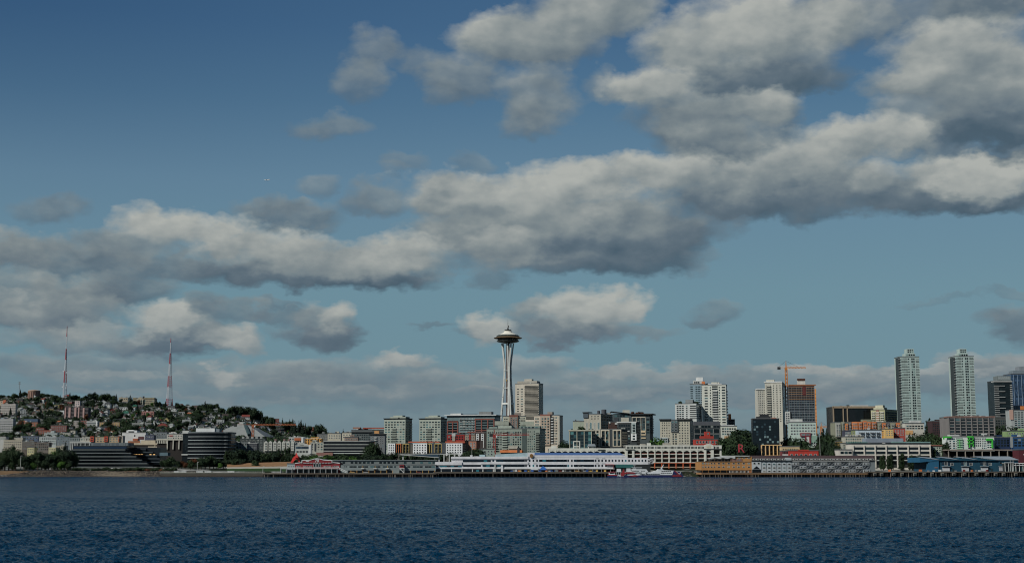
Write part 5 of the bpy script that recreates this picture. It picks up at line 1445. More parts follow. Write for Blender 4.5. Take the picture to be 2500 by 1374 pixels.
m_.prism(pts, -.9, -.45, mat(150, 104, 42)); m_.prism([(xc + (x - xc) * .72, zc + (z - zc) * .72) for x, z in pts], -1.02, -.85, mat(120, 84, 36)); m_.obj('round_emblem', b.root)
TE = [glass(20, 30, 38), glass(26, 48, 60), glass(30, 110, 124)]
def strip(xa, xb, ya, yb, n, out=.1, mx=(.75, .2, .05)):
    b.grid(xa, xb, ya, yb, n, 1, .98, 1, None, joined=False, glasses=TE, mix=mx, out=out)
for ya, yb in ((1121, 1126.2), (1133.6, 1138.8)):
    strip(1211, 1281, ya, yb, 8); strip(1316, 1384, ya, yb, 8); strip(1401, 1450, ya, yb, 6)
    for px in (1284, 1293, 1302, 1311, 1387, 1396, 1454, 1462, 1470, 1479):
        strip(px - 1.8, px + 1.8, ya, yb, 1)
for k in range(12):
    px = 1487 + 8.1 * k
    strip(px - 1.7, px + 1.7, 1121.2, 1126, 1)
for px in (1289, 1306, 1458, 1474):
    for ya in (1118.2, 1130.6):
        b.fbox('slit_window', px - 4, px + 4, ya, ya + 1.1, G_DARK, .15)
strip(1130, 1198, 1122.5, 1127, 8, mx=(.6, .25, .15)); strip(1202, 1206, 1121.5, 1126, 1)
strip(1064.5, 1070.5, 1135.4, 1139.4, 1, mx=(.2, .5, .3)); strip(1073, 1127, 1135.4, 1139.4, 6, mx=(.45, .3, .25)); strip(1131, 1174, 1133.8, 1138.4, 5, mx=(.9, .1, 0)); strip(1178, 1222, 1134.5, 1139, 5, mx=(.6, .2, .2))
b.fbox('white_ledge', 1062, 1128, 1127.6, 1134.6, WT, .9); b.fbox('white_ledge', 1174, 1290, 1127.3, 1132.6, WT, .6); b.fbox('white_ledge', 1061, 1222, 1140, 1143.8, WT, .8); b.fbox('roof_ledge', 1101, 1290, 1114.8, 1120, WT, .8)
b.fbox('ground_floor', 1064, 1230, 1144.3, 1151.6, G_NIGHT, .1)
for k in range(7):
    px = 1077 + 25.5 * k
    b.fbox('white_column', px - 1.2, px + 1.2, 1144, 1151.8, TRIM, .6); strip(px + 1.8, px + 23, 1145.5, 1150.5, 3, .15, (.6, .3, .1))
b.fbox('stair_tower', 1207, 1210, 1134, 1152, TRIM, 1.4); b.fbox('stair_tower', 1223, 1228, 1135, 1152, WT, 1.6)
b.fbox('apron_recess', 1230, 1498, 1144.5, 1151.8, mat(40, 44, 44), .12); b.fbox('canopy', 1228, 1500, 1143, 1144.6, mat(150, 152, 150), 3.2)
b.columns(1250, 1490, 1144.6, 1151.8, 12, .7, TRIM, 2.6, 'canopy_post'); b.fbox('white_fascia', 1228, 1500, 1140, 1143, WT, .7)
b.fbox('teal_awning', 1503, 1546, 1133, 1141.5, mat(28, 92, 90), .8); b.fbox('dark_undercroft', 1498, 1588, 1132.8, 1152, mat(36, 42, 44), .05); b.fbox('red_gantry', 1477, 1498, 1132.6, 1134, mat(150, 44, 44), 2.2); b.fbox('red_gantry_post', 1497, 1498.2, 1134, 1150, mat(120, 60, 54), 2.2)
m_ = MB(); pw, ph, xo, zo = 1.35, 1.3, b.X(1582.4), b.Z(1131.6)
r_ = random.Random(3)
for i in range(5):
    for j in range(9):
        m_.box(xo + i * pw * .72, xo + i * pw * .72 + .92, -.35, -.05, zo + j * .64, zo + j * .64 + .6, WT if r_.random() < .5 else DKGREY)
m_.obj('patterned_panel', b.root); b.fbox('panel_backing', 1582, 1590, 1116.4, 1132, DKGREY, .04)
b.rbox('roof_housing', 1170, 1184, 1109, 1114, mat(150, 176, 180), 6, 12); b.rbox('roof_housing', 1147, 1153, 1110, 1114, TRIM, 8, 12); b.rbox('roof_housing', 1156, 1168, 1112, 1114, GREYB, 8, 14); b.roofstuff(3, big=False)
b.fbox('deck_railing', 1064, 1190, 1151.9, 1152.4, GREYB, 3)

# yellow and grey hotel on its pier
YEL = mat(164, 114, 54)
b = Bld('yellow_hotel', 'ochre yellow hotel wing with two rows of windows and a zigzag white roof canopy', 1712, 1835, 1835, 1126.5, 1240, YEL, depth=40, ybase=1147, parapet=.3)
for py in (1130.6, 1139.2):
    for px in (1716, 1722.5, 1729.5, 1737, 1744, 1755, 1766, 1779, 1791, 1803, 1815.5, 1828):
        w = 2.0 if px < 1750 else 3.0
        b.grid(px - w, px + w, py - 2, py + 2, 1, 1, .95, .95, TRIM, joined=False, mix=(.35, .35, .2, .1))
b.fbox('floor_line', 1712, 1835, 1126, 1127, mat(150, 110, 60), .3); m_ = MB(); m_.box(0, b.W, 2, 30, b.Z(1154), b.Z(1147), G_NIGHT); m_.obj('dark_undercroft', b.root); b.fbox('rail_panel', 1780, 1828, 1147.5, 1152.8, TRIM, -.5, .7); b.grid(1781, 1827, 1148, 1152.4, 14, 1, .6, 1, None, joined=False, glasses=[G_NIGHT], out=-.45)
b.columns(1714, 1834, 1147, 1154, 9, .7, YEL, 0, 'post')
m_ = MB(); pts = []
for k in range(7):
    pts.append((b.X(1735 + 10 * k), b.Z(1119.5 if k % 2 == 0 else 1116.8)))
m_.prism([(b.X(1735), b.Z(1119.6))] + pts[1:] + [(b.X(1795), b.Z(1112.2)), (b.X(1768), b.Z(1112.6)), (b.X(1735), b.Z(1117))], -.6, 12, mat(170, 172, 170)); m_.obj('zigzag_canopy', b.root)
b.rbox('upper_storey', 1735, 1796, 1119.8, 1126, G_NIGHT, 2, 14); b.columns(1736, 1794, 1118, 1126, 8, .5, mat(110, 80, 60), .2, 'canopy_post'); b.rbox('brick_block', 1784, 1812, 1119, 1126, mat(128, 92, 80), .2, 12); b.rbox('brick_block', 1796, 1836, 1114, 1126, YEL, .5, 14); b.grid(1799, 1834, 1116, 1119, 3, 1, .5, .8, TRIM, joined=False, out=-.5); b.grid(1799, 1808, 1120.5, 1123.5, 2, 1, .6, .8, TRIM, joined=False, out=-.1)
b.rbox('white_eave', 1766, 1830, 1111.5, 1113.4, TRIM, -.5, 13); b.fbox('ochre_kiosk', 1828, 1834, 1149, 1153, mat(150, 92, 50), .5)
HG = mat(132, 140, 144)
b = Bld('grey_hotel', 'long grey hotel wing over the water with slanted bays and a white dormer row', 1835, 2136, 2136, 1124, 1240, HG, depth=40, ybase=1154, parapet=0)
m_ = MB(); m_.prism([(0, 0), (40, 0), (34, 4.6), (6, 4.6)], 0, b.W, mat(62, 48, 50))
b_o = m_.obj('roof', b.root); b_o.rotation_euler = (0, 0, PI / 2); b_o.location = (b.W, 0, b.H + .01)
b.fbox('eave', 1834, 2138, 1123, 1124.6, DKGREY, 1.4)
for k in range(33):
    px = 1838 + 9.0 * k
    b.fbox('dormer', px, px + 6.4, 1118.6, 1122.6, TRIM, .2, 4); b.fbox('dormer_glass', px + 1.6, px + 4.8, 1119.4, 1122, G_DARK, .28)
b.fbox('entrance_wall', 1835, 1858, 1126, 1145, mat(164, 172, 176), .7); m_ = MB(); m_.prism([(b.X(1838), b.Z(1144)), (b.X(1855), b.Z(1144)), (b.X(1846.5), b.Z(1137))], -.9, -.6, G_NIGHT); m_.obj('gable_window', b.root); b.grid(1836, 1857, 1128, 1133, 2, 1, .5, .9, TRIM, joined=False, out=.7); b.fbox('entrance_glass', 1836, 1857, 1146, 1153.5, G_NIGHT, .2)
for k in range(6):
    px = 1859.5 + 12.3 * k
    m_ = MB(); xa, xb = b.X(px), b.X(px + 10.6)
    m_.prism([(xa, b.Z(1153.6)), (xb, b.Z(1153.6)), (xb, b.Z(1130))] + [(xb + (xa - xb) * q / 6, b.Z(1130 - 2.4 * math.sin(PI * q / 6))) for q in range(1, 6)] + [(xa, b.Z(1130))], -1.1, .04, mat(158, 168, 172)); m_.obj('arched_bay', b.root)
    for py in (1132, 1141, 1149.5):
        b.grid(px + 2, px + 8.6, py - 1.7, py + 2.2, 1, 1, .95, .95, TRIM, joined=False, out=1.1, mix=(.6, .25, .1, .05))
n_ = 22
for k in range(n_):
    px = 1934 + (2122 - 1934) * k / n_
    w = (2122 - 1934) / n_
    for j, py in enumerate((1128, 1136.6, 1145.2)):
        if (k // 2 + j) % 2 == 0:
            b.fbox('box_bay', px + .5, px + w - .6, py, py + 7, mat(146, 154, 158), 1.5); b.grid(px + 2, px + w - 2, py + 1.4, py + 5.6, 1, 1, 1, 1, TRIM, joined=False, out=1.5, mix=(.75, .2, .05, 0))
        else:
            b.fbox('recess', px + .1, px + w - .1, py - .5, py + 7.6, mat(76, 86, 92), .12)
            m_ = MB(); m_.bar((b.X(px + .6), -.8, b.Z(py + 6.6)), (b.X(px + w - .6), -.8, b.Z(py + .6)), .42, mat(128, 136, 140)); m_.obj('diagonal_brace', b.root)
    b.fbox('slanted_hood', px + .3, px + w - .6, 1125.2, 1126.4, TRIM, 1.7)
b.fbox('grey_end_wall', 2122, 2136, 1124.8, 1154, mat(108, 116, 118), .6); b.fbox('chimney_block', 1918, 1932, 1116.5, 1124, mat(156, 166, 168), .3, 4)

# blue sheds
BL, BL2 = mat(10, 64, 84), mat(14, 84, 116)
b = Bld('blue_pier_shed', 'row of blue pier sheds with a sawtooth roof and pale loading doors', 2262, 2486, 2486, 1123, 1246, BL, depth=40, ybase=1151.5, parapet=0)
GR = mat(124, 136, 146)
for k, (xa, xb) in enumerate(((2245, 2291), (2293, 2338), (2340, 2384), (2386, 2432))):
    m_ = MB()
    X0, X1 = b.X(xa), b.X(xb)
    m_.prism([(X0, b.Z(1128 if k == 0 else 1124)), (X1, b.Z(1124)), (X1, b.Z(1122.6)), (X0, b.Z(1116.2))], -1.2 - .02 * k, 38, BL2 if k == 0 else BL); m_.obj('sawtooth', b.root)
    m_ = MB()
    m_.add([(X0, -1.6, b.Z(1116.0)), (X1 + .4, -1.6, b.Z(1122.3)), (X1 + .4, 24, b.Z(1116.4)), (X0 + 4, 24, b.Z(1113.4)), (X0, -1.6, b.Z(1115.4)), (X1 + .4, -1.6, b.Z(1121.7)), (X1 + .4, 24, b.Z(1115.9)), (X0 + 4, 24, b.Z(1112.9))],
           [(0, 1, 5, 4), (1, 2, 6, 5), (2, 3, 7, 6), (3, 0, 4, 7), (4, 5, 6, 7), (3, 2, 1, 0)], GR); m_.obj('sloping_roof', b.root)
m_ = MB(); m_.add([(b.X(2430), -1, b.Z(1122.4)), (b.W + .5, -1, b.Z(1122.4)), (b.W + .5, 24, b.Z(1113.5)), (b.X(2400), 24, b.Z(1113.5)), (b.X(2430), -1, b.Z(1121.8)), (b.W + .5, -1, b.Z(1121.8)), (b.W + .5, 24, b.Z(1112.9)), (b.X(2400), 24, b.Z(1112.9))],
      [(0, 1, 5, 4), (1, 2, 6, 5), (2, 3, 7, 6), (3, 0, 4, 7), (4, 5, 6, 7), (3, 2, 1, 0)], GR); m_.obj('sloping_roof', b.root)
m_ = MB(); m_.prism([(b.X(2258), b.Z(1151)), (b.X(2291), b.Z(1151)), (b.X(2291), b.Z(1124)), (b.X(2266), b.Z(1128))], -1.0, .05, BL2); m_.obj('bright_end_wall', b.root); b.fbox('small_sign', 2280, 2288, 1139.5, 1142, mat(120, 90, 84), 1.2)
for k in range(3):
    xo = 2291 + 46.8 * k
    b.fbox('loading_door', xo + 9, xo + 26, 1140.5, 1149.5, mat(170, 172, 174), .9); b.fbox('door_canopy', xo + 7.5, xo + 27.5, 1137, 1138.6, mat(120, 132, 138), 1.9)
    b.grid(xo + 15, xo + 22, 1125.5, 1136, 1, 1, 1, 1, WHITE, joined=False, bars=1, out=.1); b.grid(xo + 29, xo + 36, 1129, 1136, 1, 1, 1, 1, WHITE, joined=False, bars=1, out=.1)
    b.fbox('dark_bay', xo + 8, xo + 14, 1126, 1133, mat(22, 44, 60), .3); b.fbox('dark_bay', xo + 23, xo + 28, 1128, 1134, mat(22, 44, 60), .3); b.fbox('dark_door', xo + 33, xo + 37, 1143, 1150, mat(24, 50, 56), .3)
b.fbox('loading_door', 2438, 2447, 1139.5, 1149, mat(156, 156, 160), .9); b.fbox('door_canopy', 2437, 2449, 1136.5, 1138, mat(110, 116, 124), 1.4); b.fbox('dark_door', 2441, 2445, 1127, 1131, G_NIGHT, .2)
b = Bld('glass_pavilion', 'low glass pavilion with white posts at the right end of the blue sheds', 2452, 2515, 2515, 1130, 1240, mat(40, 48, 50), depth=20, ybase=1151.5, parapet=.3, roof=TRIM)
b.columns(2453, 2514, 1130, 1150, 8, .9, TRIM, .8, 'white_post'); b.fbox('white_beam', 2475, 2515, 1134.4, 1136, WHITE, 1); b.fbox('white_beam', 2452, 2475, 1128, 1129.2, WHITE, 1); b.fbox('white_beam', 2474, 2515, 1130, 1131.2, WHITE, 1); b.grid(2455, 2513, 1137, 1149, 8, 1, .8, .9, None, joined=False, glasses=[G_NIGHT, glass(24, 58, 60)], mix=(.6, .4))

# elevated road
t = thing('elevated_road', 'grey elevated road on many pillars behind the blue sheds', 'viaduct', (0, 0, 0))
m_ = MB(); Yv = 1318; m_.box(at(2312, 1098, Yv).x, at(2560, 1098, Yv).x, Yv, Yv + 14, at(2400, 1099.5, Yv).z, at(2400, 1096.2, Yv).z, mat(120, 110, 100)); m_.obj('upper_deck', t)
m_ = MB(); m_.box(at(2296, 1098, Yv).x, at(2560, 1098, Yv).x, Yv + 4, Yv + 14, at(2400, 1117, Yv).z, at(2400, 1113.5, Yv).z, mat(70, 66, 62)); m_.obj('lower_deck', t)
m_ = MB(); m_.box(at(2312, 1098, Yv).x, at(2560, 1098, Yv).x, Yv + 13, Yv + 13.5, at(2400, 1117, Yv).z, at(2400, 1100, Yv).z, mat(40, 38, 36)); m_.obj('back_wall', t)
for k in range(10):
    px = 2315 + 20.6 * k
    m_ = MB(); x = at(px, 1100, Yv).x; m_.box(x, x + .8, Yv + .3, Yv + 1.3, ground(x, Yv) - .5, at(px, 1099.4, Yv).z, mat(132, 124, 114)); m_.obj('pillar', t)
b = Bld('dark_red_wall', 'dark red block at the right edge beside the elevated road', 2487, 2520, 2520, 1098, 1290, mat(82, 32, 40), depth=16); b.fbox('white_sign', 2498, 2503, 1108, 1110, WHITE, .2)

# ------------------------------------------------------------------ left: waterfront offices
b = Bld('terraced_black_office', 'black glass office stepping back in grey edged terraces above the trees', 178, 311, 311, 1088, 1400, G_NIGHT, depth=30, parapet=0)
b.rbox('metal_top', 219, 311, 1080, 1088, mat(96, 106, 110, .5), 3, 24); b.grid(221, 310, 1080.5, 1087.5, 16, 1, .86, .9, None, joined=False, glasses=[mat(104, 112, 114, .4), mat(86, 96, 102, .4)], mix=(.6, .4), out=-2.9)
b.fbox('blue_glazing', 180, 309, 1089, 1094.5, glass(26, 44, 66), .2)
ed = (308, 323, 338, 353, 368, 383)
m_ = MB()
for k, e in enumerate(ed):
    y_ = 1096 + 8.4 * k
    o_ = 2.2 * k
    mb = MB(); mb.box(b.X(178), b.X(e), -2.2 - o_, 12, b.Z(y_ + 8.4), b.Z(y_ + 2.2), G_NIGHT); mb.obj('terrace_glazing', b.root)
    mb = MB(); mb.box(b.X(177), b.X(e), -2.8 - o_, -1.2 - o_ + 3, b.Z(y_ + 2.6), b.Z(y_), mat(84, 90, 90)); mb.obj('terrace_edge', b.root)
    b.grid(180, e - 1, y_ + 3, y_ + 7, 18 + k, 1, .94, .9, None, joined=True, glasses=[G_NIGHT, glass(28, 36, 38)], mix=(.7, .3), out=2.2 + o_)
b = Bld('black_terrace_wing', 'black glass terraced wing with a few lit lamps right of the terraced black office', 311, 392, 392, 1092, 1430, mat(30, 36, 42, .3), depth=26, parapet=0)
for k, e in enumerate((358, 376, 388, 396, 402)):
    y_ = 1094 + 8.0 * k
    mb = MB(); mb.box(b.X(311), b.X(e), -2 - 2 * k, 8, b.Z(y_ + 8), b.Z(y_ + 2), G_NIGHT); mb.obj('terrace_glazing', b.root)
    mb = MB(); mb.box(b.X(311), b.X(e), -2.5 - 2 * k, 1 - 2 * k, b.Z(y_ + 2.3), b.Z(y_), mat(58, 66, 72)); mb.obj('terrace_edge', b.root)
lampm = bpy.data.materials.new('lamp_glow'); lampm.use_nodes = True
lp = lampm.node_tree.nodes['Principled BSDF']; lp.inputs['Base Color'].default_value = (.8, .5, .2, 1); lp.inputs['Emission Color'].default_value = (1, .55, .2, 1); lp.inputs['Emission Strength'].default_value = .55
for px, py in ((338, 1108.5), (345, 1108.5), (351, 1108.5), (372, 1109), (381, 1109)):
    mb = MB(); mb.box(b.X(px) - .9, b.X(px) + .9, -6.6, -6.3, b.Z(py + .8), b.Z(py - .8), lampm); mb.obj('lit_lamp', b.root)
b.fbox('blue_roof', 392, 412, 1104, 1112, mat(84, 108, 118), 3, 8)
for px, py, lab in ((373.5, 1124.5, 'white van parked on the ramp left of the round black tower'), (384.5, 1132, 'orange lit kiosk at the foot of the black terraced wing')):
    p = hit(px, py + 2); mb = MB()
    if 'van' in lab:
        mb.box(-2.6, 2.6, -1, 1, .4, 1.6, WHITE); mb.box(-2.6, 1.4, -.95, .95, 1.6, 2.5, WHITE)
        t = thing('parked_van', lab, 'van', p); mb.obj('body', t); mb = MB(); mb.box(-1.9, 1.2, -1.02, 1.02, 1.7, 2.3, G_DARK); mb.obj('window', t)
        for sx in (-1.7, 1.7):
            mb = MB(); mb.lathe([(.42, -.15), (.42, .15)], DKGREY, 12); o = mb.obj('wheel', t); o.location, o.rotation_euler = (sx, -1, .42), (PI / 2, 0, 0)
    else:
        t = thing('kiosk', lab, 'kiosk', p); mb.box(-2, 2, -1.2, 1.2, -.3, 2.2, DKGREY); mb.obj('body', t); mb = MB(); mb.box(-1.7, 1.7, -1.4, -1.19, .8, 1.8, lampm); mb.obj('lit_opening', t); mb = MB(); mb.box(-2.3, 2.3, -1.6, 1.5, 2.2, 2.5, SLATE); mb.obj('roof', t)
b = Bld('concrete_car_park', 'cream concrete car park with long open decks behind the black offices', 310, 408, 408, 1081, 1520, mat(46, 44, 42), depth=24, parapet=0)
CP = mat(182, 168, 142)
for (xa, xb, ya, yb) in ((312, 406, 1081, 1085.5), (362, 406, 1089, 1092.5), (378, 406, 1097, 1102)):
    b.fbox('deck_beam', xa, xb, ya, yb, CP, 1.0)
b.rbox('stair_block', 344, 382, 1074, 1081.5, CP, .2, 12); b.columns(379, 405, 1074, 1102, 3, 1.8, CP, 1.1); b.fbox('orange_wall', 313, 342, 1076, 1081, mat(150, 94, 60), .6)
b = Bld('white_colonnade', 'tall white colonnade under a flat beam beside the round black tower', 384, 446, 446, 1072, 1500, mat(40, 36, 34), depth=14)
b.fbox('beam', 383, 447, 1070.5, 1074, CREAM, 1.6); b.columns(386, 408, 1074, 1082, 6, 2.2, CREAM, 1.4); b.columns(409.5, 438, 1074, 1096, 3, 2.4, CREAM, 1.5)
b = Bld('white_side_colonnade', 'short white colonnade behind the left end of the terraced black office', 172, 222, 222, 1080, 1480, mat(70, 74, 74), depth=12)
b.columns(174, 190, 1080, 1099, 5, 1.4, TRIM, .8); b.columns(198, 219, 1080, 1089, 3, 1.6, TRIM, .8); b.fbox('beam', 171, 223, 1078.5, 1081, TRIM, 1)
# curved black tower
b = Bld('round_black_tower', 'rounded black glass tower ringed with thin white stripes and a white roof box', 447, 550, 550, 1058, 1440, mat(20, 26, 30, .3), depth=34, parapet=0)
def bulge(s, x0, x1, out, n=14, sag=5.0, end=6.0):
    pts = []
    for k in range(n + 1):
        q = k / n
        x = x0 + (x1 - x0) * q
        pts.append((x, -out - sag * (1 - (2 * q - 1) ** 2)))
    for k in range(1, 7):
        a = -PI / 2 + PI / 2 * k / 6
        pts.append((x1 + (end + out) * math.cos(a), end - out * 0 + (end + out) * math.sin(a)))
    pts += [(x1 + end + out, 26), (x0, 26)]
    return pts
m_ = MB(); m_.slab(bulge(b, b.X(460), b.X(548), .3), 0, b.Z(1055.5), mat(18, 24, 28, .25)); m_.obj('curved_glazing', b.root)
for k in range(8):
    y_ = 1065 + 8.6 * k - .2
    m_ = MB(); m_.slab(bulge(b, b.X(460), b.X(548), 1.0), b.Z(y_ + 1.5), b.Z(y_), mat(142, 148, 148)); m_.obj('white_stripe', b.root)
m_ = MB(); m_.slab(bulge(b, b.X(459), b.X(548), 1.1), b.Z(1056.8), b.Z(1054), mat(96, 104, 108)); m_.obj('roof_edge', b.root)
b.rbox('white_roof_box', 476, 522, 1044.5, 1055, WHITE, 4, 18); b.rbox('grey_roof_box', 522, 533, 1046, 1055, mat(110, 120, 126), 5, 16); b.rbox('white_side_box', 445, 461, 1050.5, 1058, TRIM, .5, 8); b.fbox('white_ledge', 445, 460, 1107.5, 1110.5, TRIM, .8)
b.grid(448, 459, 1060, 1106, 3, 6, .85, .85, None, joined=False, glasses=[G_NIGHT, glass(26, 34, 38)], mix=(.6, .4))
# arena with a big tent-like roof
Ya = 2150.0
pa = at(594, 1060, Ya); mp = 100.0 / 3400 * Ya / 100
t = thing('arena_roof', 'great pale grey pyramid roof of an arena with a dark ridge strip', 'arena', (pa.x, Ya, ground(pa.x, Ya)))
zt2 = lambda py: at(594, py, Ya).z - ground(pa.x, Ya)
AR = mat(124, 128, 126, .6)
hw = 66 * mp
m_ = MB(); ap = [(-10 * mp, -6 * mp), (4 * mp, -6 * mp), (4 * mp, 8 * mp), (-10 * mp, 8 * mp)]
base_ = [(-hw, -30), (hw * .92, -30), (hw * .92, 70), (-hw, 70)]
mid = [tuple((a * .52 + c * .48) for a, c in zip(p, q)) for p, q in zip(ap, base_)]
vs = [(x, y, zt2(1033)) for x, y in ap] + [(x, y, zt2(1046.5)) for x, y in mid] + [(x, y, zt2(1066)) for x, y in base_]
fs = [(0, 1, 2, 3)]
for r0 in (0, 4):
    for k in range(4):
        fs.append((r0 + 4 + k, r0 + 4 + (k + 1) % 4, r0 + (k + 1) % 4, r0 + k))
m_.add(vs, fs, AR); m_.obj('roof', t)
m_ = MB(); m_.box(-9 * mp, 4 * mp, -6 * mp, 8 * mp, zt2(1033.2), zt2(1030), TRIM); m_.obj('roof_crown', t)
for sx in (-11.5, 4.2):
    m_ = MB(); m_.box(sx * mp, (sx + 6.5) * mp, -6.4 * mp, -3 * mp, zt2(1036), zt2(1033), mat(150, 40, 40)); m_.obj('red_sign', t)
m_ = MB()
for (p0_, p1_) in (((3.2 * mp, -6.3 * mp, zt2(1033.5)), (14 * mp, -20, zt2(1046.8))), ((14 * mp, -20, zt2(1046.8)), (23 * mp, -31, zt2(1062)))):
    m_.bar(p0_, p1_, 3.6, mat(52, 74, 78))
m_.obj('dark_ridge_strip', t)
m_ = MB(); m_.box(-hw, hw * .9, -28, 68, -2, zt2(1065), mat(96, 100, 96)); m_.obj('wall', t)

# ------------------------------------------------------------------ left: low blocks, hand placed
rows = [
 # x0, x1, ytop, Y, colour, name, label, nx, ny
 (0, 32, 1022, 1900, (158, 158, 156), 'gridded_office', 'white gridded office block at the left edge of the hillside', 7, 8),
 (3, 38, 986, 2300, (168, 160, 152), 'white_slab_flats', 'white slab block with dark balcony lines at the upper left edge', 6, 6),
 (0, 18, 978, 2360, (170, 150, 128), 'orange_topped_flats', 'tan block with an orange bay behind the white slab at the upper left', 3, 3),
 (158, 216, 995, 2200, (72, 66, 70), 'pink_striped_flats', 'dark block with upright pink stripes on the hillside', 0, 0),
 (183, 195, 978, 2290, (186, 168, 164), 'pale_pink_house', 'tall pale pink house above the pink striped block', 2, 3),
 (45, 92, 1030, 1880, (150, 84, 54), 'orange_brick_flats', 'orange brick flats with a blue roof on the lower left slope', 7, 3),
 (124, 163, 1038, 1850, (112, 62, 52), 'dark_brick_flats', 'dark red brick flats left of the grey striped block', 8, 4),
 (88, 108, 1044, 1840, (122, 70, 60), 'red_brick_row', 'red brick row beside the dark round tree', 3, 2),
 (94, 126, 1050, 1780, (128, 66, 48), 'long_brick_block', 'low orange brick block with a pale top', 5, 2),
 (180, 192, 1027, 1900, (150, 140, 132), 'stone_flats', 'narrow stone flats next to the brick pair below the pink striped block', 3, 4),
 (196, 212, 1026, 1905, (124, 76, 66), 'brick_pair_flats', 'pinkish brick flats right of the narrow stone flats', 3, 3),
 (212, 238, 1028, 1880, (138, 146, 146), 'grey_striped_flats', 'grey flats with white balcony stripes below the pink striped block', 0, 0),
 (108, 140, 1057, 1740, (150, 160, 158), 'pale_glass_flats', 'pale green glass flats on the lower slope', 6, 2),
 (139, 172, 1056, 1720, (160, 158, 146), 'pale_stepped_flats', 'pale stepped flats with a tall right end', 6, 2),
 (172, 184, 1051, 1725, (166, 160, 146), 'pale_stair_block', 'narrow pale block at the right of the pale stepped flats', 1, 2),
 (56, 94, 1064, 1660, (74, 88, 108), 'blue_roofed_hall', 'low hall with a dull blue roof on the lower left', 5, 1),
 (140, 170, 1066, 1600, (104, 116, 124), 'blue_grey_flats', 'blue grey glass flats left of the white side colonnade', 7, 4),
 (96, 138, 1066, 1620, (160, 166, 164), 'white_glazed_flats', 'white and blue glazed flats on the lower left', 8, 3),
 (0, 15, 1066, 1560, (168, 168, 162), 'ribbed_white_block', 'white ribbed block at the left edge', 5, 1),
 (9, 54, 1074, 1540, (166, 156, 136), 'cream_flats', 'long cream flats with many small windows at the left', 9, 3),
 (34, 56, 1068, 1580, (172, 166, 150), 'cream_garage', 'cream block with a wide dark opening at the left', 0, 0),
 (54, 84, 1078, 1500, (92, 84, 76), 'mansard_flats', 'brown mansard roofed flats at the left', 6, 3),
 (84, 120, 1080, 1490, (104, 96, 88), 'brown_dormer_flats', 'brown flats with many dormers beside the mansard flats', 7, 3),
 (67, 84, 1092, 1450, (184, 176, 126), 'yellow_cream_flats', 'pale yellow flats above the waterfront trees, left one', 3, 2),
 (119, 136, 1092, 1450, (186, 178, 130), 'pale_yellow_flats', 'pale yellow flats above the waterfront trees, right one', 3, 3),
 (136, 160, 1088, 1460, (156, 150, 132), 'hedge_row_flats', 'low tan flats next to the pale yellow flats', 4, 2),
 (170, 198, 1068, 1580, (120, 128, 128), 'grey_metal_block', 'grey metal clad block behind the white side colonnade', 5, 1),
 (196, 222, 1068, 1570, (172, 170, 158), 'white_low_block', 'white low block left of the orange bay flats', 4, 1),
 (219, 290, 1066, 1540, (172, 148, 112), 'orange_bay_flats', 'tan flats with three orange red bays above the terraced black office', 9, 2),
 (290, 300, 1064, 1560, (170, 160, 146), 'tan_link_block', 'small tan block left of the plain white hall', 1, 1),
 (298, 356, 1056, 1600, (194, 194, 190), 'plain_white_hall', 'plain bright white hall with few windows in the middle of the left slope', 0, 0),
 (354, 376, 1062, 1590, (74, 80, 98), 'slate_blue_block', 'slate blue block right of the plain white hall', 3, 1),
 (374, 408, 1055, 1620, (104, 112, 116), 'grey_office', 'grey office with tall thin windows left of the white and red house', 8, 2),
 (408, 446, 1059, 1610, (176, 172, 160), 'white_red_flats', 'white flats with a red sign panel left of the round black tower', 6, 2),
 (322, 370, 1033, 1900, (112, 116, 112), 'grey_frame_flats', 'long grey flats in a white frame on the middle slope', 8, 2),
 (238, 292, 1030, 1910, (166, 134, 84), 'ochre_row', 'long ochre row on the middle slope', 9, 2),
 (346, 376, 1004, 2200, (150, 104, 96), 'pink_row_flats', 'pinkish row of flats on the upper slope', 7, 2),
 (562, 604, 1080, 1480, (112, 118, 118), 'grey_square_flats', 'grey flats with white framed square windows right of the round black tower', 6, 3),
 (603, 628, 1082, 1470, (58, 62, 70), 'dark_strip_flats', 'dark flats with thin bright strips left of the dark green flats', 6, 4),
 (586, 648, 1070, 1540, (56, 66, 66), 'dark_green_flats', 'dark green flats with pale roof boxes in front of the arena roof', 9, 5),
 (644, 722, 1080, 1500, (176, 176, 166), 'gabled_white_flats', 'row of gabled white flats above the green trees left of the maroon shed', 14, 4),
 (705, 745, 1067, 1620, (164, 166, 160), 'mixed_white_flats', 'white flats with an orange brown bay left of the yellow block', 6, 2),
 (744, 786, 1070, 1600, (206, 148, 54), 'yellow_block', 'bright yellow block left of the low black striped office', 7, 2),
 (721, 760, 1087, 1440, (166, 170, 164), 'white_glazed_corner', 'white block with a big blue glazed corner above the park', 0, 0),
 (758, 790, 1080, 1470, (166, 166, 154), 'pale_end_block', 'pale block between the yellow block and the low black striped office', 4, 3),
 (756, 766, 1042, 2000, (150, 84, 50), 'brick_tower', 'narrow orange brick tower on the right shoulder of the hill', 2, 3),
 (773, 781, 1048, 1990, (118, 116, 112), 'grey_stub_tower', 'small grey tower right of the narrow orange brick tower', 1, 2),
 (290, 312, 970, 2540, (150, 138, 116), 'stone_mansion_wing', 'left wing of the hilltop mansion beside a tall dark conifer', 4, 1),
]
LB = {}
HP = {'pink_striped_flats': 27, 'grey_striped_flats': 15, 'gridded_office': 38, 'white_slab_flats': 28, 'brick_tower': 16}
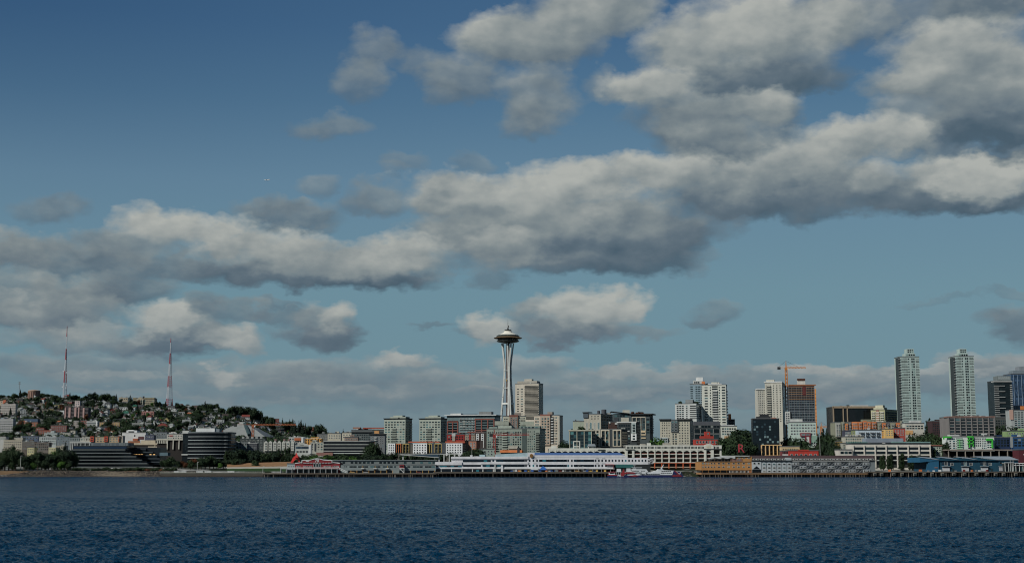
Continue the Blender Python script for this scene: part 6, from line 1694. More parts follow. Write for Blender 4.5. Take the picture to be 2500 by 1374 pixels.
for x0, x1, yt, Y, c, nm, lab, nx_, ny_ in rows:
    if Y > 1700:
        Y = hit((x0 + x1) / 2, yt + HP.get(nm, 4.4 * ny_ + 3)).y
    b = Bld(nm, lab, x0, x1, x1, yt, Y, mat(*c), depth=max(9, (x1 - x0) * Y / 3400 * .35), parapet=.4, roof=R.choice([ROOFGREY, TRIM, mat(*c)]))
    LB[nm] = b
    hpx = min(34, 6 * ny_) if Y < 1700 and nm not in HP else min(30, 4.3 * ny_)
    if nm in ('gridded_office',): hpx = 36
    if nx_:
        b.grid(x0 + .8, x1 - .8, yt + 1.4, yt + 1.4 + hpx, nx_, ny_, .52, .5, R.choice([None, WHITE, TRIM]), joined=False, mix=(.62, .22, .08, .08))
    if x1 - x0 > 18:
        b.roofstuff(R.choice((2, 3, 4)), hmax=1.8, big=R.random() < .5)
b = LB['gridded_office']; b.floors(1023, 1060, 9, mat(170, 170, 168), .6, 1.0); b.rbox('roof_box', 0, 10, 1019, 1022, BLUEG := mat(110, 130, 150), 3, 12)
b = LB['white_slab_flats']; b.floors(988, 1012, 6, mat(180, 174, 166), .7, 1.0)
b = LB['orange_topped_flats']; b.fbox('orange_bay', 8, 15, 976, 988, mat(178, 92, 62), .8)
b = LB['pink_striped_flats']
for k in range(4):
    b.fbox('pink_pier', 159 + 9.2 * k + 5 * (k > 1) , 162 + 9.2 * k + 5 * (k > 1) + (2 if k in (1, 2) else 0), 994, 1021, mat(166, 134, 128), 1.4)
b.fbox('pink_pier', 203, 207, 995, 1020, mat(166, 134, 128), 1.4); b.floors(997, 1020, 7, mat(116, 106, 106), .8, .5, side=False); b.grid(158, 216, 997, 1020, 12, 7, .7, .55, None, joined=False, mix=(.7, .2, .05, .05))
b = LB['grey_striped_flats']; b.bands(214, 236, [(1030 + 4.4 * k, 1032.4 + 4.4 * k) for k in range(3)], G_DARK); b.floors(1028, 1041, 3, TRIM, .8, .7); b.fbox('white_pier', 235, 238, 1027, 1042, WHITE, .9)
b = LB['orange_brick_flats']; b.rbox('blue_roof', 56, 90, 1022, 1030, mat(62, 82, 104), 3, 14)
b = LB['cream_garage']; b.fbox('dark_opening', 37, 52, 1076, 1080, G_NIGHT, .2)
b = LB['orange_bay_flats']
for xa in (221, 255, 292):
    b.fbox('orange_bay', xa, min(xa + 9, 290), 1064.5, 1078, mat(170, 66, 40), 1.2)
    b.grid(xa + 1, min(xa + 8, 290), 1066, 1077, 1, 2, .5, .5, None, joined=False, out=1.2)
b = LB['plain_white_hall']; b.rbox('upper_box', 308, 334, 1050, 1056.5, WHITE, 1, 12); b.fbox('dark_glazing', 313, 327, 1052, 1056.5, G_DARK, -.9, 1.2); b.fbox('dark_door', 338, 352, 1065, 1072, mat(92, 60, 60), .3); b.grid(326, 332, 1061, 1065, 1, 1, .6, .9, None, joined=False); b.fbox('red_door', 292, 298, 1066, 1070, mat(140, 60, 44), .3); b.fbox('orange_hut', 326, 338, 1070, 1075, mat(164, 88, 56), 2)
b = LB['white_red_flats']; b.fbox('red_panel', 414, 422, 1062, 1064, mat(176, 50, 36), .5); b.rbox('roof_box', 411, 422, 1055, 1059, TRIM, 2, 8)
b = LB['gabled_white_flats']
for k in range(7):
    xa = 646 + 10.8 * k
    m_ = MB(); m_.prism([(b.X(xa), b.Z(1100)), (b.X(xa + 7.6), b.Z(1100)), (b.X(xa + 7.6), b.Z(1079)), (b.X(xa + 3.8), b.Z(1075.5)), (b.X(xa), b.Z(1079))], -1.4, 3, mat(182, 182, 172)); m_.obj('gabled_bay', b.root)
    b.grid(xa + 1.2, xa + 6.4, 1080, 1098, 2, 3, .6, .6, None, joined=False, out=1.4, mix=(.5, .3, .1, .1))
    if k in (2, 4, 5):
        b.rbox('brown_turret', xa + 1, xa + 6, 1071, 1076, mat(120, 96, 92), 3, 7)
b = LB['mixed_white_flats']; b.fbox('orange_bay', 719, 735, 1068.5, 1075, mat(168, 90, 48), 1); b.fbox('white_bay', 736, 742, 1066, 1080, WHITE, 1.2); b.fbox('blue_bay', 741, 746, 1067, 1082, mat(60, 84, 100), 1.4)
b = LB['yellow_block']; b.rbox('yellow_top', 758, 774, 1067, 1070.5, mat(214, 156, 50), 1, 8); b.fbox('grey_bay', 763, 772, 1078, 1086, mat(132, 132, 126), 1); b.columns(746, 785, 1070, 1084, 6, .8, DKGREY, .4, 'dark_post')
b = LB['white_glazed_corner']; b.grid(722, 754, 1089, 1095, 6, 1, .92, .9, DKGREY, joined=False, glasses=[glass(48, 66, 80), glass(66, 90, 104)], mix=(.6, .4)); b.grid(723, 753, 1100, 1104, 4, 1, .7, .9, None, joined=False); b.fbox('dark_end', 759, 763, 1087, 1108, GREYB, .2); b.fbox('white_fin', 754, 759, 1085, 1108, WHITE, .6)
b = LB['dark_green_flats']
for k in range(5):
    b.rbox('roof_box', 590 + 11 * k, 596 + 11 * k, 1066.5, 1070.4, TRIM, 1, 5)
b = LB['pale_end_block']; b.fbox('dark_strip', 768, 771, 1082, 1100, SLATE, .6)
for nm in ('brick_tower',):
    LB[nm].columns(757, 765, 1042, 1060, 3, 1, mat(120, 60, 36), .4, 'brick_pier')

# hilltop mansion, round water tower
b = Bld('stone_mansion', 'broad stone mansion with a pedimented centre on the hilltop', 325, 377, 377, 973, hit(350, 989).y, mat(150, 140, 118), depth=20)
b.grid(327, 335, 976, 986, 2, 2, .5, .6, None, joined=False); b.grid(352, 376, 976, 986, 5, 2, .5, .6, None, joined=False); m_ = MB(); m_.prism([(b.X(333), b.Z(974)), (b.X(352), b.Z(974)), (b.X(342.5), b.Z(968.5))], -1.6, 6, mat(158, 148, 126)); m_.obj('pediment', b.root); b.fbox('centre_block', 334, 351, 974, 990, mat(156, 146, 124), 1.5); b.columns(336, 349, 975, 988, 4, 1, CREAM, 2.6); b.grid(335, 350, 976, 987, 3, 2, .5, .6, None, joined=False, out=1.5); b.rbox('chimney', 346, 350, 966.5, 972, DKGREY, 6, 8)
for (xa, xb) in ((325, 333), (352, 377)):
    b.rbox('hipped_roof', xa, xb, 970.5, 973.4, mat(132, 122, 92), -.6, 14)
pw_ = at(83, 960, 2560); gz = ground(pw_.x, 2560)
t = thing('water_tower', 'round pinkish water tower with arched bays on the hilltop', 'water tower', (pw_.x, 2560, gz - 2))
rr_ = 13.5 * 2560 / 3400
zt3 = lambda py: at(83, py, 2560).z - gz + 2
m_ = MB(); m_.lathe([(rr_, 0), (rr_, zt3(954.5))], mat(134, 104, 90), 36); m_.obj('wall', t)
m_ = MB(); m_.lathe([(rr_ + .9, zt3(955)), (rr_ + .9, zt3(953.2)), (rr_ * .75, zt3(952)), (rr_ * .1, zt3(951.2))], mat(160, 134, 112), 36); m_.obj('roof', t)
mp_ = MB(); mp_.box(-.5, .5, -.7, .3, 0, zt3(954.9), mat(150, 118, 102)); mpe = mp_.mesh('pilaster')
for k in range(18):
    a = 2 * PI * k / 18
    o = link('pilaster', mpe, t); o.location = (rr_ * math.cos(a), rr_ * math.sin(a), 0); o.rotation_euler = (0, 0, a + PI / 2)

# ------------------------------------------------------------------ radio masts
RED, MW = mat(158, 60, 72), mat(182, 188, 194)
def mast(px, Y, ytop, ybase, widths, stripes, label):
    p = at(px, ybase, Y)
    g = ground(p.x, Y)
    t = thing('radio_mast', label, 'radio mast', (p.x, Y, g - 1))
    zf = lambda py: at(px, py, Y).z - g + 1
    m2p = Y / 3400.0
    def wid(py):
        return lerp_tab(py, widths) * m2p
    for (ya, yb, red) in stripes:
        mb = MB()
        m = RED if red else MW
        seg = max(1, int((yb - ya) / 4.2))
        for s_ in range(seg):
            y1, y2 = ya + (yb - ya) * s_ / seg, ya + (yb - ya) * (s_ + 1) / seg
            w1, w2 = wid(y1) / 2, wid(y2) / 2
            tk = .66 if w2 > 1.2 else .5
            C1 = [Vector((w1 * math.cos(a), w1 * math.sin(a), zf(y1))) for a in (.5, 2.6, 4.7)]
            C2 = [Vector((w2 * math.cos(a), w2 * math.sin(a), zf(y2))) for a in (.5, 2.6, 4.7)]
            for k in range(3):
                mb.bar(C2[k], C1[k], tk, m)
                if w2 > 1.0:
                    mb.bar(C2[k], C2[(k + 1) % 3], .4, m)
                    mb.bar(C2[k], C1[(k + 1) % 3], .36, m)
        mb.obj('lattice_section', t)
    return t, zf
WM = [(796, .5), (822, 1.6), (851, 2.4), (878, 4), (905, 6), (933, 8.5), (966, 11)]
t, zf = mast(157, 2600, 796, 966, WM, [(796, 822, 1), (822, 851, 0), (851, 878, 1), (878, 905, 0), (905, 933, 1), (933, 970, 0)], 'red and white lattice radio mast at the far left of the hill')
for py, dx in ((906, -3), (909, 3), (944, -3.5), (940, 4), (946, 3)):
    mb = MB(); mb.lathe([(.2, -.3), (1.3, .5), (1.2, .7), (.2, .5)], MW, 12); o = mb.obj('dish', t); o.location, o.rotation_euler = (dx, -2.5, zf(py)), (PI / 2, 0, 0)
WM2 = [(825, .6), (862, 3.4), (888, 6), (917, 9.6), (944, 13), (990, 19)]
mast(412, 2600, 825, 990, WM2, [(825, 836, 1), (836, 862, 0), (862, 888, 1), (888, 917, 0), (917, 944, 1), (944, 972, 0), (972, 996, 1)], 'red and white lattice radio mast standing on wide legs right of the mansion')
p = at(48, 930, 2620); t = thing('antenna_pole', 'thin grey antenna pole on the hilltop left of the water tower', 'antenna', (p.x, 2620, ground(p.x, 2620) - 1))
mb = MB(); mb.bar((0, 0, 0), (0, 0, p.z - ground(p.x, 2620)), .7, GREYB, .5); mb.obj('pole', t)
for dz in (1.5, 4):
    mb = MB(); mb.box(-2, 2, -.3, .3, p.z - ground(p.x, 2620) - dz - .6, p.z - ground(p.x, 2620) - dz + .6, GREYB); mb.obj('antenna_panel', t)

# ------------------------------------------------------------------ cranes
def crane(px, Y, ytop, ybase, yjib, jl, jr, m, label, zfoot=None):
    p = at(px, yjib, Y)
    g = ground(p.x, Y) if zfoot is None else zfoot
    t = thing('tower_crane', label, 'crane', (p.x, Y, g))
    zf = lambda py: at(px, py, Y).z - g
    m2p = Y / 3400.0
    mb = MB()
    zt_, w = zf(yjib + 3), 1.3
    n = max(3, int(zt_ / 5))
    for k in range(n):
        z1, z2 = zt_ * k / n, zt_ * (k + 1) / n
        cs = ((-w, -w), (w, -w), (w, w), (-w, w))
        for q in range(4):
            a_, c_ = cs[q], cs[(q + 1) % 4]
            mb.bar((a_[0], a_[1], z1), (a_[0], a_[1], z2), .66, m); mb.bar((a_[0], a_[1], z1), (c_[0], c_[1], z2), .45, m)
    mb.obj('mast', t)
    zj = zf(yjib)
    mb = MB()
    x1, x0 = (jr - px) * m2p, (jl - px) * m2p
    n = max(4, int((x1) / 4))
    for k in range(n):
        xa, xb = x1 * k / n, x1 * (k + 1) / n
        for yy_ in (-.7, .7):
            mb.bar((xa, yy_, zj - 1), (xb, yy_, zj - 1), .5, m); mb.bar((xa, yy_, zj - 1), ((xa + xb) / 2, 0, zj + .9), .3, m); mb.bar(((xa + xb) / 2, 0, zj + .9), (xb, yy_, zj - 1), .3, m)
        mb.bar((xa, 0, zj + .9), (xb, 0, zj + .9), .4, m)
    mb.obj('jib', t)
    mb = MB(); mb.bar((0, -.6, zj), (x0, -.6, zj), .5, m); mb.bar((0, .6, zj), (x0, .6, zj), .5, m); mb.obj('counter_jib', t)
    mb = MB(); mb.box(x0 - .5, x0 + 3.6, -1, 1, zj - 2.6, zj + .8, DKGREY); mb.obj('counterweight', t)
    mb = MB(); mb.box(-1.7, 1.7, -1.7, 1.7, zj - 3.2, zj - .4, m); mb.obj('slewing_unit', t)
    mb = MB(); mb.box(1.7, 3.2, -2, -.3, zj - 3.2, zj - 1, WHITE); mb.obj('cab', t)
    if ytop < yjib - 3:
        mb = MB(); za = zf(ytop); mb.bar((-.8, 0, zj), (0, 0, za), .6, m, .35); mb.bar((.8, 0, zj), (0, 0, za), .6, m, .35); mb.obj('apex', t)
        mb = MB(); mb.bar((0, 0, za), (x1 * .62, 0, zj + .9), .22, DKGREY); mb.bar((0, 0, za), (x0, 0, zj), .22, DKGREY); mb.obj('stay_rope', t)
    return t
OC, RC = mat(188, 112, 18), mat(140, 40, 34)
crane(1919, 1930, 881, 1005, 897, 1899, 1967, OC, 'orange tower crane beside the unfinished tower')
crane(618, 1850, 1034, 1072, 1036, 572, 722, mat(150, 80, 40), 'orange tower crane with a very long flat jib in front of the arena roof')
crane(1207, 1540, 1048, 1104, 1060, 1196, 1292, RC, 'thin red tower crane in front of the grey green block')
crane(2005, 2400, 1030, 1060, 1041, 1993, 2030, OC, 'small distant orange crane left of the black glass building')

# ------------------------------------------------------------------ houses on the hill
def house_meshes(w, d, h, rh, kind, wm_, rm_):
    key = ('house', w, d, h, rh, kind, wm_, rm_)
    if key in PARTMESH:
        return PARTMESH[key]
    a = MB(); a.box(-w / 2, w / 2, -d / 2, d / 2, -3, h, wm_)
    r = MB()
    e = .5
    if kind == 'gable':       # gable end towards the water
        a.prism([(-w / 2, h), (w / 2, h), (0, h + rh)], -d / 2, d / 2, wm_)
        for s_ in (-1, 1):
            r.add([(s_ * (w / 2 + e), -d / 2 - e, h - .3), (0, -d / 2 - e, h + rh + .12), (0, d / 2 + e, h + rh + .12), (s_ * (w / 2 + e), d / 2 + e, h - .3),
                   (s_ * (w / 2 + e), -d / 2 - e, h - .55), (0, -d / 2 - e, h + rh - .13), (0, d / 2 + e, h + rh - .13), (s_ * (w / 2 + e), d / 2 + e, h - .55)],
                  [(0, 1, 2, 3), (7, 6, 5, 4), (0, 4, 5, 1), (2, 6, 7, 3), (3, 7, 4, 0), (1, 5, 6, 2)], rm_)
    elif kind == 'side':      # eaves towards the water
        r.prism([(-d / 2 - e, h - .2), (d / 2 + e, h - .2), (0, h + rh)], -w / 2 - e, w / 2 + e, rm_)
        r.v = [(y_, x_, z_) for x_, y_, z_ in r.v]
        r.f = [tuple(reversed(f)) for f in r.f]
    elif kind == 'hip':
        r.add([(-w / 2 - e, -d / 2 - e, h - .1), (w / 2 + e, -d / 2 - e, h - .1), (w / 2 + e, d / 2 + e, h - .1), (-w / 2 - e, d / 2 + e, h - .1), (-w * .2, 0, h + rh), (w * .2, 0, h + rh)],
              [(0, 1, 5, 4), (1, 2, 5), (2, 3, 4, 5), (3, 0, 4), (3, 2, 1, 0)], rm_)
    else:
        r.box(-w / 2 - .3, w / 2 + .3, -d / 2 - .3, d / 2 + .3, h + .002, h + .5, rm_)
    r2 = MB(); r2.box(-.5, .5, -.4, .4, 0, 2.2, BRICK)
    PARTMESH[key] = (a.mesh('wall'), r.mesh('roof'), r2.mesh('chimney'))
    return PARTMESH[key]
WALLC = {'white': (164, 168, 166), 'cream': (152, 149, 134), 'grey': (104, 110, 112), 'tan': (128, 116, 96), 'pale blue': (112, 126, 136), 'yellow': (158, 142, 92), 'red': (112, 54, 48), 'brown': (78, 64, 56), 'pink': (146, 120, 114)}
ROOFC = {'grey': (60, 63, 66), 'brown': (58, 50, 46), 'red': (108, 46, 38), 'pale': (118, 122, 120), 'dark': (38, 40, 42), 'green': (24, 84, 68), 'orange': (150, 84, 46)}
LM = [(20, 'at the left edge'), (60, 'left of the water tower'), (85, 'below the water tower'), (120, 'just left of the left mast'), (157, 'below the left mast'), (200, 'right of the left mast'), (245, 'well left of the mansion'), (290, 'left of the mansion'), (340, 'below the mansion'), (380, 'right of the mansion'), (412, 'below the right mast'), (450, 'right of the right mast'), (500, 'above the round black tower'), (560, 'left of the arena roof'), (600, 'above the arena roof'), (650, 'right of the arena roof'), (700, 'on the right shoulder'), (760, 'near the narrow brick tower')]
used_labels = {}
taken = [(b.x0, b.xm, b.ytop, b.Y) for b in ALLB]
def house(px, py, wpx, hpx, wall, roofc, kind, rz=None):
    p = hit(px, py)
    m2p = p.y / 3400.0
    w, h = max(4.5, round(wpx * m2p * 2) / 2), max(3.0, round(hpx * m2p * 2) / 2)
    d = 8.0
    rh = 0 if kind == 'flat' else round(min(w * .32, 4) * 2) / 2
    where = min(LM, key=lambda q: abs(q[0] - px))[1]
    lvl = 'high up ' if py < 1000 else ('midway up ' if py < 1030 else 'low down ')
    kd = {'gable': 'gabled', 'side': 'long', 'hip': 'hipped', 'flat': 'boxy'}[kind]
    lab = '%s %s house, %s roof, %s%s' % (wall, kd, roofc, lvl, where)
    used_labels[lab] = used_labels.get(lab, 0) + 1
    t = thing('hillside_house', lab, 'house', p, R.uniform(-.35, .35) if rz is None else rz, 'houses on the hillside')
    wm_, rm_ = mat(*WALLC[wall]), mat(*ROOFC[roofc])
    a, r, c = house_meshes(w, d, h, rh, kind, wm_, rm_)
    link('wall', a, t)
    ro = link('roof', r, t)
    if R.random() < .4 and kind != 'flat':
        o = link('chimney', c, ro); o.location = (w * .22, 1, h + rh * .4)
    nx_ = max(2, int(w / 3.2)); nz = max(1, int(h / 3.0))
    for j in range(nz):
        for i in range(nx_):
            if R.random() < .12:
                continue
            g = R.choices([G_DARK, G_MID, G_TEAL, G_PALE], (.7, .18, .06, .06))[0]
            o = link('window', pane_mesh(1.6, 1.6, R.choice((WHITE, TRIM)), g), t)
            o.location = (-w / 2 + w * (i + .5) / nx_, -d / 2, h * (j + .55) / nz)
    return t
for args in ((225, 980, 22, 7, 'white', 'grey', 'flat'), (205, 986, 14, 7, 'white', 'pale', 'flat'), (232, 981, 10, 6, 'white', 'dark', 'flat'), (252, 991, 16, 10, 'white', 'grey', 'gable'), (264, 995, 14, 9, 'white', 'grey', 'hip'), (282, 997, 10, 9, 'white', 'grey', 'gable'), (306, 1003, 26, 9, 'white', 'pale', 'flat'), (329, 1002, 13, 10, 'yellow', 'green', 'hip'), (308, 1015, 20, 6, 'cream', 'green', 'hip'), (245, 1015, 14, 7, 'white', 'red', 'gable'), (260, 1011, 10, 7, 'white', 'grey', 'gable'), (226, 1009, 9, 7, 'white', 'grey', 'gable'), (86, 975, 16, 5, 'white', 'pale', 'gable'), (126, 990, 14, 8, 'white', 'pale', 'flat'), (98, 996, 12, 10, 'tan', 'grey', 'gable'), (77, 991, 8, 7, 'white', 'dark', 'flat'), (56, 1010, 14, 10, 'white', 'grey', 'gable'), (84, 1006, 18, 7, 'white', 'grey', 'side'), (140, 995, 18, 8, 'yellow', 'green', 'flat'), (165, 985, 26, 5, 'red', 'pale', 'flat'), (164, 972, 14, 5, 'tan', 'red', 'hip'), (265, 1027, 14, 6, 'white', 'pale', 'flat'), (366, 1025, 12, 7, 'white', 'red', 'hip'), (350, 1022, 8, 6, 'white', 'grey', 'gable'), (397, 1045, 24, 4, 'tan', 'red', 'hip'), (395, 992, 10, 6, 'white', 'grey', 'flat'), (417, 1000, 20, 5, 'white', 'grey', 'side'), (442, 998, 14, 8, 'white', 'red', 'gable'), (458, 999, 12, 6, 'white', 'pale', 'side'), (476, 1000, 16, 6, 'cream', 'brown', 'side'), (490, 1001, 10, 5, 'white', 'dark', 'side'), (462, 1014, 12, 4, 'tan', 'orange', 'hip'), (482, 1030, 8, 5, 'white', 'orange', 'hip'), (520, 1020, 16, 5, 'white', 'grey', 'side'), (557, 1022, 28, 7, 'white', 'brown', 'side'), (583, 1022, 14, 7, 'white', 'grey', 'gable'), (600, 1028, 18, 10, 'white', 'red', 'side'), (618, 1029, 13, 10, 'white', 'grey', 'gable'), (637, 1029, 13, 10, 'white', 'brown', 'gable'), (538, 1034, 18, 10, 'white', 'grey', 'flat'), (455, 1035, 18, 4, 'white', 'pale', 'side'), (641, 1050, 14, 8, 'white', 'grey', 'hip'), (660, 1052, 22, 8, 'pale blue', 'grey', 'hip'), (680, 1049, 16, 6, 'white', 'grey', 'side'), (700, 1048, 9, 8, 'white', 'dark', 'gable'), (713, 1050, 8, 7, 'white', 'grey', 'gable'), (682, 1057, 22, 6, 'white', 'dark', 'side'), (661, 1030, 14, 5, 'pale blue', 'pale', 'flat'), (674, 1030, 14, 8, 'red', 'brown', 'flat'), (733, 1048, 10, 5, 'tan', 'grey', 'hip'), (742, 1050, 7, 8, 'pink', 'grey', 'gable'), (527, 1000, 12, 6, 'white', 'grey', 'side'), (540, 1006, 14, 4, 'white', 'pale', 'flat'), (505, 1003, 10, 4, 'white', 'grey', 'gable')):
    house(*args)
taken += [(x - 8, x + 8, y - 8, 0) for x, y in ()]
spots = []
tries = 0
while len(spots) < 200 and tries < 4000:
    tries += 1
    px = R.uniform(0, 790)
    top = lerp_tab(px, [(0, 982), (100, 978), (400, 1000), (560, 1008), (640, 1022), (720, 1046), (800, 1062)])
    py = R.uniform(top, 1064)
    if R.random() > .45 + .55 * (py - top) / (1066 - top):
        continue
    if any(abs(px - a) < 8 and abs(py - c) < 4 for a, c in spots):
        continue
    p = hit(px, py)
    if any(a - 6 < px < c + 6 and abs(p.y - Yb_) < 40 for a, c, yt, Yb_ in taken):
        continue
    spots.append((px, py))
    house(px, py, R.uniform(7, 15), R.uniform(4, 7.5), R.choices(list(WALLC), (50, 10, 12, 8, 6, 2, 4, 6, 3))[0], R.choices(list(ROOFC), (38, 18, 6, 12, 24, 1, 1))[0], R.choice(('gable', 'gable', 'side', 'hip', 'flat')))

# ------------------------------------------------------------------ shore
gs = bpy.data.objects['ground']
r_ = random.Random(21)
def rock(mb, x, y, z, s, m):
    vs = []
    for zz_, rr in ((-.5, .75), (.1, 1.0), (.55, .55)):
        for k in range(5):
            a = 2 * PI * k / 5 + zz_ * 2
            q = rr * s * r_.uniform(.7, 1.15)
            vs.append((x + q * math.cos(a), y + q * math.sin(a), z + zz_ * s * r_.uniform(.8, 1.1)))
    fs = [(4, 3, 2, 1, 0), (10, 11, 12, 13, 14)]
    for j in (0, 5):
        for k in range(5):
            fs.append((j + k, j + (k + 1) % 5, j + 5 + (k + 1) % 5, j + 5 + k))
    mb.add(vs, fs, m)
mb = MB()
rk = [mat(58, 52, 46, .9), mat(84, 76, 66, .9), mat(40, 38, 36, .9), mat(104, 94, 80, .9)]
for px in range(-120, 6600):
    px_ = -60 + px * .115
    if px_ > 650:
        break
    for _ in range(2):
        Y_ = r_.uniform(1256, 1271)
        x = (px_ - 1250) / 3400 * Y_
        z = ground(x, Y_)
        rock(mb, x, Y_, max(z, -.4) + .1, r_.uniform(.35, 1.0), r_.choices(rk, (4, 3, 3, 1))[0])
for px in range(1490, 2520, 2):
    Y_ = r_.uniform(1262, 1272); x = (px - 1250) / 3400 * Y_
    rock(mb, x, Y_, max(ground(x, Y_), 0) + .2, r_.uniform(.5, 1.1), r_.choice(rk))
o = mb.obj('shore_rocks', None, 'stuff'); tag(o, 'dark boulders piled along the waterline', 'rocks')
def sheet(name, pts_fn, nu, nv, m, kind='structure', lift=.15):
    vs = []
    for j in range(nv + 1):
        for i in range(nu + 1):
            vs.append(tuple(pts_fn(i / nu, j / nv)))
    me = bpy.data.meshes.new(name)
    me.from_pydata(vs, [], [(j * (nu + 1) + i, j * (nu + 1) + i + 1, (j + 1) * (nu + 1) + i + 1, (j + 1) * (nu + 1) + i) for j in range(nv) for i in range(nu)])
    me.materials.append(m)
    return link(name, me, None, kind)
DRYB = mat(104, 82, 58, .95, .1, .3)
DRY, PATHM, LAWN, SAND = mat(134, 100, 66, .95, .1, .3), mat(150, 146, 132, .9), mat(40, 66, 30, .95, .1, .25), mat(112, 102, 86, .95, .1, .2)
def g_at(px, Y, lift):
    x = (px - 1250) / 3400 * Y
    return Vector((x, Y, ground(x, Y) + lift))
sheet('dry_bank', lambda u, v: g_at(-60 + 480 * u, 1270 + 12 * v + 4 * math.sin(u * 23), .35 + .25 * math.sin(u * 40) * v), 90, 4, DRYB)
sheet('beach', lambda u, v: g_at(205 + 190 * u, 1262 + 9 * v - 3 * math.sin(PI * u), .45 * math.sin(PI * min(1, u * 1.1)) + .2), 40, 4, SAND)
def mound(px0, px1, ya, yb, Y0, Y1, w0, w1):
    def fn(u, v):
        px = px0 + (px1 - px0) * u
        Y = Y0 + (Y1 - Y0) * v
        top = ya + (yb - ya) * u
        zb = 4.4
        zt_ = at(px, top, Y1).z
        t = w0 + (w1 - w0) * v
        return Vector(((px - 1250) / 3400 * Y, Y, zb + (zt_ - zb) * t))
    return fn
sheet('lawn', mound(560, 722, 1131, 1126, 1283, 1306, 0, .34), 24, 4, LAWN)
sheet('path', mound(560, 722, 1131, 1126, 1306.02, 1318, .34, .53), 24, 3, PATHM)
sheet('meadow', mound(560, 722, 1131, 1126, 1318.02, 1350, .53, 1.0), 24, 5, DRY)
# sea wall with its promenade
Yw = 1259.0
xa, xb = at(392, 1155, Yw).x, at(645, 1155, Yw).x
t = thing('sea_wall', 'long low sea wall with a pale coping along the park shore', 'wall', (xa, Yw, 0))
m_ = MB(); m_.box(0, xb - xa, 0, 14, -3, 3.2, mat(76, 72, 64)); m_.obj('wall', t)
m_ = MB(); m_.box(-.3, xb - xa + .3, -.4, 3, 3.2, 3.9, mat(146, 146, 134)); m_.obj('coping', t)
m_ = MB(); m_.box(-.2, xb - xa + .2, -1.6, -.02, -3, 1.2, mat(58, 50, 42)); m_.obj('footing', t)
m_ = MB(); m_.box(0, xb - xa, 0.2, .3, 4.8, 4.9, GREYB)
for k in range(60):
    x = (xb - xa) * k / 59
    m_.box(x - .05, x + .05, .2, .3, 3.9, 4.8, GREYB)
m_.obj('railing', t, 'stuff')
for k, px in enumerate((434, 448, 489, 509, 565)):
    p = at(px, 1151.5, 1266)
    m_ = MB(); m_.box(-3, 3, -.6, .6, 0, 1.1, WHITE); m_.box(-3.1, 3.1, -.75, .75, 1.1, 1.3, TRIM)
    o = m_.obj('concrete_bench'); o.location = (p.x, 1264, 3.92)
    tag(o, ('white block bench on the sea wall, %s from the left' % ('first', 'second', 'third', 'fourth', 'fifth')[k]), 'bench', 'white block benches on the sea wall')

# generic red steel arch sculpture
p = at(722, 1130, 1300)
t = thing('red_sculpture', 'tall bright red curved steel sculpture behind the left end of the maroon pier shed', 'sculpture', (p.x, 1300, p.z - 3))
RS = mat(206, 40, 30, .6)
m2p = 1300 / 3400
def plate(pts, wds, y):
    m_ = MB()
    for (a, wa), (c, wc) in zip(zip(pts, wds), zip(pts[1:], wds[1:])):
        va, vc = Vector((a[0], y, a[1])), Vector((c[0], y, c[1]))
        d = (vc - va).normalized(); n_ = Vector((-d.z, 0, d.x))
        m_.add([tuple(va + n_ * wa + Vector((0, dy, 0))) for dy in (-.25, .25)] + [tuple(va - n_ * wa + Vector((0, dy, 0))) for dy in (-.25, .25)] + [tuple(vc + n_ * wc + Vector((0, dy, 0))) for dy in (-.25, .25)] + [tuple(vc - n_ * wc + Vector((0, dy, 0))) for dy in (-.25, .25)],
               [(0, 4, 6, 2), (1, 3, 7, 5), (0, 1, 5, 4), (2, 6, 7, 3), (0, 2, 3, 1), (4, 5, 7, 6)], RS)
    return m_
Pp = lambda px, py: ((px - 722) * m2p, (1130 - py) * m2p + 3)
plate([Pp(711, 1137), Pp(713, 1127), Pp(718, 1119), Pp(724, 1115.5), Pp(730, 1117)], [.5, .9, 1.5, 1.7, .5], 0).obj('arched_plate', t)
plate([Pp(731, 1135), Pp(730, 1126), Pp(726, 1117)], [.4, .6, 1.0], 1.2).obj('leg_plate', t)
plate([Pp(724, 1117), Pp(724, 1110), Pp(722.5, 1104.5)], [1.6, .9, .15], -.8).obj('upright_fin', t)

# red letter sign on the bank
p = at(1806, 1104, 1335)
t = thing('red_letter_sign', 'tall red letter R sign standing on a dark frame among the trees', 'sign', (p.x, 1335, p.z))
fc = bpy.data.curves.new('letter', 'FONT'); fc.body = 'R'; fc.size = 11.2; fc.extrude = .25; fc.align_x = 'CENTER'
o = text_mesh('letter', fc, mat(168, 44, 56), t); o.rotation_euler = (PI / 2, 0, 0); o.location = (1.2, -.3, .2)
m_ = MB(); m_.box(-3.4, 3.8, 0, .2, -6, -5.6, DKGREY); m_.bar((-2.4, .2, -6), (-2.4, .2, 8), .25, DKGREY); m_.bar((3, .2, -6), (3, .2, 8), .25, DKGREY); m_.bar((-2.4, .2, 4), (3, .2, 4), .25, DKGREY); m_.obj('frame', t)

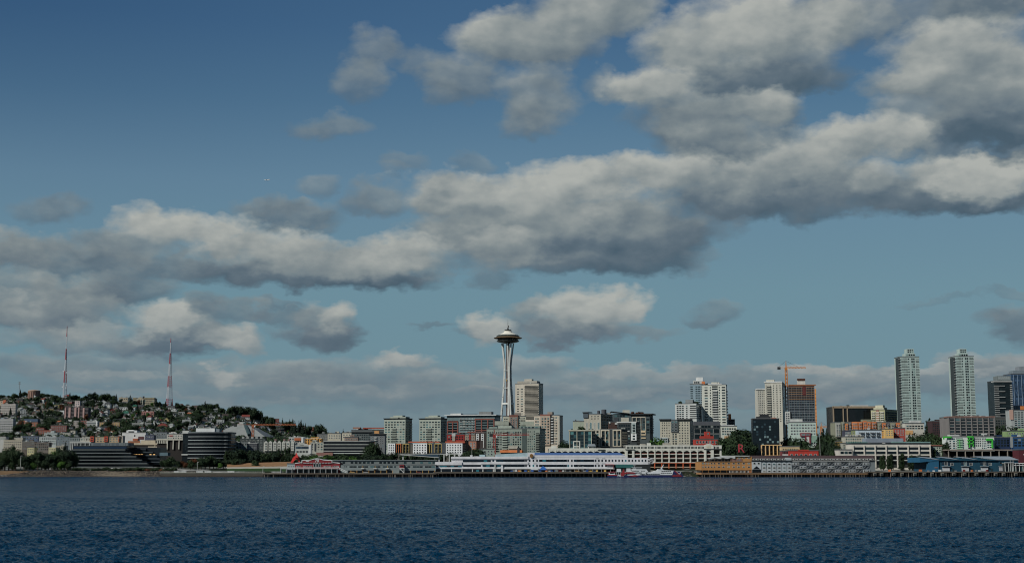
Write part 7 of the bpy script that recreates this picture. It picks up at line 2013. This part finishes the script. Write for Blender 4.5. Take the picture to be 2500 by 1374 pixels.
# ------------------------------------------------------------------ the two ferries
NAVY, RDB = mat(22, 34, 80, .6), mat(134, 28, 34, .6)
SW = mat(186, 190, 192, .6)
def ferry(px0, px1, label, kind):
    Y = 1218.0
    a, c = at(px0, 1164, Y), at(px1, 1164, Y)
    Lh = c.x - a.x
    t = thing('passenger_ferry', label, 'ferry', (a.x, Y, 0))
    q = lambda px, py: ((px - px0) / (px1 - px0) * Lh, at(px0, py, Y).z)
    W2 = 4.6
    for sy in (-1, 1):
        m_ = MB()
        y0_, y1_ = (sy * W2 - 1.3, sy * W2 + 1.3)
        if kind == 1:
            outl = [q(px0, 1166.5), q(px1 - 2, 1166.5), q(px1 + 3, 1159), q(px0 + 30, 1160), q(px0, 1159.5)]
        else:
            outl = [q(px0, 1166.5), q(px1 - 9, 1166.5), q(px1, 1160.5), q(px1 - 2, 1158.5), q(px0 + 30, 1157.5), q(px0 + 3, 1157.5), q(px0, 1159)]
        m_.prism(outl, y0_, y1_, NAVY); m_.obj('hull', t)
    m_ = MB(); x0_, z0_ = q(px0 + 1, 1160.4); x1_, z1_ = q(px1 - 3, 1157.8); m_.box(x0_, x1_, -W2 + .5, W2 - .5, z0_, z1_, SW); m_.obj('main_deck', t)
    def blk(name, xa, xb, ya, yb, y0_, m, cut=0):
        m_ = MB()
        (ax, az_), (bx, bz_) = q(xa, yb), q(xb, ya)
        m_.prism([(ax, az_), (bx, az_), (bx - cut * (bx - ax), bz_), (ax + abs(cut) * .3 * (bx - ax), bz_)], y0_, -y0_, m)
        return m_.obj(name, t)
    def win(xa, xb, ya, yb, n, y0_):
        for k in range(n):
            (ax, az_), (bx, bz_) = q(xa + (xb - xa) * k / n, yb), q(xa + (xb - xa) * (k + .86) / n, ya)
            o = link('window', pane_mesh(bx - ax, bz_ - az_, None, G_NIGHT), t); o.location = ((ax + bx) / 2, y0_ - .01, (az_ + bz_) / 2)
    if kind == 1:
        blk('hull_band', 1484, 1506, 1158, 1160.2, -W2 - 1.35, RDB); blk('hull_flare', 1530, 1566, 1154.5, 1159.6, -W2 - 1.0, SW, .2)
        blk('stern_cabin', 1487, 1501, 1152, 1158, -3.6, SW); win(1488, 1500, 1153.4, 1156, 4, -3.6); blk('stern_roof', 1486, 1502, 1150.8, 1152, -4, mat(150, 40, 50))
        blk('lower_deckhouse', 1540, 1580, 1151, 1157.8, -W2, SW, .05); win(1547, 1566, 1152.2, 1154.4, 5, -W2); win(1550, 1574, 1155.6, 1157.2, 5, -W2)
        blk('upper_deckhouse', 1541, 1582, 1144.5, 1151, -3.9, SW, .12); win(1543, 1560, 1148, 1149.8, 5, -3.9); win(1564, 1574, 1148, 1149.6, 3, -3.9)
        blk('bridge', 1545, 1566, 1141.5, 1144.6, -2.8, SW, .15); win(1553, 1564, 1142.3, 1144, 4, -2.8); blk('bridge_roof', 1543, 1567, 1140.2, 1141.5, -3.2, SW)
        blk('open_deck', 1503, 1541, 1150.6, 1151.4, -3.8, SW); m_ = MB()
        for k in range(9):
            (x, z), (_, z2) = q(1505 + 4.3 * k, 1157.8), q(1505, 1151.4)
            m_.box(x - .12, x + .12, -3.7, -3.5, z, z2, SW)
        m_.obj('deck_post', t, 'stuff'); blk('engine_casing', 1506, 1516, 1143.5, 1150.6, -2.2, SW, .1); blk('engine_casing', 1530, 1540, 1142.5, 1150.6, -2.2, SW, .1)
        # red painted swoosh standing on the side
        m_ = MB(); pts = [q(1515, 1161), q(1522, 1161.5), q(1524, 1156.5), q(1534, 1155), q(1548, 1155), q(1551, 1152.8), q(1543, 1151.4), q(1530, 1151.6), q(1524, 1152.6), q(1522.5, 1146), q(1521, 1143.2), q(1519, 1148), q(1517, 1152.5), q(1513, 1155.5)]
        m_.prism(pts, -W2 - 1.6, -W2 - 1.36, RDB); m_.obj('red_emblem', t)
        m_ = MB(); m_.prism([q(1532, 1161), q(1548, 1162.3), q(1562, 1160), q(1548, 1158.6)], -W2 - 1.5, -W2 - 1.32, RDB); m_.obj('red_stripe', t)
        for k in range(5):
            m_ = MB(); xa = 1506 + 3.4 * k; m_.prism([q(xa, 1163), q(xa + 1.6, 1163), q(xa + 3, 1160), q(xa + 1.4, 1160)], -W2 - 1.42, -W2 - 1.31, SW); m_.obj('white_mark', t)
        m_ = MB(); (x, z) = q(1549, 1140); m_.bar((x, 0, z), (x - .6, 0, z + 4), .3, SW, .12); m_.bar((x - 1.2, 0, z + 2), (x + 1.2, 0, z + 2), .18, SW); m_.obj('mast', t)
    else:
        blk('lower_deckhouse', 1575, 1654, 1152, 1157.8, -W2, SW, .1); win(1612, 1640, 1153.2, 1154.6, 6, -W2); win(1578, 1610, 1155.8, 1157.2, 7, -W2)
        m_ = MB(); m_.prism([q(1586, 1153), q(1650, 1153), q(1644, 1148), q(1618, 1146.6), q(1604, 1147.5)], -3.9, 3.9, SW); m_.obj('upper_deckhouse', t); win(1614, 1638, 1149, 1150.8, 5, -3.9)
        m_ = MB(); m_.prism([q(1603, 1147.6), q(1622, 1147), q(1616, 1144.4), q(1606, 1144.4)], -2.6, 2.6, SW); m_.obj('bridge', t); win(1607, 1615, 1145, 1146.4, 3, -2.6)
        m_ = MB(); (x, z) = q(1614, 1144.5); (x2, z2) = q(1621, 1133); m_.bar((x, 0, z), (x2, 0, z2), 1.1, SW, .4); m_.bar((x + 1, 0, z), (x2 - 1.4, 0, z + 2.8), .3, SW); m_.obj('mast', t)
        m_ = MB(); m_.prism([q(1640, 1157.6), q(1665, 1157.6), q(1662, 1151.6), q(1652, 1150.4), q(1644, 1147)], -W2 - .2, W2 + .2, NAVY); m_.obj('painted_stern', t)
        for pts, m in (([q(1644, 1148), q(1647, 1147.6), q(1657, 1157.5), q(1653, 1157.5)], RDB), ([q(1655.6, 1157.4), q(1658, 1157.4), q(1661, 1151.8), q(1659.4, 1151.6)], SW), ([q(1647.4, 1148.6), q(1648.6, 1148.6), q(1658.6, 1157.5), q(1657.4, 1157.5)], SW)):
            m_ = MB(); m_.prism(pts, -W2 - .5, -W2 - .21, m); m_.obj('painted_stripe', t)
        m_ = MB(); m_.prism([q(1638, 1162), q(1663, 1162), q(1659, 1158.6), q(1642, 1158.8)], -W2 - 1.6, -W2 - 1.31, RDB); m_.obj('red_stripe', t)
        m_ = MB(); m_.prism([q(1570, 1158.6), q(1640, 1158.6), q(1640, 1157.8), q(1570, 1157.8)], -W2 - 1.5, -W2 - 1.1, SW); m_.obj('white_rubbing_strake', t)
    return t
ferry(1484, 1570, 'blue hulled passenger ferry with a red emblem on its white side, moored on the left', 1)
ferry(1571, 1668, 'blue hulled sleek passenger ferry with red and white stripes at its right end', 2)
# tents and lights on the terminal apron
for px, lab, c, w, h in ((1305, 'white market tent on the terminal apron', (196, 198, 198), 7.5, 2.2), (1326, 'bright blue tarpaulin tent on the terminal apron', (34, 104, 186), 6.2, 3.4)):
    p = at(px, 1151, 1229); t = thing('tent', lab, 'tent', (p.x, 1229, p.z))
    m_ = MB(); m_.prism([(-w / 2, 1.6), (w / 2, 1.6), (w * .3, 1.6 + h * .6), (0, 1.6 + h), (-w * .3, 1.6 + h * .6)], -2, 2, mat(*c)); m_.obj('cover', t)
    for sx in (-1, 1):
        m_ = MB(); m_.box(sx * w * .45 - .08, sx * w * .45 + .08, -1.9, -1.7, 0, 1.6, TRIM); m_.obj('pole', t)
r_ = random.Random(8)
CARS = []
def car(px, py, Y, col, label, z=None, grp=None):
    p = at(px, py, Y)
    t = thing('parked_car', label, 'car', (p.x, Y, z if z is not None else p.z), 0, grp)
    m_ = MB(); m_.prism([(-2.2, .35), (2.2, .35), (2.2, .8), (1.4, .95), (.8, 1.45), (-1.1, 1.45), (-1.7, .95), (-2.2, .9)], -.85, .85, mat(*col, .35, .5)); m_.obj('body', t)
    m_ = MB(); m_.prism([(-1.35, .97), (1.15, .97), (.72, 1.4), (-1.0, 1.4)], -.88, .88, G_NIGHT); m_.obj('window', t)
    for sx in (-1.35, 1.35):
        m_ = MB(); m_.lathe([(.33, -.12), (.33, .12)], DKGREY, 10); o = m_.obj('wheel', t); o.location, o.rotation_euler = (sx, -.8, .33), (PI / 2, 0, 0)
for k, (px, col, nm) in enumerate(((1268, (176, 178, 180), 'silver'), (1344, (190, 190, 186), 'white'), (1366, (120, 40, 36), 'dark red'), (1388, (50, 54, 60), 'dark grey'), (1410, (176, 130, 60), 'ochre'), (1432, (150, 154, 158), 'grey'), (1452, (60, 84, 120), 'blue'))):
    car(px, 1151, 1228.5, col, '%s car parked on the apron in front of the white terminal' % nm, grp='cars on the terminal apron')
for k, (px, col, nm) in enumerate(((860, (180, 140, 70), 'yellow'), (893, (150, 150, 150), 'silver'), (1022, (110, 44, 40), 'red'))):
    car(px, 1154.5, 1225, col, '%s car parked beside the grey pier shed' % nm, grp='cars by the grey pier shed')
CR_ = {'orange': (196, 104, 40), 'yellow': (190, 150, 52), 'white': (186, 188, 186), 'blue': (40, 84, 150), 'grey': (110, 112, 112), 'dark red': (116, 40, 36)}
for k in range(34):
    if k < 22:
        px, Yc, zp, wh, nm = r_.uniform(1234, 1480), r_.uniform(1226.8, 1228), 1151, 'on the apron before the white terminal', 'crates on the terminal apron'
    else:
        px, Yc, zp, wh, nm = r_.uniform(2140, 2440), r_.uniform(1236.5, 1238.5), 1150.5, 'on the pier before the blue sheds', 'crates on the pier before the blue sheds'
    cn = r_.choice(list(CR_))
    p = at(px, zp, 1226 if k < 22 else 1235)
    w, h = r_.uniform(.7, 1.3), r_.uniform(.9, 2.0)
    m_ = MB(); m_.box(-w, w, -.6, .6, .12, h, mat(*CR_[cn])); m_.box(-w - .06, w + .06, -.66, .66, h, h + .12, mat(*CR_[cn]))
    t = thing('crate', '%s crate standing %s' % (cn, wh), 'crate', (p.x, Yc, p.z), r_.uniform(-.3, .3), nm); m_.obj('body', t)
    m_ = MB(); m_.box(-w, -w + .2, -.6, .6, 0, .12, DKGREY); m_.box(w - .2, w, -.6, .6, 0, .12, DKGREY); m_.obj('skid', t)
def lamp(px, ytop, Y, label, z=None):
    p = at(px, ytop, Y); g = ground(p.x, Y) if z is None else z
    t = thing('lamp_post', label, 'lamp post', (p.x, Y, g), 0, 'lamp posts along the waterfront')
    m_ = MB(); m_.bar((0, 0, 0), (0, 0, p.z - g), .34, TRIM, .22); m_.obj('pole', t)
    m_ = MB(); m_.box(-.2, 1.4, -.25, .25, p.z - g - .15, p.z - g + .1, TRIM); m_.obj('lamp_head', t)
for px, yt, Y, lab in ((51, 1112, 1290, 'grey lamp post among the trees at the left'), (482, 1127, 1285, 'pale lamp post in front of the round black tower'), (642, 1138, 1278, 'lamp post on the lawn left of the maroon pier shed'), (1062, 1092, 1400, 'lamp post above the footbridge'), (1152, 1094, 1420, 'lamp post right of the three white blocks'), (1412, 1136, 1227, 'first tall lamp post on the terminal apron'), (1421, 1138, 1227, 'second tall lamp post on the terminal apron'), (1636, 1074, 1360, 'tall flagpole like post on the white arcaded warehouse'), (2001, 1062, 1330, 'tall pole right of the bright red shed'), (2473, 1120, 1236, 'left pole beside the glass pavilion'), (2466, 1119, 1236, 'pole at the corner of the blue sheds')):
    lamp(px, yt, Y, lab, z=(5.0 if Y < 1240 else None))

# ------------------------------------------------------------------ the airliner
p = at(652, 439.5, 8000)
t = thing('airliner', 'white airliner climbing in the blue sky', 'airplane', p, 0)
t.rotation_euler = (0, math.radians(-5), math.radians(-14))
m_ = MB(); m_.lathe([(.1, -19), (1.2, -14), (2.0, -8), (2.1, 12), (1.7, 16.5), (.3, 19)], mat(206, 208, 206, .4), 16); o = m_.obj('fuselage', t); o.rotation_euler = (0, PI / 2, 0)
for sy, nm in ((-1, 'wing'), (1, 'wing')):
    m_ = MB(); m_.add([(4, sy * 1.5, -.6), (-2, sy * 1.5, -.6), (-8, sy * 17, .8), (-5.5, sy * 17, .8), (4, sy * 1.5, -1.1), (-2, sy * 1.5, -1.0), (-8, sy * 17, .6), (-5.5, sy * 17, .6)], [(0, 1, 2, 3), (4, 7, 6, 5), (0, 3, 7, 4), (1, 5, 6, 2), (3, 2, 6, 7), (0, 4, 5, 1)], mat(120, 128, 134, .4)); m_.obj(nm, t)
    m_ = MB(); m_.lathe([(.9, -2), (1.1, 0), (.8, 2.2)], mat(60, 72, 84, .4), 12); o = m_.obj('engine', t); o.location, o.rotation_euler = (2.5, sy * 6, -1.9), (0, PI / 2, 0)
    m_ = MB(); m_.add([(-15, sy * .6, .6), (-18, sy * .6, .6), (-19.5, sy * 6, 1), (-18, sy * 6, 1)], [(0, 1, 2, 3)], mat(120, 128, 134, .4)); m_.obj('tailplane', t)
m_ = MB(); m_.prism([(-14, 1), (-18.4, 1), (-20.5, 7.2), (-18.2, 7.2)], -.2, .2, mat(150, 176, 190, .4)); m_.obj('tail_fin', t)

# ------------------------------------------------------------------ trees
def place(px):
    return min(LM, key=lambda q: abs(q[0] - px))[1]
HILLTOP = [(2, 962, 'broad'), (10, 963, 'broad'), (22, 964, 'broad'), (32, 966, 'broad'), (42, 964, 'broad'), (50, 950, 'fir'), (52, 958, 'broad'), (58, 954, 'broad'), (65, 957, 'broad'), (100, 958, 'broad'), (108, 959, 'broad'), (118, 960, 'broad'), (128, 962, 'broad'), (138, 963, 'broad'), (147, 963, 'fir'), (171, 957, 'fir'), (178, 962, 'broad'), (186, 962, 'broad'), (192, 965, 'broad'), (205, 966, 'broad'), (212, 963, 'broad'), (222, 957, 'broad'), (231, 955, 'broad'), (237, 960, 'broad'), (247, 959, 'broad'), (255, 959, 'broad'), (262, 958, 'broad'), (270, 962, 'broad'), (278, 963, 'broad'), (284, 961, 'fir'), (295, 972, 'broad'), (318, 963, 'fir'), (322, 968, 'fir'), (382, 978, 'broad'), (390, 979, 'broad'), (420, 978, 'fir'), (402, 984, 'broad'), (433, 981, 'broad'), (441, 985, 'broad'), (450, 988, 'broad'), (470, 989, 'broad'), (486, 986, 'broad'), (494, 984, 'broad'), (501, 978, 'fir'), (506, 983, 'broad'), (513, 983, 'broad'), (519, 985, 'broad'), (529, 989, 'broad'), (538, 993, 'broad'), (546, 996, 'broad'), (560, 991, 'broad'), (569, 989, 'broad'), (577, 987, 'broad'), (586, 988, 'broad'), (594, 989, 'broad'), (602, 990, 'broad'), (610, 990, 'broad'), (618, 991, 'broad'), (626, 994, 'broad'), (632, 1000, 'broad'), (641, 1007, 'fir'), (648, 1012, 'broad'), (656, 1016, 'broad'), (664, 1019, 'broad'), (690, 1021, 'fir'), (698, 1026, 'broad'), (707, 1024, 'fir'), (715, 1021, 'fir'), (720, 1028, 'fir'), (730, 1028, 'fir'), (735, 1025, 'fir'), (740, 1032, 'fir'), (746, 1033, 'fir'), (753, 1036, 'broad'), (774, 1033, 'broad'), (781, 1032, 'broad'), (788, 1040, 'broad'), (796, 1046, 'broad'), (838, 1048, 'fir'), (852, 1055, 'broad')]
n = 0
for px, yt, k in HILLTOP:
    Y = 2620 if px < 560 else (2560 if px < 650 else 2420)
    if yt > 1040:
        Y = 2200
    x = at(px, yt, Y).x
    h = at(px, yt, Y).z - ground(x, Y)
    tree_px(k, px, yt, Y + R.uniform(-30, 30), '%s tree on the skyline %s' % ('dark pointed conifer' if k == 'fir' else 'dark rounded broadleaf', place(px)), 'trees along the hilltop', wide=min(1.7, max(.75, 9.0 / max(4, h) * 1.3)) if k == 'broad' else .8)
    n += 1
BIG = [(97, 1030, 1870, 'round'), (108, 1029, 1870, 'round'), (118, 1032, 1865, 'round'), (55, 1047, 1800, 'round'), (66, 1043, 1800, 'round'), (30, 1052, 1760, 'round'), (310, 1032, 1880, 'round'), (320, 1036, 1870, 'round'), (330, 1034, 1880, 'round'), (125, 998, 2200, 'round'), (136, 1000, 2200, 'round'), (146, 1002, 2190, 'round'), (115, 1004, 2190, 'round')]
for px, yt, Y, _ in BIG:
    tree_px('broad', px, yt, Y, 'big dark round tree among the blocks %s' % place(px), 'big trees on the hillside', 1.2)
cnt = 0
for _ in range(2400):
    if cnt >= 160:
        break
    px = R.uniform(0, 800)
    top = lerp_tab(px, [(0, 975), (400, 995), (560, 1003), (640, 1018), (720, 1044), (800, 1060)])
    py = top + (1066 - top) * R.random() ** 1.3
    p = hit(px, py)
    if any(abs(px - a) < 6 and -2 < py - c < 5 for a, c in spots):
        continue
    if any(a - 3 < px < c + 3 and -60 < Yb_ - p.y < 14 for a, c, yt, Yb_ in taken):
        continue
    k = R.choices(('broad', 'fir', 'lime', 'rust'), (70, 22, 5, 3))[0]
    lvl = 'high up' if py < 1000 else ('midway up' if py < 1030 else 'low down')
    tree(k, p, R.uniform(8, 15), '%s among houses, %s %s' % ({'broad': 'dark broadleaf tree', 'fir': 'dark conifer', 'lime': 'bright green tree', 'rust': 'rusty red tree'}[k], lvl, place(px)), 'trees among the hillside houses', 1.15 if k == 'broad' else .8)
    cnt += 1
# undergrowth between the houses: nobody could count it
ug = MB()
rr = random.Random(31)
for _ in range(1600):
    px = rr.uniform(-10, 900)
    top = lerp_tab(px, [(0, 972), (160, 970), (330, 985), (412, 993), (560, 1006), (640, 1022), (700, 1044), (760, 1054), (900, 1078)]) + 3
    py = top + (1085 - top) * rr.random()
    p = hit(px, py)
    if any(a - 2 < px < c + 2 and -50 < Yb_ - p.y < 18 for a, c, yt, Yb_ in taken):
        continue
    h = rr.uniform(2.5, 6.5); w = rr.uniform(2.5, 6)
    mm = LEAF if rr.random() < .8 else NEED
    for _k in range(26):
        d = Vector((rr.gauss(0, 1), rr.gauss(0, 1), rr.gauss(0, 1))).normalized()
        c = p + Vector((d.x * w, d.y * w, h * .5 + d.z * h * .5))
        n_ = (d + Vector((rr.uniform(-.6, .6), rr.uniform(-.9, .2), rr.uniform(-.2, .8)))).normalized()
        u = n_.cross(Vector((rr.uniform(-1, 1), rr.uniform(-1, 1), .3))).normalized(); v = n_.cross(u); k_ = rr.uniform(1.0, 2.0)
        ug.add([tuple(c - u * k_), tuple(c - v * k_ * .7), tuple(c + u * k_), tuple(c + v * k_ * .8 + n_ * .4)], [(0, 1, 2), (0, 2, 3)], mm)
o = ug.obj('hillside_undergrowth', None, 'stuff'); tag(o, 'dark green undergrowth and hedges between the hillside houses', 'undergrowth')

def belt(items, label, group):
    for px, yt, Y, k, wide in items:
        tree_px(k, px, yt, Y, label(px, k), group, wide)
KN = {'broad': 'green broadleaf tree', 'fir': 'dark conifer', 'lime': 'bright green tree', 'rust': 'rusty red tree', 'column': 'dark columnar tree', 'bush': 'dark green bush', 'rustbush': 'rusty red bush'}
def shore_where(px):
    return min(((10, 'at the left edge'), (50, 'below the cream flats'), (95, 'in front of the pale yellow flats'), (145, 'left of the terraced black office'), (240, 'below the terraced black office'), (350, 'below the black terraced wing'), (430, 'left of the round black tower'), (500, 'below the round black tower'), (575, 'right of the round black tower'), (650, 'above the dry meadow'), (720, 'behind the red sculpture'), (800, 'behind the maroon shed'), (900, 'behind the grey pier shed'), (985, 'near the footbridge')), key=lambda q: abs(q[0] - px))[1]
it = []
for px, yt, k in ((-6, 1100, 'broad'), (6, 1104, 'broad'), (14, 1090, 'broad'), (24, 1087, 'broad'), (33, 1084, 'column'), (40, 1092, 'broad'), (52, 1100, 'broad'), (60, 1106, 'broad'), (74, 1106, 'broad'), (84, 1103, 'broad'), (94, 1100, 'broad'), (104, 1098, 'broad'), (112, 1101, 'broad'), (120, 1110, 'lime'), (128, 1104, 'broad'), (135, 1098, 'lime'), (143, 1096, 'broad'), (152, 1092, 'broad'), (159, 1082, 'fir'), (166, 1094, 'broad'), (174, 1097, 'broad'), (181, 1108, 'broad'), (3, 1122, 'broad'), (30, 1126, 'broad'), (66, 1124, 'broad'), (150, 1122, 'lime'), (110, 1124, 'broad'), (82, 1126, 'lime'), (132, 1126, 'broad'), (168, 1126, 'broad')):
    it.append((px, yt, (1320 if yt < 1115 else 1294) + R.uniform(-8, 8), k, 1.0 if k != 'broad' else .9))
belt(it, lambda px, k: 'tall %s ashore %s' % (KN[k], shore_where(px)), 'trees along the left shore')
it = []
for k in range(26):
    px = 186 + 9.6 * k + R.uniform(-3, 3)
    it.append((px, 1138 + R.uniform(-3, 3), 1288 + R.uniform(-4, 8), R.choices(('bush', 'rustbush'), (12, 1))[0], 1.3))
belt(it, lambda px, k: '%s above the beach %s' % (KN[k], shore_where(px)), 'bushes above the beach')
it = []
for px, yt, k in ((398, 1120, 'broad'), (410, 1116, 'broad'), (420, 1112, 'broad'), (436, 1122, 'broad'), (444, 1122, 'rust'), (454, 1126, 'rust'), (466, 1120, 'broad'), (470, 1116, 'rust'), (484, 1118, 'broad'), (492, 1112, 'broad'), (502, 1110, 'broad'), (513, 1109, 'broad'), (522, 1112, 'broad'), (530, 1118, 'broad'), (538, 1128, 'lime'), (552, 1098, 'column'), (560, 1096, 'broad'), (568, 1094, 'broad'), (577, 1090, 'fir'), (584, 1095, 'broad'), (592, 1092, 'broad'), (601, 1098, 'broad'), (610, 1096, 'column'), (619, 1097, 'broad'), (627, 1094, 'broad'), (636, 1098, 'broad'), (645, 1100, 'broad'), (654, 1099, 'broad'), (663, 1096, 'broad'), (672, 1098, 'broad'), (681, 1094, 'column'), (690, 1096, 'column'), (698, 1092, 'column'), (706, 1090, 'column'), (715, 1101, 'broad'), (560, 1118, 'broad'), (574, 1116, 'broad'), (590, 1118, 'broad'), (624, 1120, 'broad'), (546, 1120, 'broad')):
    it.append((px, yt, (1385 if px > 540 and yt < 1110 else 1340) + R.uniform(-12, 12), k, .95))
belt(it, lambda px, k: '%s in the park %s' % (KN[k], shore_where(px)), 'trees of the waterfront park')
it = []
for px in range(724, 962, 12):
    k = R.choices(('broad', 'column', 'lime', 'fir'), (8, 2, 1, 1))[0]
    it.append((px + R.uniform(-4, 4), 1107 + R.uniform(-4, 3), 1352 + R.uniform(-8, 8), k, 1.25))
it += [(902, 1080, 1404, 'broad', 1.0), (916, 1076, 1404, 'broad', .9), (924, 1086, 1404, 'fir', .9)]
belt(it, lambda px, k: '%s in the row %s' % (KN[k], shore_where(px)), 'row of trees behind the pier sheds')
it = []
for px, yt in ((951, 1103), (960, 1101), (985, 1103), (992, 1105), (1010, 1103), (1019, 1102), (1038, 1103), (1050, 1106), (1064, 1102), (1072, 1104), (1080, 1104), (1104, 1101), (1110, 1103), (1128, 1106), (1138, 1100), (1144, 1098)):
    it.append((px, yt, 1452 + R.uniform(-8, 8), 'broad', .8))
for px, yt in ((1148, 1092), (1158, 1090), (1166, 1092), (1174, 1094)):
    it.append((px, yt, 1462, 'broad', .9))
belt(it, lambda px, k: 'small dark street tree before the %s' % ('left white block' if px < 1000 else 'middle white block' if px < 1080 else 'right white block' if px < 1140 else 'white panel flats'), 'street trees before the long low apartment row')
it = []
for px, yt in ((1764, 1064), (1773, 1066), (1782, 1058), (1790, 1050), (1799, 1046), (1806, 1043), (1813, 1042), (1821, 1042), (1828, 1046), (1834, 1050), (1770, 1082), (1780, 1078), (1792, 1072), (1804, 1070), (1816, 1072), (1826, 1076)):
    it.append((px, yt, 1420 if yt > 1063 else 1520, 'broad', .95))
belt(it, lambda px, k: 'dark green tree on the steep bank %s the red letter sign' % ('left of' if px < 1798 else 'above'), 'trees on the steep bank')
it = []
for px, yt, Y, k in ((1923, 1060, 1440, 'broad'), (1930, 1066, 1430, 'fir'), (1940, 1064, 1430, 'broad'), (1946, 1062, 1432, 'broad'), (1953, 1072, 1425, 'fir'), (1966, 1082, 1400, 'broad'), (1975, 1086, 1400, 'broad'), (2002, 1050, 1520, 'broad'), (2009, 1046, 1530, 'fir'), (2019, 1046, 1530, 'fir'), (2016, 1056, 1480, 'broad'), (2027, 1055, 1480, 'broad'), (2034, 1062, 1460, 'broad'), (2000, 1066, 1450, 'broad'), (2030, 1080, 1400, 'broad'), (2040, 1074, 1410, 'broad'), (2043, 1090, 1350, 'broad'), (2034, 1094, 1345, 'broad'), (2050, 1064, 1460, 'broad'), (1602, 1062, 1470, 'lime'), (1596, 1068, 1470, 'lime'), (1589, 1074, 1460, 'broad'), (1380, 1070, 1500, 'broad'), (1374, 1076, 1500, 'broad'), (2262, 1030, 1720, 'fir'), (2270, 1026, 1720, 'fir'), (2268, 1024, 1730, 'fir'), (2258, 1048, 1560, 'broad'), (2238, 1052, 1540, 'broad'), (2248, 1054, 1540, 'broad'), (2280, 1052, 1500, 'broad'), (2262, 1058, 1480, 'broad'), (2290, 1060, 1460, 'broad'), (2300, 1062, 1460, 'broad'), (2440, 1036, 1600, 'broad'), (2452, 1030, 1600, 'broad'), (2474, 1034, 1560, 'broad'), (2484, 1038, 1560, 'broad')):
    it.append((px, yt, Y, k, .85))
belt(it, lambda px, k: '%s %s' % (KN[k], 'below the mint office' if px > 1900 and px < 1980 else 'on the street right of the mint office' if 1980 <= px < 2060 else 'left of the beige gridded block' if 1580 < px < 1610 else 'left of the teal glass office' if px < 1400 else 'around the dark brown brick block' if px < 2310 else 'below the dark banded tower'), 'street trees between the blocks')
it = [(px, yt, 1318, 'column', w) for px, yt, w in ((2150, 1112, 1.1), (2156, 1108, 1.0), (2168, 1110, 1.2), (2175, 1106, 1.2), (2198, 1110, 1.3), (2203, 1104, 1.0), (2220, 1112, 1.2), (2226, 1109, 1.2), (2240, 1110, 1.2), (2246, 1108, 1.2))]
belt(it, lambda px, k: 'dark columnar tree in front of the white office, %s' % ('near its left columns' if px < 2165 else 'near its middle columns' if px < 2210 else 'beside the blue sheds'), 'street trees in front of the white office')
it = [(px, yt, 1334, 'column', .9) for px, yt in ((2303, 1082), (2311, 1076), (2315, 1086), (2281, 1094), (2270, 1092))]
belt(it, lambda px, k: 'slender dark cypress beside the red tiled flats', 'cypresses beside the red tiled flats')

# things of a group that nothing but their place tells apart are told apart by it
ORD = 'first second third fourth fifth sixth seventh eighth ninth tenth eleventh twelfth thirteenth fourteenth fifteenth sixteenth'.split()
same = {}
for o in bpy.data.objects:
    if o.parent is None and 'label' in o.keys():
        same.setdefault(o['label'], []).append(o)
for lab, os_ in same.items():
    if len(os_) > 1:
        os_.sort(key=lambda o: o.location.x / max(1, o.location.y))
        for k, o in enumerate(os_):
            s_ = lab + ', ' + ORD[min(k, 15)] + ' from left'
            if len(s_.split()) <= 16:
                o['label'] = s_
